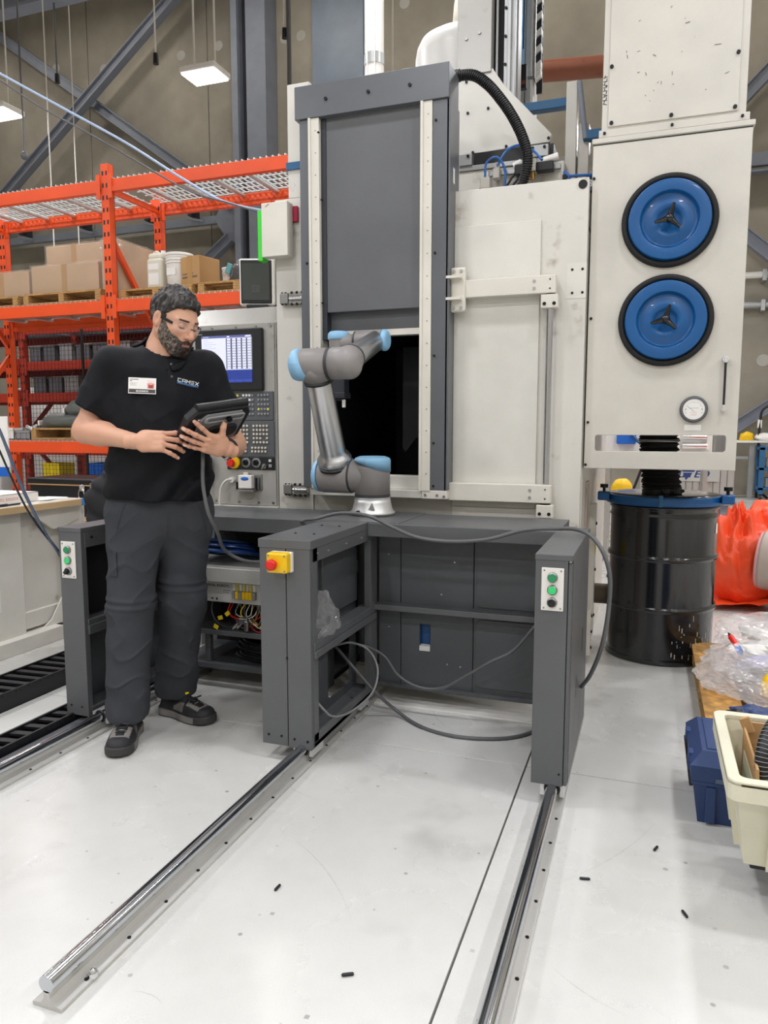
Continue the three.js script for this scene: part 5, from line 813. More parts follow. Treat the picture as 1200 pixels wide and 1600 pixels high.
// ---------------------------------------------------------------- rails on the floor
{
  const rail = (x, z0, z1, label, name = 'linear_rail') => { const t = thing(name, label, 'rail', [x, 0, (z0 + z1) / 2], 0);
    const prof = [[x - 0.04, 0], [x + 0.04, 0], [x + 0.04, 0.009], [x + 0.016, 0.012], [x + 0.008, 0.025], [x + 0.008, 0.042], [x - 0.008, 0.042], [x - 0.008, 0.025], [x - 0.016, 0.012], [x - 0.04, 0.009]];
    part('support', plateZ(poly(prof), z1, z0), M.galv, t); part('shaft', cyl([x, 0.058, z1], [x, 0.058, z0 - 0.0], 0.02, 0.02, 28), M.shaft, t, 'polished round shaft');
    for (let z = z0 - 0.09; z > z1; z -= 0.15) for (const s of [-1, 1]) part('screw', cyl([x + s * 0.028, 0.009, z], [x + s * 0.028, 0.0125, z], 0.005, 0.005, 8), M.bolt, t); return t; };
  const a = rail(-1.205, -1.165, -3.3, 'polished round rail on the floor running to the middle cart leg, cut end showing');
  part('bolt', [cyl([-1.172, 0.009, -1.27], [-1.172, 0.02, -1.27], 0.013, 0.013, 6), new THREE.SphereGeometry(0.008, 10, 8).translate(-1.172, 0.021, -1.27)], M.chrome, a);
  rail(-0.272, -0.9, -3.3, 'polished round rail on the floor running under the right cart leg'); rail(-2.155, -1.2, -3.3, 'polished round rail on the floor running under the left cart leg');
  const tray = (x0, x1, z0, z1, h, label) => { const t = thing('cable_tray', label, 'cable tray', [(x0 + x1) / 2, 0, (z0 + z1) / 2], 0, 'black ladder cable trays'); part('side_rail', bb(x0, x0 + 0.012, 0, h, z1, z0, 0.002), M.black, t); part('side_rail', bb(x1 - 0.012, x1, 0, h, z1, z0, 0.002), M.black, t); for (let z = z0 - 0.03; z > z1; z -= 0.075) part('rung', bar([x0, h - 0.012, z], [x1, h - 0.012, z - 0.02], 0.032, 0.01), M.black, t); part('floor_pan', bb(x0, x1, 0, 0.004, z1, z0), M.blackmatte, t); return t; };
  tray(-2.93, -2.70, -1.9, -3.6, 0.085, 'black ladder-shaped cable tray on the floor beside the beige bench'); tray(-2.40, -2.285, -1.5, -3.2, 0.06, 'black ladder-shaped cable tray on the floor right beside the left rail');
  single('floor_channel', 'grey steel channel lying between the left rail and the near cable tray', 'channel', [bb(-2.275, -2.2, 0, 0.03, -3.2, -1.2, 0.003)], M.door, [-2.24, 0, -2]);
  single('floor_plinth', 'white plinth strip on the floor under the machine, behind the cart', 'plinth', [bb(-2.5, -0.36, 0, 0.008, -3.61, -3.12, 0.002)], M.plasticw, [-1.4, 0, -3.45]);
}
// ---------------------------------------------------------------- loose cables
{
  const cab = (name, label, pts, r, mat, seg = 10) => single(name, label, 'cable', capTube(pts, r, seg, pts.length * 12), mat, pts[0]);
  cab('power_cable', 'grey cable looped over the cart top and down the right leg', [[-1.40, 0.80, -3.04], [-1.43, 0.868, -2.92], [-1.384, 0.874, -2.98], [-1.284, 0.899, -3.0], [-1.144, 0.894, -2.99], [-1.038, 0.855, -2.98], [-0.923, 0.814, -2.98], [-0.783, 0.802, -2.98], [-0.619, 0.82, -2.97], [-0.463, 0.866, -2.97], [-0.341, 0.88, -2.95], [-0.246, 0.885, -2.9], [-0.168, 0.85, -2.8], [-0.127, 0.761, -2.78], [-0.123, 0.619, -2.78], [-0.141, 0.481, -2.75], [-0.18, 0.36, -2.78], [-0.215, 0.29, -2.84]], 0.008, M.cable);
  cab('power_cable', 'grey cable hanging across the lower rear panel of the cart', [[-1.20, 0.30, -3.03], [-1.178, 0.292, -3.05], [-1.092, 0.256, -3.05], [-1.025, 0.175, -3.05], [-0.926, 0.131, -3.05], [-0.824, 0.14, -3.05], [-0.71, 0.211, -3.05], [-0.613, 0.279, -3.05], [-0.519, 0.336, -3.05], [-0.42, 0.461, -3.05], [-0.36, 0.53, -3.05]], 0.0065, M.cable);
  cab('power_cable', 'dark cable running from the middle leg along the floor to the right leg', [[-1.311, 0.298, -3.0], [-1.219, 0.219, -2.98], [-1.101, 0.126, -2.95], [-1.015, 0.03, -3.0], [-0.87, 0.008, -2.913], [-0.718, 0.008, -2.869], [-0.564, 0.008, -2.897], [-0.47, 0.008, -2.958], [-0.38, 0.008, -3.1]], 0.0075, M.cable);
  cab('power_cable', 'pale grey cable looped inside the lower middle leg', [[-1.283, 0.315, -2.95], [-1.233, 0.318, -3.0], [-1.15, 0.294, -3.0], [-1.086, 0.229, -2.95], [-1.088, 0.145, -2.9], [-1.14, 0.09, -2.8], [-1.165, 0.115, -2.65], [-1.165, 0.183, -2.55], [-1.20, 0.26, -2.5]], 0.005, M.binlight);
  cab('hanging_cable', 'blue-grey cable hanging from the upper left down to the left cart leg', [[-2.5, 2.2, -1.9], [-2.38, 1.6, -2.05], [-2.352, 1.265, -2.2], [-2.359, 1.041, -2.3], [-2.355, 0.847, -2.4], [-2.36, 0.72, -2.5], [-2.34, 0.62, -2.62]], 0.0045, M.cableblue);
  cab('hanging_cable', 'black cable hanging beside the blue-grey ones before the bench', [[-2.6, 2.2, -1.95], [-2.45, 1.6, -2.1], [-2.425, 1.207, -2.25], [-2.385, 0.932, -2.35], [-2.38, 0.76, -2.48], [-2.36, 0.62, -2.56], [-2.34, 0.55, -2.66]], 0.0042, M.cableblk);
  cab('hanging_cable', 'second blue-grey cable hanging close along the first before the bench', [[-2.53, 2.2, -1.92], [-2.40, 1.62, -2.08], [-2.372, 1.25, -2.22], [-2.368, 1.0, -2.32], [-2.362, 0.80, -2.44], [-2.36, 0.68, -2.56], [-2.34, 0.6, -2.66]], 0.0035, M.cableblue);
  cab('overhead_cable', 'blue-white cable sagging from the upper left to the terminal box, thicker of two', [[-4.2, 3.65, -3.3], [-3.589, 3.291, -3.5], [-3.234, 3.09, -3.6], [-2.88, 2.888, -3.7], [-2.569, 2.685, -3.8], [-2.35, 2.561, -3.85], [-2.1, 2.50, -3.93]], 0.0075, std('cablebw', 0xa9bbd8, 0.3));
  cab('overhead_cable', 'thin dark cable sagging below the blue-white one to the terminal box', [[-4.2, 3.68, -3.3], [-3.592, 3.257, -3.5], [-3.37, 3.106, -3.55], [-3.018, 2.906, -3.6], [-2.792, 2.765, -3.75], [-2.529, 2.617, -3.8], [-2.309, 2.546, -3.85], [-2.1, 2.48, -3.93]], 0.005, M.cable);
}
// ---------------------------------------------------------------- bench and things at the left edge
{
  const b = thing('work_bench', 'beige sheet metal bench with a tan top edge at the left picture edge', 'bench', [-3.9, 0, -3.0]);
  const xr = -3.38;
  part('side_panel', bb(xr - 0.05, xr - 0.04, 0.1, 0.8, -3.62, -2.0), M.beige, b, 'recessed side sheet'); part('front_post', bb(xr - 0.09, xr, 0, 0.8, -3.27, -2.0, 0.004), M.beige2, b); part('rear_post', bb(xr - 0.09, xr, 0.0, 0.8, -3.76, -3.60, 0.004), M.beige2, b);
  part('kick_plate', bb(xr - 0.045, xr - 0.02, 0.1, 0.2, -3.6, -3.27, 0.003), M.beige, b); part('base_sill', [bb(xr - 0.09, xr + 0.06, 0, 0.085, -3.5, -2.0, 0.004)], M.beige2, b);
  part('foot_gusset', plateX(poly([[-3.62, 0.085], [-3.40, 0.085], [-3.47, 0.12], [-3.56, 0.24], [-3.62, 0.26]]), xr - 0.01, xr), M.beige2, b); part('foot_block', bb(xr - 0.1, xr + 0.01, 0, 0.06, -3.78, -3.6, 0.003), M.beige, b);
  part('top_gusset', plateX(poly([[-3.3, 0.8], [-3.72, 0.8], [-3.72, 0.72], [-3.6, 0.68], [-3.5, 0.67]]), xr, xr + 0.015), M.beige2, b);
  part('far_panel', bb(-4.9, -4.88, 0, 0.8, -3.76, -2.0), M.beige, b); part('rear_panel', bb(-4.9, xr, 0, 0.8, -3.78, -3.76), M.beige, b);
  part('top', bb(-4.95, -3.335, 0.80, 0.835, -3.76, -2.0, 0.004), M.offwhite, b); part('edge_strip', bb(-3.337, -3.325, 0.797, 0.837, -3.70, -2.0, 0.003), M.tan, b, 'tan front edge'); part('blue_tape', bb(-3.338, -3.323, 0.795, 0.839, -3.765, -3.70, 0.004), M.tapeblue, b, 'blue tape at the end of the edge');
  part('post_sheet', bb(xr, xr + 0.002, 0.25, 0.62, -3.10, -2.85), M.paper, b, 'white paper sheet on the post');
  const k = thing('binder', 'white ring binder with pale red spine lettering lying on the bench', 'binder', [-3.6, 0.835, -3.3]);
  part('cover', [bb(-3.78, -3.49, 0.835, 0.838, -3.52, -3.14), bb(-3.78, -3.49, 0.889, 0.892, -3.52, -3.14), bb(-3.493, -3.49, 0.835, 0.892, -3.52, -3.14)], M.plasticw, k); part('pages', bb(-3.76, -3.5, 0.839, 0.878, -3.515, -3.145), M.paper, k);
  const st = canvasTex(512, 80, (x, w, h) => { x.fillStyle = '#e4e0da'; x.fillRect(0, 0, w, h); x.fillStyle = '#c98c84'; x.font = 'bold 36px sans-serif'; x.fillText('WHMIS BINDER', 40, 54); });
  const d = decal(0.36, 0.052, st); d.name = 'spine_label'; d.rotation.y = PI / 2; d.position.set(-3.489 + 3.6, 0.863 - 0.835, -3.33 + 3.3); k.add(d);
  const pp = thing('paper_stack', 'loose white papers spread beside the binder on the bench', 'papers', [-3.5, 0.835, -3.6]); for (let i = 0; i < 3; i++) part('sheet', RB(0.15, 0.002, 0.2, 0.0008, 1).rotateY(0.2 * i - 0.3).translate(-3.52, 0.8365 + i * 0.0024, -3.62), M.paper, pp);
  const tl = thing('hand_tool', 'slim black tool lying on the bench edge before the binder', 'tool', [-3.4, 0.835, -3.2]); part('handle', cyl([-3.4, 0.843, -3.05], [-3.4, 0.843, -3.2], 0.008), M.black, tl); part('tip', cyl([-3.4, 0.841, -3.2], [-3.41, 0.841, -3.3], 0.005), M.black, tl);
  const s = thing('poster', 'white notice sheet with a blue lower band at the left picture edge', 'poster', [-3.9, 0.84, -3.9]); part('board', bb(-4.9, -4.42, 0.92, 1.36, -4.21, -4.2), M.paper, s); part('blue_band', bb(-4.9, -4.42, 0.92, 0.99, -4.2, -4.197), M.binblue, s); part('stand', [bb(-4.7, -4.64, 0, 0.95, -4.24, -4.21), bb(-4.85, -4.49, 0, 0.02, -4.4, -4.05)], M.steelgray, s);
  const bc = thing('tool_case', 'black hard case with a steel latch standing behind the bench', 'case', [-4.1, 0, -4.6]);
  part('body', RB(0.9, 0.55, 0.4, 0.02).translate(-4.15, 0.575, -4.75), M.black, bc); part('lid', RB(0.92, 0.05, 0.42, 0.015).translate(-4.15, 0.865, -4.75), M.black, bc); part('lid_edge', bb(-4.6, -3.7, 0.835, 0.845, -4.95, -4.538), M.card, bc);
  part('latch', [new THREE.TorusGeometry(0.03, 0.005, 6, 20).scale(0.9, 1.5, 1).translate(-4.07, 0.77, -4.53), RB(0.05, 0.05, 0.012, 0.004).translate(-4.07, 0.82, -4.54)], M.chrome, bc); part('stand', bb(-4.58, -3.72, 0.12, 0.3, -4.93, -4.57, 0.005), M.blackmatte, bc);
  pallet('wooden pallet on the floor under the black case', [-4.15, 0, -4.75], 1.1, 0.8, 0, 0.12);
  pallet('wooden pallet standing higher behind the bench end, near the jacket', [-3.62, 0.5, -4.35], 0.5, 0.4, 0, 0.13); { const t = thing('pallet_stand', 'low grey stand carrying the small pallet behind the bench', 'stand', [-3.62, 0, -4.35]); part('top', bb(-3.88, -3.36, 0.47, 0.5, -4.56, -4.14), M.steelgray, t); for (const x of [-3.85, -3.39]) for (const z of [-4.53, -4.17]) part('leg', bb(x - 0.02, x + 0.02, 0, 0.47, z - 0.02, z + 0.02), M.steelgray, t); }
  // chair with a jacket
  const c = thing('stacking_chair', 'dark chair behind the left cart leg, hung with the jacket', 'chair', [-2.84, 0, -3.42], 0.4); 
  part('seat', RB(0.42, 0.03, 0.4, 0.012).translate(0, 0.45, 0.02), M.black, c); part('backrest', RB(0.38, 0.3, 0.025, 0.01).translate(0, 0.82, -0.19), M.black, c); for (const x of [-0.19, 0.19]) { part('leg', cyl([x, 0, 0.2], [x, 0.45, 0.19], 0.012), M.steel, c); part('leg', cyl([x, 0, -0.22], [x, 0.45, -0.18], 0.012), M.steel, c); part('back_post', cyl([x, 0.45, -0.18], [x, 0.95, -0.2], 0.012), M.steel, c); }
  const jk = thing('quilted_jacket', 'black quilted jacket hung over the chair back left of the man', 'jacket', [-2.79, 0.6, -3.42], 0.4);
  { const g = new THREE.SphereGeometry(1, 48, 36); const p = g.attributes.position; for (let i = 0; i < p.count; i++) { let x = p.getX(i), y = p.getY(i), z = p.getZ(i); const sq = (v, e) => Math.sign(v) * Math.pow(Math.abs(v), e); const q = 0.014 * Math.abs(Math.sin((y * 0.22 + x * 0.08) * 34)) ; x = sq(x, 0.7) * (0.24 - 0.05 * Math.max(0, y)) ; z = sq(z, 0.7) * 0.085; y = sq(y, 0.75) * 0.23; const L = 1 + q / 0.1 + 0.06 * noise3(x * 12, y * 12, z * 12); p.setXYZ(i, x * L, y + 0.23, z * L - 0.19); } g.computeVertexNormals(); part('body', g, M.jacket, jk); }
  part('collar', RB(0.18, 0.06, 0.09, 0.025).translate(0, 0.45, -0.19), M.jacket, jk); part('sleeve', RB(0.09, 0.4, 0.09, 0.04).rotateZ(0.1).translate(0.24, 0.2, -0.17), M.jacket, jk); part('zip', bb(-0.003, 0.003, 0.02, 0.42, -0.1, -0.096), M.steel, jk);
}
// ---------------------------------------------------------------- right edge: pallet, tote, tool box, tarp, far things
{
  const t = thing('wooden_pallet', 'low wooden pallet topped with chipboard strips under the plastic bag', 'pallet', [0.7, 0, -3.72]);
  for (const [a, b] of [[0.245, 0.40], [0.45, 0.60], [0.65, 0.8], [0.85, 1.0], [1.05, 1.2]]) part('deck_board', bb(a, b, 0.105, 0.125, -4.26, -3.02, 0.003), M.osb, t);
  for (const z of [-4.2, -3.64, -3.07]) part('stringer', bb(0.252, 1.19, 0.02, 0.105, z - 0.045, z + 0.045, 0.003), M.wood, t); for (const [a, b] of [[0.255, 0.35], [0.68, 0.78], [1.1, 1.19]]) part('bottom_board', bb(a, b, 0, 0.02, -4.25, -3.03, 0.002), M.wood, t);
  const bag = thing('plastic_bag', 'big clear plastic bag of mixed scraps lying on the pallet at the right', 'bag', [0.7, 0.125, -3.75]);
  const shell = (rx, ry, rz, sd, c) => { const g = new THREE.IcosahedronGeometry(1, 26); const p = g.attributes.position; for (let i = 0; i < p.count; i++) { const x = p.getX(i), y = p.getY(i), z = p.getZ(i); const n = 1 + 0.22 * noise3(x * 1.8 + sd, y * 1.8, z * 1.8) + 0.1 * noise3(x * 4.5, y * 4.5 + sd, z * 4.5) + 0.09 * Math.abs(noise3(x * 7, y * 7, z * 7 + sd)) + 0.05 * Math.abs(noise3(x * 15, y * 15, z * 15 + sd)); p.setXYZ(i, x * n * rx, Math.max(0.002, (y * n * 0.62 + 0.4) * ry), z * n * rz); } g.computeVertexNormals(); return g.translate(...c); };
  part('film', shell(0.43, 0.24, 0.46, 3, [0.74, 0.126, -3.78]), M.film2, bag, 'clear crinkled film'); part('film', shell(0.2, 0.12, 0.3, 8, [0.47, 0.126, -3.56]), M.film2, bag);
  const rr = rng(44), cs = [M.paper, M.pink, M.lime, M.lavender, M.plasticw, M.binlight, M.paper, M.jug];
  for (let i = 0; i < 26; i++) { const g = blob(0.05 + rr() * 0.07, 0.02 + rr() * 0.03, 0.05 + rr() * 0.07, 0.35, 2.4, i, 14, 0.8); part('scrap', g.rotateX(rr() - 0.5).rotateZ(rr() - 0.5).translate(0.5 + rr() * 0.42, 0.14 + rr() * 0.1, -3.62 - rr() * 0.4), cs[i % cs.length], bag); }
  const mkr = thing('marker_pen', 'red and blue pen in the plastic bag on the pallet', 'pen', [0.40, 0.22, -3.7]); part('barrel', cyl([0.405, 0.285, -3.62], [0.385, 0.305, -3.72], 0.013), M.red, mkr); part('cap', cyl([0.412, 0.275, -3.585], [0.405, 0.285, -3.62], 0.014), M.binblue, mkr); part('tip', cyl([0.385, 0.305, -3.72], [0.378, 0.312, -3.76], 0.012, 0.004), M.black, mkr);
  const td = thing('tape_roll', 'yellow tape roll in a blue holder at the right picture edge', 'tape', [0.53, 0.125, -3.36]); part('roll', new THREE.TorusGeometry(0.05, 0.022, 10, 32).rotateY(0.5).translate(0.535, 0.2, -3.38), M.yellow, td); part('hub', new THREE.TorusGeometry(0.035, 0.012, 8, 28).rotateY(0.5).translate(0.54, 0.2, -3.37), M.cableblue, td); part('holder', RB(0.06, 0.05, 0.12, 0.015).translate(0.55, 0.152, -3.38), M.bluesteel, td);
  const gl = thing('work_glove', 'crumpled navy glove beside the tape roll on the pallet', 'glove', [0.42, 0.125, -3.2]); part('body', blob(0.09, 0.03, 0.055, 0.4, 2.5, 5, 24, 0.6).translate(0.43, 0.125, -3.17), M.toolblue, gl); part('cuff', blob(0.04, 0.025, 0.05, 0.3, 2, 9, 18, 0.6).translate(0.36, 0.125, -3.14), M.black, gl);
  // tool box
  const x0 = 0.158, x1 = 0.52, z0 = -2.84, z1 = -2.47; const b = thing('tool_box', 'dark blue plastic tool box with black latches on the floor', 'tool box', [0.33, 0, -2.66]);
  const frust = (y0, y1, ins0, ins1) => { const g = new THREE.BoxGeometry(1, 1, 1); const p = g.attributes.position; for (let i = 0; i < p.count; i++) { const tp = p.getY(i) > 0; const k = tp ? ins1 : ins0; p.setXYZ(i, p.getX(i) < 0 ? x0 + k : x1 - k, tp ? y1 : y0, p.getZ(i) < 0 ? z0 + k : z1 - k); } g.computeVertexNormals(); return g; };
  part('body', [frust(0, 0.135, 0.03, 0.012)], M.toolblue, b); part('body_rim', bb(x0 + 0.006, x1 - 0.006, 0.132, 0.148, z0 + 0.006, z1 - 0.006, 0.004), M.toolblue, b);
  part('lid', [frust(0.148, 0.20, 0.004, 0.0), frust(0.20, 0.24, 0.0, 0.035)], M.toolblue, b); part('lid_recess', bb(x0 + 0.09, x1 - 0.05, 0.238, 0.246, z0 + 0.09, z1 - 0.09, 0.003), M.toolblue, b); part('lid_tray', bb(x0 + 0.05, x0 + 0.085, 0.236, 0.244, z0 + 0.05, z1 - 0.05, 0.003), M.toolblue, b);
  for (const z of [-2.56, -2.75]) { part('lid_rib', bb(x0 - 0.004, x0 + 0.03, 0.152, 0.214, z - 0.02, z + 0.02, 0.004), M.toolblue, b); }
  part('latch', [RB(0.012, 0.085, 0.06, 0.004).rotateZ(0.14).translate(x0 + 0.004, 0.135, -2.58)], M.black, b); part('latch', [RB(0.012, 0.085, 0.06, 0.004).rotateZ(0.14).translate(x0 + 0.004, 0.135, -2.75)], M.black, b);
  part('corner_rib', [bb(x0 + 0.05, x0 + 0.08, 0.01, 0.13, z1 - 0.028, z1 - 0.008, 0.003)], M.toolblue, b); part('name_plate', bb(x0 + 0.075, x0 + 0.13, 0.15, 0.163, z1 - 0.003, z1 + 0.001), M.cableblue, b);
  // tote on a dolly
  const tt = thing('plastic_tote', 'cream plastic tote with a ribbed side at the right picture edge, on a low dolly', 'tote', [0.5, 0.11, -2.2]);
  const tw = (xa, xb, za, zb, y) => [[xa, y, za], [xb, y, za], [xb, y, zb], [xa, y, zb]];
  { const yb = 0.128, yt = 0.40, o0 = tw(0.272, 0.80, -2.38, -2.06, yb), o1 = tw(0.232, 0.84, -2.42, -1.965, yt), th = 0.007; const idx = []; const vs = [];
    const inn = (q, d, y) => [[q[0][0] + d, y, q[0][2] + d], [q[1][0] - d, y, q[1][2] + d], [q[2][0] - d, y, q[2][2] - d], [q[3][0] + d, y, q[3][2] - d]];
    const i0 = inn(o0, th, yb + th), i1 = inn(o1, th, yt); const quad = (a, b2, c2, d2) => vs.push(...a, ...b2, ...c2, ...a, ...c2, ...d2);
    for (let i = 0; i < 4; i++) { const j = (i + 1) % 4; quad(o0[j], o0[i], o1[i], o1[j]); quad(i0[i], i0[j], i1[j], i1[i]); } quad(o0[0], o0[1], o0[2], o0[3]); quad(i0[3], i0[2], i0[1], i0[0]);
    const g = new THREE.BufferGeometry(); g.setAttribute('position', new THREE.Float32BufferAttribute(vs, 3)); g.computeVertexNormals(); part('body', g, M.tote, tt);
    const e = 0.022; const ring = (o, i2, h) => plateZ(poly(rrect(0.212 + o, 0.86 - o, 1.94 + o, 2.44 - o, 0.03), [rrect(0.212 + i2, 0.86 - i2, 1.94 + i2, 2.44 - i2, 0.02).reverse()]), 0, h, 0.002).rotateX(-PI / 2);
    part('rim', [ring(0, 0.03, 0.014).translate(0, yt - 0.01, 0), ring(0, 0.006, 0.05).translate(0, yt - 0.05, 0)], M.tote, tt); }
    { const yb = 0.128, yt = 0.40; for (const x of [0.33, 0.42, 0.51, 0.60]) part('rib', bar([x, yb, -2.052], [x - 0.005, yt - 0.02, -1.962], 0.014, 0.02), M.tote, tt); for (const z of [-2.3, -2.16]) part('rib', bar([0.268, yb, z], [0.229, yt - 0.02, z], 0.02, 0.014), M.tote, tt); }
  const dl = thing('dolly', 'low dolly with black wheels under the cream tote', 'dolly', [0.55, 0, -2.2]); part('deck', bb(0.29, 0.8, 0.105, 0.127, -2.36, -2.08, 0.004), M.black, dl); for (const [x, z] of [[0.37, -2.12], [0.37, -2.32], [0.74, -2.12], [0.74, -2.32]]) { const f = part('caster_fork', bb(x - 0.012, x + 0.028, 0.045, 0.106, z - 0.012, z + 0.012), M.steel, dl); part('wheel', cyl([x - 0.01, 0.04, z], [x + 0.026, 0.04, z], 0.04, 0.04, 24), M.rubber, f); }
  const cb = thing('open_carton', 'torn brown carton standing inside the cream tote', 'box', [0.5, 0.125, -2.25]);
  part('flap', [new THREE.BoxGeometry(0.006, 0.25, 0.30).rotateZ(0.05).translate(0.300, 0.265, -2.21)], M.card, cb); part('back_side', [bb(0.293, 0.70, 0.135, 0.40, -2.38, -2.373)], M.card, cb); part('bottom', bb(0.33, 0.7, 0.124, 0.13, -2.37, -2.08), M.card, cb); part('torn_edge', [RB(0.03, 0.05, 0.012, 0.004).rotateZ(0.4).translate(0.300, 0.395, -2.36)], M.card, cb); part('printed_side', bb(0.2905, 0.2935, 0.16, 0.33, -2.33, -2.1), std('printed', 0xb9bfae, 0.5), cb);
  const hc = thing('coiled_hose', 'black and white ribbed hose coiled in the carton in the tote', 'hose', [0.46, 0.15, -2.22]); for (let k = 0; k < 3; k++) { part('coil', new THREE.TorusGeometry(0.115 - k * 0.008, 0.02, 10, 60).rotateY(PI / 2 - 0.6).rotateX(-0.2).translate(0.375 + k * 0.038, 0.365, -2.2), M.black, hc); const rbs = []; for (let i = 0; i < 70; i++) { const a = i / 70 * 2 * PI; rbs.push(new THREE.TorusGeometry(0.0205, 0.0012, 4, 14).rotateY(PI / 2).rotateZ(0).translate(0, 0, 0).applyMatrix4(new THREE.Matrix4().makeRotationZ(a + PI / 2)).translate((0.115 - k * 0.008) * Math.cos(a), (0.115 - k * 0.008) * Math.sin(a), 0)); } const g = mergeGeometries(rbs.map(prep)).rotateY(PI / 2 - 0.6).rotateX(-0.2).translate(0.375 + k * 0.038, 0.365, -2.2); part('ribbing', g, M.binlight, hc).userData.kind = 'stuff'; }
  // orange tarp and tube roll
  const tp = thing('orange_tarp', 'crumpled orange tarp bag on the floor right of the drum', 'tarp', [0.66, 0, -5.85]);
  { const g = new THREE.SphereGeometry(1, 72, 56); const p = g.attributes.position; for (let i = 0; i < p.count; i++) { let x = p.getX(i), y = p.getY(i), z = p.getZ(i); const a = Math.atan2(z, x); const f = 0.5 + 0.5 * Math.sin(a * 7 + 3 * noise3(x * 2, y * 2, z * 2)); const n = 1 + 0.16 * noise3(x * 2.2 + 5, y * 2.2, z * 2.2) + 0.13 * (f - 0.5) + 0.07 * noise3(x * 7, y * 3, z * 7) + 0.05 * Math.abs(noise3(x * 13, y * 9, z * 13)); const wd = y > 0 ? 1 - 0.5 * y * y : 1; const h = (y * 0.5 + 0.5); p.setXYZ(i, x * n * wd * 0.27 - 0.06 * h, Math.max(0.002, h * n * 0.70 - 0.03), z * n * wd * 0.24); } g.computeVertexNormals(); part('body', g.translate(0.68, 0, -5.9), M.tarp, tp); }
  { const g = new THREE.PlaneGeometry(0.5, 0.5, 30, 30).rotateX(-PI / 2); const p = g.attributes.position; for (let i = 0; i < p.count; i++) { const x = p.getX(i), z = p.getZ(i); p.setY(i, 0.02 + 0.03 * Math.abs(noise3(x * 8, z * 8, 1)) + 0.25 * Math.max(0, x + 0.1) * Math.abs(Math.sin(z * 9))); } g.computeVertexNormals(); part('skirt', g.translate(0.66, 0, -5.84), M.tarp, tp); part('shoulder', blob(0.26, 0.26, 0.22, 0.3, 2.2, 6, 40, 0.6).translate(0.92, 0.36, -6.1), M.tarp, tp); }
  const tu = thing('tube_roll', 'grey and pink tube lying at the right edge beside the orange tarp', 'tube', [0.95, 0.2, -5.75]); { const ax = V(0.86, -0.05, 0.25).normalize(); const q = new THREE.Quaternion().setFromUnitVectors(V(0, 1, 0), ax); const tp2 = (g) => g.applyQuaternion(q).translate(0.76, 0.36, -5.72); part('wall', tp2(lathe([[0.15, 0], [0.2, 0.0], [0.205, 0.02], [0.205, 0.9], [0.15, 0.9], [0.15, 0.0]], 44)), M.tube, tu); part('liner', tp2(lathe([[0.13, 0.01], [0.15, 0], [0.15, 0.9], [0.13, 0.9], [0.13, 0.01]], 40)), M.copper, tu); part('end_ring', tp2(new THREE.TorusGeometry(0.18, 0.02, 8, 40).rotateX(PI / 2)), M.pink, tu); part('cradle', bb(1.0, 1.2, 0, 0.17, -5.9, -5.4), M.blackmatte, tu); }
  // far right background
  const un = thing('company_banner', 'grey slatted box with blue company lettering seen under the filter cabinet', 'banner', [0.5, 0, -9]);
  part('box_body', bb(-0.1, 0.88, 0.42, 0.96, -9.4, -9.0), M.plategray, un); for (let i = 0; i < 14; i++) part('slat', bb(-0.1 + i * 0.07, -0.04 + i * 0.07, 0.43, 0.95, -9.0, -8.985, 0.003), M.plategray, un); part('stand', [bb(-0.08, 0.0, 0, 0.42, -9.35, -9.05), bb(0.76, 0.84, 0, 0.42, -9.35, -9.05)], M.steelgray, un);
  const ut = canvasTex(512, 160, (x, w, h) => { x.fillStyle = '#b3b1ab'; x.fillRect(0, 0, w, h); x.fillStyle = '#23386f'; x.font = 'italic bold 110px sans-serif'; x.fillText('UNITED', 16, 118); x.fillStyle = '#23386f'; x.beginPath(); x.moveTo(190, 36); x.lineTo(300, 36); x.lineTo(226, 150); x.closePath(); x.fill(); x.strokeStyle = '#b3b1ab'; x.lineWidth = 8; x.beginPath(); x.moveTo(180, 60); x.lineTo(290, 60); x.stroke(); });
  const ud = decal(0.62, 0.16, ut); ud.name = 'lettering'; ud.position.set(0.42 - 0.5, 0.765, 0.025); un.add(ud);
  const yl = thing('yellow_guard', 'yellow rounded cover seen behind the blue clamp ring of the drum', 'cover', [-0.22, 0, -6.6]); part('body', blob(0.09, 0.11, 0.09, 0.08, 1.5, 2, 28, 0.4).translate(-0.22, 0.68, -6.6), M.yellow, yl); part('stand', [cyl([-0.22, 0, -6.6], [-0.22, 0.68, -6.6], 0.02), cyl([-0.22, 0, -6.6], [-0.22, 0.02, -6.6], 0.1)], M.black, yl);
  const mc = thing('white_cabinet', 'pale equipment cabinet behind the filter cabinet opening', 'cabinet', [0.1, 0, -7.4]); part('body', bb(-0.42, 0.52, 1.0, 1.3, -7.9, -7.3, 0.01), M.whitebox, mc); for (const x of [-0.4, 0.46]) part('leg', bb(x, x + 0.04, 0, 1.0, -7.8, -7.4), M.plategray, mc); part('blue_module', bb(-0.30, -0.13, 1.13, 1.25, -7.3, -7.2, 0.01), M.binblue, mc, 'blue module'); part('hose', tube([[-0.18, 1.24, -7.2], [-0.1, 1.15, -7.15], [0.0, 1.13, -7.2]], 0.015), M.bluedk, mc); part('cylinder', [cyl([0.27, 1.2, -7.24], [0.47, 1.2, -7.24], 0.03), cyl([0.27, 1.12, -7.24], [0.47, 1.12, -7.24], 0.03)], M.chrome, mc); part('fitting', RB(0.05, 0.14, 0.06, 0.01).translate(0.22, 1.16, -7.25), M.plasticw, mc); part('fitting', RB(0.03, 0.15, 0.06, 0.008).translate(0.48, 1.16, -7.25), M.plasticw, mc); part('handle', cyl([-0.14, 0.7, -7.25], [-0.04, 1.0, -7.28], 0.012), M.black, mc);
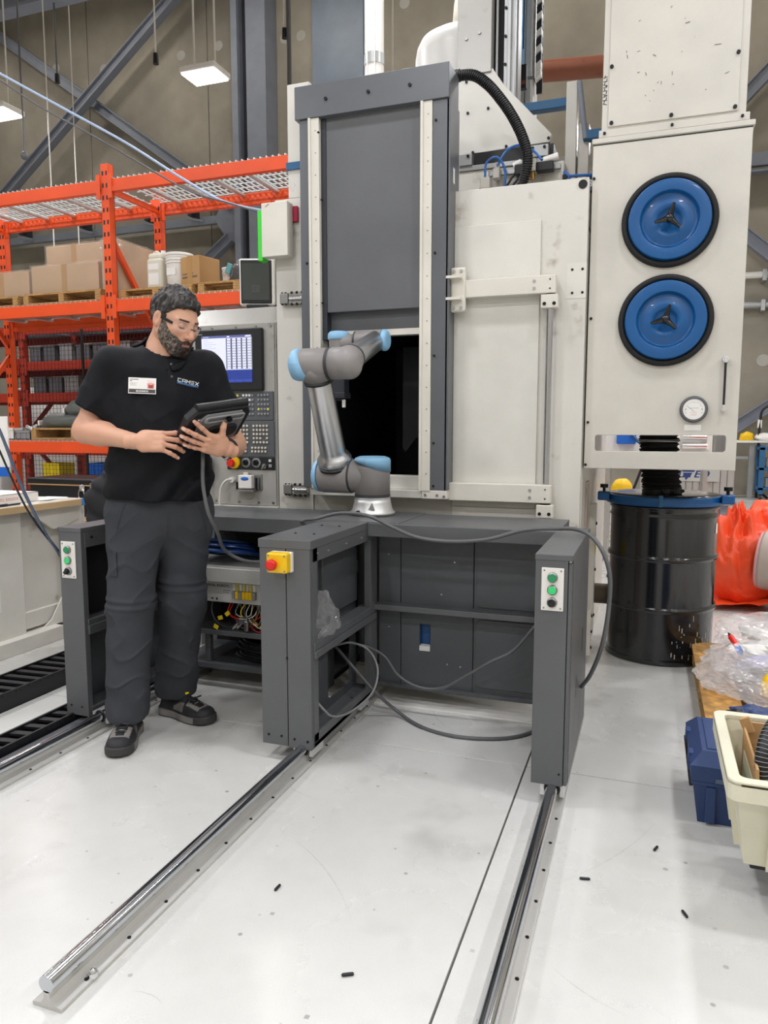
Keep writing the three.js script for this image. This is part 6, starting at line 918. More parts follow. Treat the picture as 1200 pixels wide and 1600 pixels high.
  const ct = thing('tool_cart', 'blue two-shelf cart with grey bins far back at the right picture edge', 'cart', [2.2, 0, -14.5]); for (const [x, z] of [[1.83, -14.4], [2.6, -14.4], [1.83, -14.9], [2.6, -14.9]]) { part('post', bb(x - 0.04, x + 0.04, 0.13, 0.98, z - 0.04, z + 0.04, 0.005), M.bluesteel, ct); part('caster', cyl([x - 0.02, 0.065, z], [x + 0.02, 0.065, z], 0.065), M.black, ct); } for (const y of [0.2, 0.55, 0.9]) part('shelf', bb(1.79, 2.64, y, y + 0.05, -14.94, -14.36, 0.005), M.bluesteel, ct);
  for (const [y, l] of [[0.25, 'grey bin on the lower shelf of the far blue cart'], [0.60, 'grey bin on the middle shelf of the far blue cart']]) bin(l, 1.9, 2.25, y, 0.16, -14.42, M.binlight, undefined, 'bin', 'storage_bin', 0.4);
  const st = thing('test_stand', 'grey work stand with a yellow tool and cables before the right wall', 'stand', [1.6, 0, -14.9]); part('post', bb(1.68, 1.76, 0.02, 1.05, -15.0, -14.9), M.zinc, st); part('base', bb(1.3, 1.95, 0, 0.03, -15.2, -14.7), M.zinc, st); part('table', bb(1.2, 2.1, 1.02, 1.06, -15.2, -14.7, 0.006), M.plasticw, st); part('yellow_tool', blob(0.12, 0.1, 0.1, 0.2, 2, 3, 20, 0.5).translate(1.62, 1.06, -14.85), M.yellow, st); part('cross_bar', bb(1.2, 1.9, 0.72, 0.77, -15.05, -14.98), M.zinc, st); part('switch_box', bb(1.79, 1.86, 1.28, 1.43, -14.95, -14.88, 0.01), M.plasticw, st); part('cable', tube([[2.2, 1.72, -14.9], [2.0, 1.7, -14.9], [1.86, 1.6, -14.9], [1.83, 1.4, -14.9], [1.82, 1.0, -14.88], [1.84, 0.5, -14.88], [1.88, 0.15, -14.86], [2.0, 0.03, -14.8]], 0.022), M.black, st); part('white_bag', blob(0.22, 0.1, 0.15, 0.2, 2, 8, 20, 0.5).translate(2.0, 1.06, -14.9), M.plasticw, st);
  // floor bits
  const bits = [[-0.62, -1.48, 'black cable tie end lying on the floor between the rails', 0.5], [0.06, -2.28, 'small dark scrap on the floor before the tool box', 1.2], [-0.13, -2.05, 'dark flat chip on the floor right of the right rail', 0.2], [0.13, -1.98, 'small black crumb on the floor before the cream tote', 2.0], [-0.93, -1.72, 'small dark sliver on the floor near the middle rail', 1.5]];
  for (const [x, z, l, a] of bits) single('floor_scrap', l, 'scrap', [new THREE.CapsuleGeometry(0.004, 0.022, 3, 8).rotateZ(PI / 2).rotateY(a).translate(x, 0.004, z)], M.black, [x, 0, z], 'scraps on the floor');
}

// ---------------------------------------------------------------- the man: implicit surfaces meshed with surface nets
const smin = (a, b, k) => { const h = Math.max(0, k - Math.abs(a - b)) / k; return Math.min(a, b) - h * h * k * 0.25; };
const smax = (a, b, k) => -smin(-a, -b, k);
function cone(x, y, z, a, b, ra, rb) { // distance to a tapered capsule
  const dx = b[0] - a[0], dy = b[1] - a[1], dz = b[2] - a[2], px = x - a[0], py = y - a[1], pz = z - a[2];
  const t = Math.max(0, Math.min(1, (px * dx + py * dy + pz * dz) / (dx * dx + dy * dy + dz * dz)));
  return Math.hypot(px - dx * t, py - dy * t, pz - dz * t) - (ra + (rb - ra) * t);
}
function ell(x, y, z, c, r) { const a = (x - c[0]) / r[0], b = (y - c[1]) / r[1], d = (z - c[2]) / r[2]; const k0 = Math.hypot(a, b, d), k1 = Math.hypot(a / r[0], b / r[1], d / r[2]); return k1 < 1e-9 ? -Math.min(...r) : k0 * (k0 - 1) / k1; }
function sbox(x, y, z, c, h, r) { const a = Math.abs(x - c[0]) - h[0] + r, b = Math.abs(y - c[1]) - h[1] + r, d = Math.abs(z - c[2]) - h[2] + r; return Math.hypot(Math.max(a, 0), Math.max(b, 0), Math.max(d, 0)) + Math.min(Math.max(a, b, d), 0) - r; }
function surfaceNet(f, lo, hi, cell) {
  const n = [0, 1, 2].map((i) => Math.ceil((hi[i] - lo[i]) / cell) + 1), [nx, ny, nz] = n, F = new Float32Array(nx * ny * nz);
  for (let k = 0, q = 0; k < nz; k++) for (let j = 0; j < ny; j++) for (let i = 0; i < nx; i++) F[q++] = f(lo[0] + i * cell, lo[1] + j * cell, lo[2] + k * cell);
  const id = (i, j, k) => (k * ny + j) * nx + i, vi = new Int32Array(nx * ny * nz).fill(-1), P = [], ix = [];
  for (let k = 0; k < nz - 1; k++) for (let j = 0; j < ny - 1; j++) for (let i = 0; i < nx - 1; i++) {
    let m = 0, sx = 0, sy = 0, sz = 0, c = 0; const v = [];
    for (let q = 0; q < 8; q++) { v[q] = F[id(i + (q & 1), j + ((q >> 1) & 1), k + (q >> 2))]; if (v[q] < 0) m |= 1 << q; }
    if (m === 0 || m === 255) continue;
    for (let a = 0; a < 8; a++) for (let d = 0; d < 3; d++) { const b = a | (1 << d); if (b === a || (v[a] < 0) === (v[b] < 0)) continue; const t = v[a] / (v[a] - v[b]); sx += (a & 1) + (d === 0 ? t : 0); sy += ((a >> 1) & 1) + (d === 1 ? t : 0); sz += (a >> 2) + (d === 2 ? t : 0); c++; }
    vi[id(i, j, k)] = P.length / 3; P.push(lo[0] + (i + sx / c) * cell, lo[1] + (j + sy / c) * cell, lo[2] + (k + sz / c) * cell);
  }
  const quad = (a, b, c, d, s) => { if (a < 0 || b < 0 || c < 0 || d < 0) return; s ? ix.push(a, b, c, a, c, d) : ix.push(a, c, b, a, d, c); };
  for (let k = 1; k < nz - 1; k++) for (let j = 1; j < ny - 1; j++) for (let i = 1; i < nx - 1; i++) {
    const a = F[id(i, j, k)] < 0;
    if (a !== (F[id(i + 1, j, k)] < 0)) quad(vi[id(i, j - 1, k - 1)], vi[id(i, j, k - 1)], vi[id(i, j, k)], vi[id(i, j - 1, k)], a);
    if (a !== (F[id(i, j + 1, k)] < 0)) quad(vi[id(i - 1, j, k - 1)], vi[id(i - 1, j, k)], vi[id(i, j, k)], vi[id(i, j, k - 1)], a);
    if (a !== (F[id(i, j, k + 1)] < 0)) quad(vi[id(i - 1, j - 1, k)], vi[id(i, j - 1, k)], vi[id(i, j, k)], vi[id(i - 1, j, k)], a);
  }
  const g = new THREE.BufferGeometry(); g.setAttribute('position', new THREE.Float32BufferAttribute(P, 3)); g.setIndex(ix);
  const N = new Float32Array(P.length), e = cell * 0.5;
  for (let i = 0; i < P.length; i += 3) { const x = P[i], y = P[i + 1], z = P[i + 2]; let a = f(x + e, y, z) - f(x - e, y, z), b = f(x, y + e, z) - f(x, y - e, z), c = f(x, y, z + e) - f(x, y, z - e); const l = Math.hypot(a, b, c) || 1; N[i] = a / l; N[i + 1] = b / l; N[i + 2] = c / l; }
  g.setAttribute('normal', new THREE.BufferAttribute(N, 3)); return g;
}
function tint(g, f) { const p = g.attributes.position, c = new Float32Array(p.count * 3); const t = new THREE.Color(); for (let i = 0; i < p.count; i++) { t.set(f(p.getX(i), p.getY(i), p.getZ(i))); c[3 * i] = t.r; c[3 * i + 1] = t.g; c[3 * i + 2] = t.b; } g.setAttribute('color', new THREE.BufferAttribute(c, 3)); return g; }
const mixc = (a, b, t) => new THREE.Color(a).lerp(new THREE.Color(b), Math.max(0, Math.min(1, t)));
{
  const man = thing('person', 'bearded man in a black polo shirt and grey work trousers holding a tablet and wearing clear safety glasses', 'person', [-1.933, 0, -2.546], 37.2 * D2R);
  std('skin', 0xffffff, 0.52, 0, { vertexColors: true, sheen: 0.15, clearcoat: 0.05 });
  std('shirt', 0x101216, 0.66, 0, { bumpMap: tCloth, bumpScale: 0.0005, sheen: 0.12, sheenRoughness: 0.5, sheenColor: 0x2a303c, specularIntensity: 0.4 });
  std('trousers', 0x44464b, 0.85, 0, { specularIntensity: 0.4, bumpMap: tCloth, bumpScale: 0.0008, map: tBlotch });
  std('hair', 0xffffff, 0.55, 0, { vertexColors: true });
  const SKIN = '#d3a286';
  // ---- head, in its own frame: x to his left, y up, z out of the face
  const HM = new THREE.Matrix4().compose(V(0.118, 1.697, 0.035), new THREE.Quaternion().setFromEuler(new THREE.Euler(21 * D2R, 38 * D2R, -4 * D2R, 'YXZ')), V(1, 1, 1));
  const HI = HM.clone().invert();
  const skull = (x, y, z) => ell(x, y, z, [0, 0.03, -0.018], [0.077, 0.09, 0.098]);
  const face0 = (x, y, z) => { const ax = Math.abs(x);
    let d = skull(x, y, z);
    d = smin(d, ell(x, y, z, [0, -0.02, 0.03], [0.066, 0.085, 0.062]), 0.03);
    d = smin(d, cone(ax, y, z, [0.056, -0.05, 0.0], [0.018, -0.103, 0.062], 0.018, 0.021), 0.03); // jaw
    d = smin(d, ell(x, y, z, [0, -0.1, 0.066], [0.028, 0.022, 0.024]), 0.025); // chin
    d = smin(d, ell(x, y, z, [0, -0.065, 0.062], [0.04, 0.03, 0.034]), 0.025); // mouth mound
    d = smin(d, ell(ax, y, z, [0.043, -0.022, 0.058], [0.024, 0.018, 0.022]), 0.025); // cheek bones
    d = smin(d, cone(ax, y, z, [0.012, 0.022, 0.083], [0.046, 0.02, 0.064], 0.011, 0.011), 0.014); // brow
    d = smax(d, -ell(ax, y, z, [0.032, 0.0, 0.094], [0.019, 0.012, 0.016]), 0.014); // sockets
    d = smin(d, ell(ax, y, z, [0.032, 0.0, 0.072], [0.0155, 0.0125, 0.0135]), 0.004); // lids over the eyeballs
    d = smin(d, cone(x, y, z, [0, 0.012, 0.088], [0, -0.033, 0.113], 0.0085, 0.0125), 0.012); // nose
    d = smin(d, ell(ax, y, z, [0.0125, -0.036, 0.098], [0.0095, 0.0085, 0.012]), 0.008);
    d = smax(d, -ell(ax, y, z, [0.007, -0.045, 0.104], [0.004, 0.004, 0.006]), 0.004);
    d = smin(d, cone(ax, y, z, [0, -0.061, 0.0945], [0.021, -0.066, 0.082], 0.0062, 0.003), 0.006); // lips
    d = smin(d, cone(ax, y, z, [0, -0.0735, 0.0925], [0.018, -0.071, 0.083], 0.0068, 0.003), 0.006);
    d = smax(d, -cone(ax, y, z, [0, -0.0673, 0.1], [0.022, -0.0685, 0.088], 0.0014, 0.001), 0.003);
    return d; };
  const ear = (x, y, z) => { const ax = Math.abs(x); const yy = y + 0.004, zz = z + 0.012; let e = ell(ax - 0.004 * 0, yy, zz + (ax - 0.075) * 0.6, [0.079, 0, 0], [0.0085, 0.033, 0.02]); e = smax(e, -ell(ax, yy, zz, [0.089, 0.002, 0.004], [0.008, 0.02, 0.011]), 0.006); return e; };
  const headF = (x, y, z) => { let d = smin(face0(x, y, z), ear(x, y, z), 0.008); d = smin(d, cone(x, y, z, [0, -0.06, -0.03], [0.0, -0.16, -0.055], 0.056, 0.058), 0.03); return smax(d, -(y + 0.135), 0.01); };
  const headG = surfaceNet(headF, [-0.105, -0.15, -0.13], [0.105, 0.14, 0.135], 0.0034);
  tint(headG, (x, y, z) => { const ax = Math.abs(x); let c = mixc(SKIN, '#c98670', 0.35 * Math.exp(-((ax - 0.045) ** 2 + (y + 0.03) ** 2) / 0.0009) + 0.45 * Math.exp(-(x * x + (y + 0.035) ** 2) / 0.0003) * (z > 0.09 ? 1 : 0) + (ax > 0.077 ? 0.3 : 0));
    if (z > 0.08 && ax < 0.023 && y < -0.057 && y > -0.08) c = mixc('#bd7d72', c, (Math.abs(y + 0.0685) - 0.005) / 0.004);
    if (Math.abs(y - 0.024 + 0.12 * Math.max(0, ax - 0.04) + 0.08 * Math.max(0, 0.02 - ax)) < 0.0042 && ax > 0.014 && ax < 0.05 && z > 0.05) c = new THREE.Color('#2c2320'); // brows
    if (z > 0.06 && ax > 0.019 && ax < 0.045 && Math.abs(y + 0.0065 + 4 * (ax - 0.032) ** 2) < 0.0028) c = new THREE.Color('#241b18'); // lash line
    if (z > 0.05 && ((ax - 0.032) / 0.02) ** 2 + ((y - 0.002) / 0.016) ** 2 < 1) c = mixc(c, '#a8745f', 0.35);
    return c; });
  headG.applyMatrix4(HM);
  // ---- hands, in their own frame: x to the thumb side, y along the fingers, z out of the back of the hand
  function handGeo(fingers, thumb, k = 1) {
    const roots = [[0.031, 0.092, 0.0], [0.0105, 0.097, 0.003], [-0.011, 0.093, 0.002], [-0.03, 0.084, -0.002]], lens = [[0.045, 0.027, 0.022], [0.05, 0.031, 0.023], [0.046, 0.029, 0.023], [0.036, 0.022, 0.021]], rad = [0.0098, 0.0102, 0.0096, 0.0085];
    const segs = []; // chains
    fingers.forEach(({ splay = 0, curl = [0.3, 0.4, 0.3] }, i) => { let p = V(...roots[i]), a = 0; const ch = [p.clone().add(V(0, -0.03, 0))]; ch.push(p.clone()); for (let j = 0; j < 3; j++) { a += curl[j]; const d = V(Math.sin(splay) * Math.cos(a), Math.cos(splay) * Math.cos(a), -Math.sin(a)); p = p.clone().addScaledVector(d, lens[i][j]); ch.push(p); } segs.push([ch, rad[i]]); });
    const th = thumb.map((q) => V(...q));
    const A = (p) => [p.x, p.y, p.z];
    const f = (x, y, z) => {
      let d = sbox(x, y, z, [0.0, 0.052, 0], [0.041, 0.046, 0.0145], 0.014);
      d = smin(d, cone(x, y, z, [0, -0.045, 0], [0, 0.02, 0], 0.028, 0.024) , 0.03);
      d = smin(d, ell(x, y, z, [0.024, 0.035, -0.008], [0.02, 0.032, 0.017]), 0.02);
      let fg = 1;
      for (const [ch, r] of segs) { let e = 1; for (let j = 0; j < ch.length - 1; j++) { const r0 = r * (1.06 - 0.06 * j), r1 = r * (1.0 - 0.065 * j); e = smin(e, cone(x, y, z, A(ch[j]), A(ch[j + 1]), r0, r1), 0.003); } for (let j = 2; j < ch.length - 1; j++) e = smin(e, Math.hypot(x - ch[j].x, y - ch[j].y, z - ch[j].z) - r * (1.1 - 0.06 * j), 0.004); fg = Math.min(fg, e); }
      d = smin(d, fg, 0.008);
      let t = 1; for (let j = 0; j < th.length - 1; j++) t = smin(t, cone(x, y, z, A(th[j]), A(th[j + 1]), [0.016, 0.0128, 0.0112][j], [0.0128, 0.0112, 0.0095][j]), 0.006);
      return smin(d, t, 0.012); };
    const g = surfaceNet(f, [-0.085, -0.05, -0.10], [0.10, 0.215, 0.045], 0.003);
    tint(g, (x, y, z) => { let c = mixc(SKIN, '#cf8f78', 0.12 + 0.35 * Math.max(0, (y - 0.09) / 0.1)); for (const [ch, r] of segs) for (let j = 1; j < 4; j++) if (Math.hypot(x - ch[j].x, y - ch[j].y, z - ch[j].z - r) < 0.007) c = mixc(c, '#bd7a66', 0.35); return c; });
    // nails
    const nails = segs.map(([ch, r]) => { const t = ch[4], d = ch[4].clone().sub(ch[3]).normalize(), up = V(0, 0, 1).addScaledVector(d, -d.z).normalize(); const q = t.clone().addScaledVector(d, -0.004).addScaledVector(up, r * 0.74); const xx = d.clone().cross(up).normalize(); return new THREE.SphereGeometry(1, 10, 8).scale(r * 0.62, r * 0.8, 0.0022).applyMatrix4(new THREE.Matrix4().makeBasis(xx, d, up)).translate(q.x, q.y, q.z); });
    return { g: g.scale(k, k, k), nails: mergeGeometries(nails.map(prep)).scale(k, k, k) };
  }
  const frame = (o, yDir, zDir, mirror) => { const y = V(...yDir).normalize(), z = V(...zDir); z.addScaledVector(y, -z.dot(y)).normalize(); const x = y.clone().cross(z); if (mirror) x.negate(); return new THREE.Matrix4().makeBasis(x, y, z).setPosition(...o); };
  // tablet frame (screen towards his face, back towards the camera)
  const TU = V(0.83, 0.13, -0.50).normalize(), TV = V(-0.39, -0.70, -0.60); TV.addScaledVector(TU, -TV.dot(TU)).normalize(); const TN = TU.clone().cross(TV); const TC = V(0.243, 1.292, 0.20);
  const TMx = new THREE.Matrix4().makeBasis(TU, TV.clone().negate(), TN.clone().negate()).setPosition(TC); // x right, y up the tablet, z out of its back
  TMx.makeBasis(TU, TV.clone().negate(), TU.clone().cross(TV.clone().negate())).setPosition(TC);
  const LH = { o: [0.284, 1.193, 0.212], m: null }, RH = { o: [-0.038, 1.222, 0.235], m: null };
  LH.m = frame(LH.o, [-0.78, 0.26, 0.52], [0.40, -0.42, 0.8], false);
  RH.m = frame(RH.o, [0.95, 0.0, 0.22], [-0.2, 0.35, 0.9], true);
  const lh = handGeo([{ splay: 0.34, curl: [0.12, 0.12, 0.1] }, { splay: 0.06, curl: [0.16, 0.2, 0.15] }, { splay: -0.05, curl: [0.2, 0.22, 0.2] }, { splay: -0.2, curl: [0.22, 0.25, 0.2] }], [[0.022, 0.02, 0], [0.05, 0.045, 0.004], [0.078, 0.056, 0.004], [0.103, 0.058, 0.0]], 1.0);
  const rh = handGeo([{ splay: 0.2, curl: [0.35, 0.75, 0.4] }, { splay: 0.03, curl: [0.45, 0.6, 0.4] }, { splay: -0.12, curl: [0.45, 0.55, 0.3] }, { splay: -0.34, curl: [0.35, 0.45, 0.25] }], [[0.02, 0.02, -0.005], [0.04, 0.045, -0.025], [0.045, 0.075, -0.04], [0.04, 0.10, -0.048]], 1.0);
  const place = (g, m) => { g.applyMatrix4(m); return m.determinant() < 0 ? (() => { const ix = g.index; if (ix) { for (let i = 0; i < ix.count; i += 3) { const t = ix.getX(i + 1); ix.setX(i + 1, ix.getX(i + 2)); ix.setX(i + 2, t); } return g; } return flip(g); })() : g; };
  place(lh.g, LH.m); place(lh.nails, LH.m); place(rh.g, RH.m); place(rh.nails, RH.m);
  // ---- body: torso, arms and legs in one field
  const S = { shR: [-0.135, 1.512, -0.01], elR: [-0.238, 1.262, 0.0], shL: [0.228, 1.50, -0.01], elL: [0.338, 1.205, 0.02] };
  const wr = (H) => V(0, -0.012, 0).applyMatrix4(H.m).toArray();
  const wR = wr(RH), wL = wr(LH);
  const torso = (x, y, z, k = 0) => { let d = ell(x, y, z, [0.045, 1.345, -0.003], [0.185 + k, 0.19 + k, 0.117 + k]); d = smin(d, ell(x, y, z, [0.035, 1.12, 0.02], [0.182 + k, 0.24 + k, 0.135 + k]), 0.08); d = smin(d, cone(x, y, z, [-0.125, 1.515, -0.015], [0.215, 1.505, -0.015], 0.062 + k, 0.062 + k), 0.06); d = smin(d, cone(x, y, z, [0.062, 1.565, -0.025], [0.05, 1.49, -0.02], 0.056 + k * 0.5, 0.09 + k), 0.05); return d; };
  const LEG = { hR: [-0.055, 0.93, 0.0], kR: [-0.095, 0.53, 0.04], aR: [-0.122, 0.10, 0.06], hL: [0.13, 0.93, -0.02], kL: [0.115, 0.54, -0.05], aL: [0.072, 0.10, -0.165] };
  const bodyF = (x, y, z) => { // the whole figure but head and hands
    let d = torso(x, y, z);
    d = smin(d, cone(x, y, z, S.shR, S.elR, 0.056, 0.045), 0.05); d = smin(d, smin(cone(x, y, z, S.elR, wR, 0.048, 0.031), ell(x, y, z, [-0.17, 1.25, 0.055], [0.07, 0.046, 0.055]), 0.03), 0.03);
    d = smin(d, cone(x, y, z, S.shL, S.elL, 0.056, 0.046), 0.05); d = smin(d, cone(x, y, z, S.elL, wL, 0.05, 0.032), 0.03);
    d = smin(d, cone(x, y, z, LEG.hR, LEG.kR, 0.085, 0.058), 0.05); d = smin(d, cone(x, y, z, LEG.kR, LEG.aR, 0.055, 0.04), 0.03); d = smin(d, cone(x, y, z, LEG.hL, LEG.kL, 0.085, 0.058), 0.05); d = smin(d, cone(x, y, z, LEG.kL, LEG.aL, 0.055, 0.04), 0.03);
    d = smin(d, cone(x, y, z, [0.085, 1.66, 0.0], [0.062, 1.53, -0.02], 0.057, 0.064), 0.04);
    return d; };
  const bodyG = tint(surfaceNet(bodyF, [-0.33, 0.04, -0.29], [0.43, 1.70, 0.31], 0.011), (x, y, z) => mixc(SKIN, '#cf967c', 0.25 + 0.2 * noise3(x * 9, y * 9, z * 9)));
  const body = part('body', [bodyG, headG, lh.g, rh.g], M.skin, man); 
  part('finger_nails', [lh.nails, rh.nails], std('nail', 0xe6bfae, 0.35), man);
  // ---- hair and beard
  const hairMask = (x, y, z) => { const n = 0.006 * noise3(x * 60, y * 60, z * 30); const line = 0.077 + 0.95 * (z - 0.078) - 0.007 * Math.cos(x * 40); let m = line - y + n; const side = Math.abs(x) > 0.055 ? smax(-(z - 0.024), -0.03 - y, 0.01) : 1; void side; return m; };
  const hairF = (x, y, z) => { const st = 0.006 * noise3(x * 55 + 3, y * 40, z * 55) + 0.004 * noise3(x * 120, y * 60 + z * 60, z * 120); const top = 0.008 + 0.010 * Math.max(0, y - 0.04) / 0.08 + 0.004 * Math.max(0, z - 0.02) / 0.07; let d = skull(x, y, z) - top - st; const sb = Math.max(Math.abs(z - 0.012) - 0.014, Math.abs(y + 0.005) - 0.03); d = smax(d, Math.min(hairMask(x, y, z), sb), 0.006); return smax(d, -ell(Math.abs(x), y + 0.004, z + 0.008, [0.09, 0, 0], [0.022, 0.034, 0.022]), 0.004); };
  const hairG = surfaceNet(hairF, [-0.12, -0.11, -0.15], [0.12, 0.17, 0.12], 0.0034);
  tint(hairG, (x, y, z) => { const n = noise3(x * 150, y * 50, z * 90) + 0.6 * noise3(x * 300, y * 80, z * 200); const g = (Math.abs(x) > 0.05 ? 0.35 : 0.18) + 0.3 * Math.max(0, n - 0.35); return mixc('#0e0b0a', '#7d756e', g * (n > 0.25 ? 1 : 0.15)); });
  part('hair', hairG.applyMatrix4(HM), M.hair, man, 'short dark hair with grey strands');
  const beardF = (x, y, z) => { const ax = Math.abs(x); const st = 0.0022 * noise3(x * 160, y * 120, z * 160); let d = face0(x, y, z) - 0.0038 - st - (y > -0.066 && ax < 0.028 && z > 0.06 ? 0.0015 : 0); const up = y - (0.004 - 0.80 * (z - 0.018)) - 0.004 * noise3(x * 70, y * 70, z * 70); d = smax(d, z > 0.075 && ax < 0.03 ? Math.min(up, y + 0.049 + ax * 0.35) : up, 0.006); d = smax(d, 0.004 - z, 0.008); d = smax(d, -(y + 0.128), 0.01);
    const lip = Math.max(Math.abs(y + 0.0695) - 0.0055, ax - 0.02); d = smax(d, -lip - 0.0 , 0.004); const under = Math.max(Math.abs(ax - 0.022) - 0.008, Math.abs(y + 0.086) - 0.006); void under; return d; };
  const beardG = surfaceNet(beardF, [-0.09, -0.14, -0.01], [0.09, 0.03, 0.13], 0.003);
  tint(beardG, (x, y, z) => { const n = noise3(x * 210, y * 160, z * 210); const side = Math.abs(x) > 0.04; return mixc('#2a211d', side ? '#8b7d70' : '#5b4b41', Math.max(0, n * 0.9 + (side ? 0.35 : 0.05))); });
  part('beard', beardG.applyMatrix4(HM), M.hair, man, 'short dark greying beard');
  // ---- safety glasses
  const gl = part('safety_glasses', [[-1, 1].map((s) => bar([s * 0.079, 0.008, -0.015], [s * 0.073, 0.003, 0.07], 0.004, 0.011)), bar([-0.079, 0.008, -0.015], [-0.079, -0.012, -0.035], 0.004, 0.008), bar([0.079, 0.008, -0.015], [0.079, -0.012, -0.035], 0.004, 0.008)].flat().map((g) => g.applyMatrix4(HM)), M.black, man, 'black arms of the safety glasses');
  const lens = new THREE.CylinderGeometry(0.078, 0.074, 0.036, 36, 4, true, -62 * D2R, 124 * D2R).scale(1, 1, 1.0).translate(0, -0.001, 0.034); part('lens', lens.applyMatrix4(HM), std('lens', 0xffffff, 0.03, 0, { transmission: 0.96, thickness: 0, ior: 1.5, side: THREE.DoubleSide, clearcoat: 0.6 }), gl, 'clear wrap-round lens');
  part('nose_bridge', cone && [cyl([-0.01, 0.0, 0.1085], [0.01, 0.0, 0.1085], 0.0022, 0.0022, 8)].map((g) => g.applyMatrix4(HM)), M.cable, gl);
  // ---- polo shirt
  const hem = (x) => 0.992 - 0.05 * (x + 0.18);
  const shirtF = (x, y, z) => {
    const fold = 0.010 * noise3(x * 9 + 0.5 * y * 9, y * 7, z * 8) + 0.0035 * (1 - Math.abs(noise3(x * 8 + y * 5, y * 9 - x * 6, z * 6))) ** 3 + 0.015 * Math.sin((y * 1.0 - x * 0.75) * 46 + 2.5 * noise3(x * 6, y * 5, z * 6)) * Math.max(0, Math.min(1, (1.30 - y) * 4)) * (0.4 + 0.6 * Math.max(0, noise3(x * 5 + 9, y * 4, 2))) + 0.003 * noise3(x * 26, y * 18, z * 26);
    let d = torso(x, y, z, 0.017);
    d = smin(d, ell(x, y, z, [0.035, 1.03, 0.012], [0.208, 0.20, 0.15]), 0.05);
    d = smin(d, smax(cone(x, y, z, S.shR, [-0.226, 1.30, -0.002], 0.072, 0.078), -( (y - 1.335) - (-0.58) * (x + 0.215) ), 0.006), 0.05);
    d = smin(d, smax(cone(x, y, z, S.shL, [0.325, 1.27, 0.012], 0.072, 0.077), -((y - 1.31) - 0.5 * (x - 0.30)), 0.006), 0.05);
    d -= fold;
    d = smax(d, hem(x) - y + 0.006 * noise3(x * 14, 1, z * 14), 0.006);
    const nk = cone(x, y, z, [0.052, 1.52, -0.012], [0.085, 1.68, 0.01], 0.071, 0.064); // neck opening
    return smax(d, -smax(nk - 0.004, 1.515 - y - 0.85 * Math.max(-0.02, z - 0.01), 0.01), 0.006); };
  const shirt = part('polo_shirt', surfaceNet(shirtF, [-0.36, 0.94, -0.22], [0.46, 1.66, 0.23], 0.0078), M.shirt, man, 'black short-sleeved polo shirt');
  { // collar folded round the neck, open in front
    const colF = (x, y, z) => { const nk = cone(x, y, z, [0.052, 1.50, -0.012], [0.085, 1.68, 0.01], 0.069, 0.062), top = 1.612 - 1.0 * Math.max(-0.03, z); if (nk > 0.075 || y < top - 0.09 || y > top + 0.03) return 0.02; const base = smin(shirtF(x, y, z), nk - 0.008, 0.012); let d = Math.abs(base - 0.007) - 0.0045; d = smax(d, y - top, 0.004); d = smax(d, top - 0.058 - y - (z > 0.02 ? 0.5 * Math.max(0, 0.05 - Math.abs(x - 0.088)) : 0), 0.004); d = smax(d, nk - 0.055, 0.006); const gap = Math.max(0.003 + 0.4 * (top - y) - Math.abs(x - 0.088), 0); return z > 0.03 ? smax(d, gap > 0 ? gap : -0.01, 0.003) : d; };
    const cg = surfaceNet(colF, [-0.1, 1.36, -0.16], [0.26, 1.68, 0.2], 0.0045); part('collar', cg, M.shirt, shirt, 'folded shirt collar'); }
  const onShirt = (x, y) => { let z = 0.26; for (let i = 0; i < 60; i++) { const d = shirtF(x, y, z); if (d < 0.0008) break; z -= Math.max(0.0008, d * 0.7); } return z; };
  const patch = (w, h, cx, cy, nx, lift, rot = 0) => { const g = new THREE.PlaneGeometry(w, h, nx, nx); const p = g.attributes.position; for (let i = 0; i < p.count; i++) { const a = p.getX(i), b = p.getY(i), x = cx + a * Math.cos(rot) - b * Math.sin(rot), y = cy + a * Math.sin(rot) + b * Math.cos(rot); p.setXYZ(i, x, y, onShirt(x, y) + lift); } g.computeVertexNormals(); return g; };
  for (const y of [1.475, 1.525]) { const z = onShirt(0.095, y); part('button', cyl([0.095, y, z - 0.001], [0.095, y, z + 0.003], 0.005, 0.0045, 14), M.cable, shirt); }
  { const q = []; for (let i = 0; i < 12; i++) { const y0 = 1.545 - i * 0.0095; for (const s of [-0.013, 0.015]) q.push(bar([0.095 + s, y0, onShirt(0.095 + s, y0)], [0.095 + s, y0 - 0.0095, onShirt(0.095 + s, y0 - 0.0095)], 0.003, 0.002)); } part('placket', q, M.shirt, shirt); }
  const lt = canvasTex(512, 160, (x, w, h) => { x.clearRect(0, 0, w, h); x.fillStyle = '#14161b'; x.fillRect(0, 0, w, h); x.strokeStyle = '#e9edf2'; x.lineWidth = 13; x.lineJoin = 'miter'; const L = (pts) => { x.beginPath(); pts.forEach((p, i) => (i ? x.lineTo(...p) : x.moveTo(...p))); x.stroke(); };
    L([[95, 22], [20, 22], [20, 92], [95, 92]]); L([[122, 98], [122, 22], [190, 22], [190, 98]]); L([[122, 64], [190, 64]]); L([[220, 98], [220, 22], [258, 62], [296, 22], [296, 98]]); L([[322, 22], [392, 22]]); L([[322, 58], [392, 58]]); L([[322, 92], [392, 92]]); x.lineWidth = 15; L([[420, 16], [496, 98]]); L([[496, 16], [420, 98]]); x.fillStyle = '#2f7fc4'; x.fillRect(20, 108, 476, 26); x.fillStyle = '#0f2b45'; x.font = 'bold 20px sans-serif'; x.fillText('AUTOMATION & ROBOTICS', 110, 128); });
  lt.needsUpdate = true;
  rawPart('chest_logo', patch(0.088, 0.0275, 0.158, 1.452, 16, 0.0022, -0.2), new THREE.MeshStandardMaterial({ map: lt, roughness: 0.6 }), shirt, 'white CAMEX lettering over a blue line');
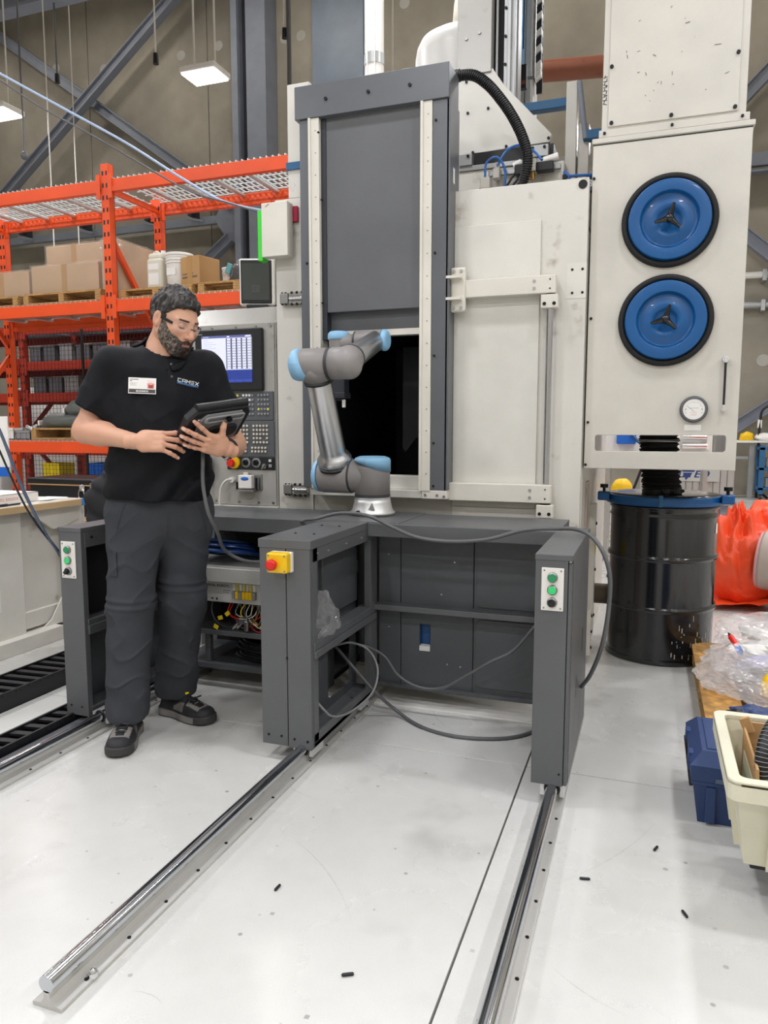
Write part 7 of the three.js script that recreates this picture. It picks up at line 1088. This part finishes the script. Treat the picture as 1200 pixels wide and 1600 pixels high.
  const bt = canvasTex(480, 300, (x, w, h) => { x.fillStyle = '#f1efec'; x.fillRect(0, 0, w, h); x.fillStyle = '#4a4746'; x.fillRect(10, 214, w - 20, 72); x.fillStyle = '#f6f6f6'; x.font = 'bold 46px sans-serif'; x.textAlign = 'center'; x.fillText('BUSINESS', w / 2, 268); x.fillStyle = '#6b6765'; x.fillRect(24, 26, 150, 14); x.fillRect(24, 56, 42, 14); x.fillStyle = '#b8b4b0'; x.fillRect(24, 96, 130, 8); x.fillRect(24, 118, 100, 8); x.fillRect(24, 140, 120, 8); x.fillStyle = '#d99090'; x.fillRect(330, 66, 120, 130); x.fillStyle = '#f3dede'; x.fillRect(330, 40, 120, 60); x.fillStyle = '#a8433f'; x.fillRect(350, 130, 80, 66); x.fillStyle = '#e2b3a0'; x.beginPath(); x.arc(388, 106, 24, 0, 7); x.fill(); });
  rawPart('name_badge', (() => { const g = new THREE.BoxGeometry(0.104, 0.062, 0.002); g.rotateZ(-0.035).rotateX(-0.12).rotateY(-0.15).translate(-0.017, 1.436, onShirt(-0.017, 1.436) + 0.014); return g; })(), new THREE.MeshStandardMaterial({ map: bt, roughness: 0.35 }), man, 'white name badge reading BUSINESS');
  // ---- trousers
  const knee = (y, y0) => 0.005 * Math.exp(-(((y - y0) / 0.008) ** 2)) - 0.003 * Math.exp(-(((y - y0 - 0.016) / 0.006) ** 2)) + 0.004 * Math.exp(-(((y - y0 - 0.03) / 0.008) ** 2));
  const leg = (x, y, z, h, k, a, hr, kr, ar) => smin(cone(x, y, z, h, k, hr, kr), cone(x, y, z, k, a, kr, ar), 0.03);
  const trF = (x, y, z) => {
    let l = leg(x, y, z, [-0.062, 0.92, 0.002], [-0.095, 0.55, 0.045], [-0.124, 0.05, 0.09], 0.112, 0.09, 0.084);
    let r = leg(x, y, z, [0.142, 0.92, -0.02], [0.118, 0.56, -0.045], [0.078, 0.05, -0.172], 0.112, 0.09, 0.084);
    const lf = (s, cy) => 0.007 * Math.sin(y * 34 + s * 2 + x * 22 + 3.2 * noise3(x * 5 + s, y * 4, z * 5)) * Math.max(0, noise3(x * 4 + s * 5, y * 5, z * 4) * 0.7 + 0.45) * (y < 0.56 ? Math.max(0.35, 1 - Math.abs(y - cy) * 2.6) : 0.55);
    l -= lf(1, 0.2) + 0.008 * (1 - Math.abs(noise3(x * 7 + y * 7, y * 13 - x * 9, z * 7))) ** 4 + 0.011 * noise3(x * 7, y * 6, z * 7 + 4) + knee(y + 0.05 * (x + 0.09), 0.555); r -= lf(2, 0.24) + 0.008 * (1 - Math.abs(noise3(x * 7 - y * 7, y * 13 + x * 9, z * 7 + 5))) ** 4 + 0.011 * noise3(x * 7 + 7, y * 6, z * 7) + knee(y + 0.05 * (x - 0.1), 0.60);
    l = smax(l, 0.096 - y + 0.3 * (-0.12 - x) * 0 - 0.25 * (z - 0.085) * 0.4 + 0.004 * noise3(x * 20, 0, z * 20), 0.006); r = smax(r, 0.098 - y - 0.1 * (z + 0.185), 0.006);
    let d = Math.min(l, r); const hp = ell(x, y, z, [0.037, 0.95, 0.0], [0.20, 0.17, 0.135]); d = smin(smin(l, r, 0.012), hp - 0.004 * noise3(x * 9, y * 9, z * 9), 0.05);
    const fly = 0.0; return smax(d, y - 1.06, 0.01) + fly; };
  const tr = part('trousers', surfaceNet(trF, [-0.25, 0.05, -0.32], [0.29, 1.08, 0.22], 0.0075), M.trousers, man, 'dark grey zip-off work trousers');
  const onTr = (x, y) => { let z = 0.3; for (let i = 0; i < 80; i++) { const d = trF(x, y, z); if (d < 0.0008) break; z -= Math.max(0.0008, d * 0.7); } return z; };
  { const P = (x, y, w, h) => { const g = new THREE.BoxGeometry(w, h, 0.006, 6, 6, 1); const p = g.attributes.position; for (let i = 0; i < p.count; i++) p.setXYZ(i, p.getX(i) + x, p.getY(i) + y, onTr(p.getX(i) + x, p.getY(i) + y) + 0.002 + p.getZ(i)); g.computeVertexNormals(); return g; };
    part('pocket_flap', P(-0.155, 0.762, 0.032, 0.042), M.trousers, tr); part('pocket', P(-0.153, 0.715, 0.03, 0.055), M.trousers, tr);
    const fl = []; for (let i = 0; i < 10; i++) { const y = 0.93 - i * 0.011; fl.push(bar([0.062, y, onTr(0.062, y)], [0.060, y - 0.011, onTr(0.060, y - 0.011)], 0.004, 0.004)); } part('fly_seam', fl, M.trousers, tr);
    for (const s of [-1, 1]) { const q = []; for (let i = 0; i < 12; i++) { const f = (t) => { const x = 0.04 + s * (0.12 + 0.055 * t), y = 0.985 - 0.13 * t * t; return [x, y, onTr(x, y)]; }; q.push(bar(f(i / 12), f((i + 1) / 12), 0.004, 0.004)); } part('pocket_seam', q, M.trousers, tr); } }
  // ---- watch
  { const w0 = V(...wL), dir = V(...S.elL).sub(w0).normalize(); const q = new THREE.Quaternion().setFromUnitVectors(V(0, 0, 1), dir); const c = w0.clone().addScaledVector(dir, 0.022); const g = new THREE.TorusGeometry(0.0355, 0.007, 10, 36).scale(1, 1, 1.3).applyQuaternion(q).translate(c.x, c.y, c.z); const w = part('watch', g, M.black, man, 'black watch strap'); const b = RB(0.022, 0.012, 0.026, 0.003).applyQuaternion(q).translate(c.x - 0.005, c.y - 0.036, c.z + 0.012); part('watch_clasp', b, M.steel, w); }
  // ---- shoes
  function shoe(ox, oz, turn, nm) {
    const m = new THREE.Matrix4().makeRotationY(turn).scale(V(1.1, 1.1, 1.08)).setPosition(ox, 0, oz); // toe along +z
    const wid = (z) => 0.043 + 0.009 * Math.exp(-(((z - 0.09) / 0.07) ** 2)) - 0.006 * Math.exp(-(((z + 0.02) / 0.05) ** 2));
    const soleF = (x, y, z) => { const e = Math.max(0, Math.abs(z - 0.03) - 0.10); const cap = Math.hypot(x, e) - wid(z); return smax(cap, Math.abs(y - 0.016 - 0.006 * Math.max(0, z - 0.1) / 0.06) - 0.016 - 0.004 * Math.max(0, -z) / 0.1, 0.006); };
    const upF = (x, y, z) => { const e = Math.max(0, Math.abs(z - 0.03) - 0.097); let d = Math.hypot(x, e) - wid(z) + 0.004; const top = 0.062 + 0.02 * Math.max(0, Math.min(1, (0.12 - z) / 0.07)) + 0.03 * Math.max(0, Math.min(1, (0.05 - z) / 0.05)); d = smax(d + 0.3 * Math.max(0, y - 0.04), y - top, 0.025); return smax(d, 0.022 - y, 0.004); };
    const sg = surfaceNet(soleF, [-0.07, -0.006, -0.13], [0.07, 0.06, 0.2], 0.004), ug = surfaceNet(upF, [-0.07, 0.0, -0.13], [0.07, 0.14, 0.2], 0.004);
    tint(sg, (x, y, z) => (y < 0.008 ? '#2a2a2a' : z > 0.115 ? '#3a3938' : y < 0.03 ? '#7d7a76' : '#55524f'));
    tint(ug, (x, y, z) => { if (z > 0.125 || (z > 0.09 && y < 0.05)) return '#26262a'; if (z > 0.06 && Math.abs(x) < 0.035) return '#77736f'; if (Math.abs(x) > 0.03 && z < 0.05 && z > -0.01 && y > 0.04 && y < 0.075) return '#6b6864'; return '#17181b'; });
    const s = part('shoe', [ug.applyMatrix4(m)], std('shoe', 0xffffff, 0.7, 0, { vertexColors: true }), man, 'black and grey work shoe'); part('sole', sg.applyMatrix4(m), M.shoe, s, 'grey rubber sole'); const t = (g) => g.applyMatrix4(m);
    const lc = []; for (let i = 0; i < 3; i++) { const z = 0.098 - i * 0.014, y = 0.069 + i * 0.0065; for (const q of [-1, 1]) lc.push(t(cyl([-0.02 * q, y - 0.001, z], [0.02 * q, y + 0.002, z - 0.012], 0.0032, 0.0032, 6))); } lc.push(t(new THREE.TorusGeometry(0.016, 0.0026, 6, 16).rotateX(1.2).translate(0.018, 0.088, 0.072)), t(new THREE.TorusGeometry(0.016, 0.0026, 6, 16).rotateX(1.2).translate(-0.018, 0.087, 0.072))); part('laces', lc, M.black, s);
    part('toe_patch', t(RB(0.03, 0.006, 0.022, 0.003).rotateX(0.25).translate(0, 0.067, 0.105)), M.black, s); part('tongue_tag', t(RB(0.018, 0.01, 0.004, 0.0015).rotateX(-0.5).translate(0.0, 0.104, 0.035)), nm ? M.plasticw : M.yellow2, s);
  }
  shoe(-0.122, 0.085, -0.22, true); shoe(0.098, -0.105, 0.74, false);
  man.userData.label = 'bearded man in black polo shirt and grey trousers looking down at the tablet he holds';
  // ---- the tablet he holds (its own thing)
  const tabO = V(0, 0, 0).applyMatrix4(TMx), MW = new THREE.Matrix4().compose(V(-1.933, 0, -2.546), new THREE.Quaternion().setFromEuler(new THREE.Euler(0, 37.2 * D2R, 0)), V(1, 1, 1));
  const tab = thing('teach_pendant', 'thick black tablet with grey moulded back held in the man\'s hands', 'tablet', [0, 0, 0]); tab._o = null;
  const TW = MW.clone().multiply(TMx); tab.position.setFromMatrixPosition(TW); tab.quaternion.setFromRotationMatrix(TW);
  // in the tablet's frame: x along its width, y up, z = screen side (negative z is the back)
  const sgn = V(0, 0, 1).applyMatrix4(TMx).sub(tabO).dot(TN) > 0 ? 1 : -1; // +1 when z is the screen side
  const B = (z) => -sgn * z; // distance outwards from the back
  const bz = (z0, z1) => [Math.min(B(z0), B(z1)), Math.max(B(z0), B(z1))];
  const out = [[-0.145, -0.07], [-0.115, -0.1], [0.115, -0.1], [0.145, -0.07], [0.150, 0.055], [0.12, 0.098], [-0.12, 0.098], [-0.15, 0.055]];
  const pl = (pts, z0, z1, bv, holes) => { const [a, b] = bz(z0, z1); return plateZ(poly(pts, holes), a, b, bv); };
  part('case', pl(out, -0.017, 0.02, 0.008), M.black, tab, 'black rubber case');
  part('back_shell', [pl([[-0.10, -0.07], [-0.07, -0.085], [0.085, -0.085], [0.112, -0.06], [0.116, 0.05], [0.09, 0.084], [-0.075, 0.084], [-0.10, 0.06]], 0.02, 0.03, 0.004)], std('shellgray', 0x77797b, 0.42), tab, 'grey moulded back');
  part('hand_strap', [pl(rrect(-0.05, 0.095, -0.045, 0.02, 0.028, 6), 0.03, 0.04, 0.004)], M.black, tab); part('grip_ridge', [pl(rrect(-0.085, 0.105, 0.045, 0.078, 0.014, 4), 0.029, 0.038, 0.003, [rrect(-0.07, 0.095, 0.052, 0.071, 0.009, 4).reverse()])], M.binlight, tab);
  part('stop_button', cyl([0.03, 0.055, B(0.03)], [0.03, 0.055, B(0.045)], 0.012, 0.011, 20), M.blackgloss, tab); part('port_label', pl(rrect(-0.112, -0.082, 0.05, 0.072, 0.003), 0.0195, 0.023, 0.001), M.black, tab); part('port_mark', pl(rrect(-0.108, -0.086, 0.054, 0.060, 0.002), 0.022, 0.024, 0.0005), M.plasticw, tab);
  part('screen', pl(rrect(-0.12, 0.12, -0.075, 0.075, 0.004), -0.0195, -0.017, 0.0005), M.screenoff, tab); part('top_bumper', [cyl([-0.118, 0.1, 0], [0.118, 0.1, 0], 0.0165, 0.0165, 16)], M.black, tab);
  // its cable down to the cart
  const toW = (p) => V(...p).applyMatrix4(MW).toArray();
  single('pendant_cable', 'grey cable hanging from the tablet down to the cart shelf', 'cable', capTube([toW([0.205, 1.215, 0.16]), toW([0.20, 1.15, 0.20]), toW([0.198, 1.05, 0.20]), toW([0.215, 0.94, 0.21]), toW([0.25, 0.86, 0.16]), [-1.70, 0.745, -2.74], [-1.655, 0.70, -2.80], [-1.604, 0.684, -2.87], [-1.50, 0.70, -2.95]], 0.0075, 10, 90), M.cable, toW([0.20, 0.7, 0.16]));
}

renderer.render(scene, camera);
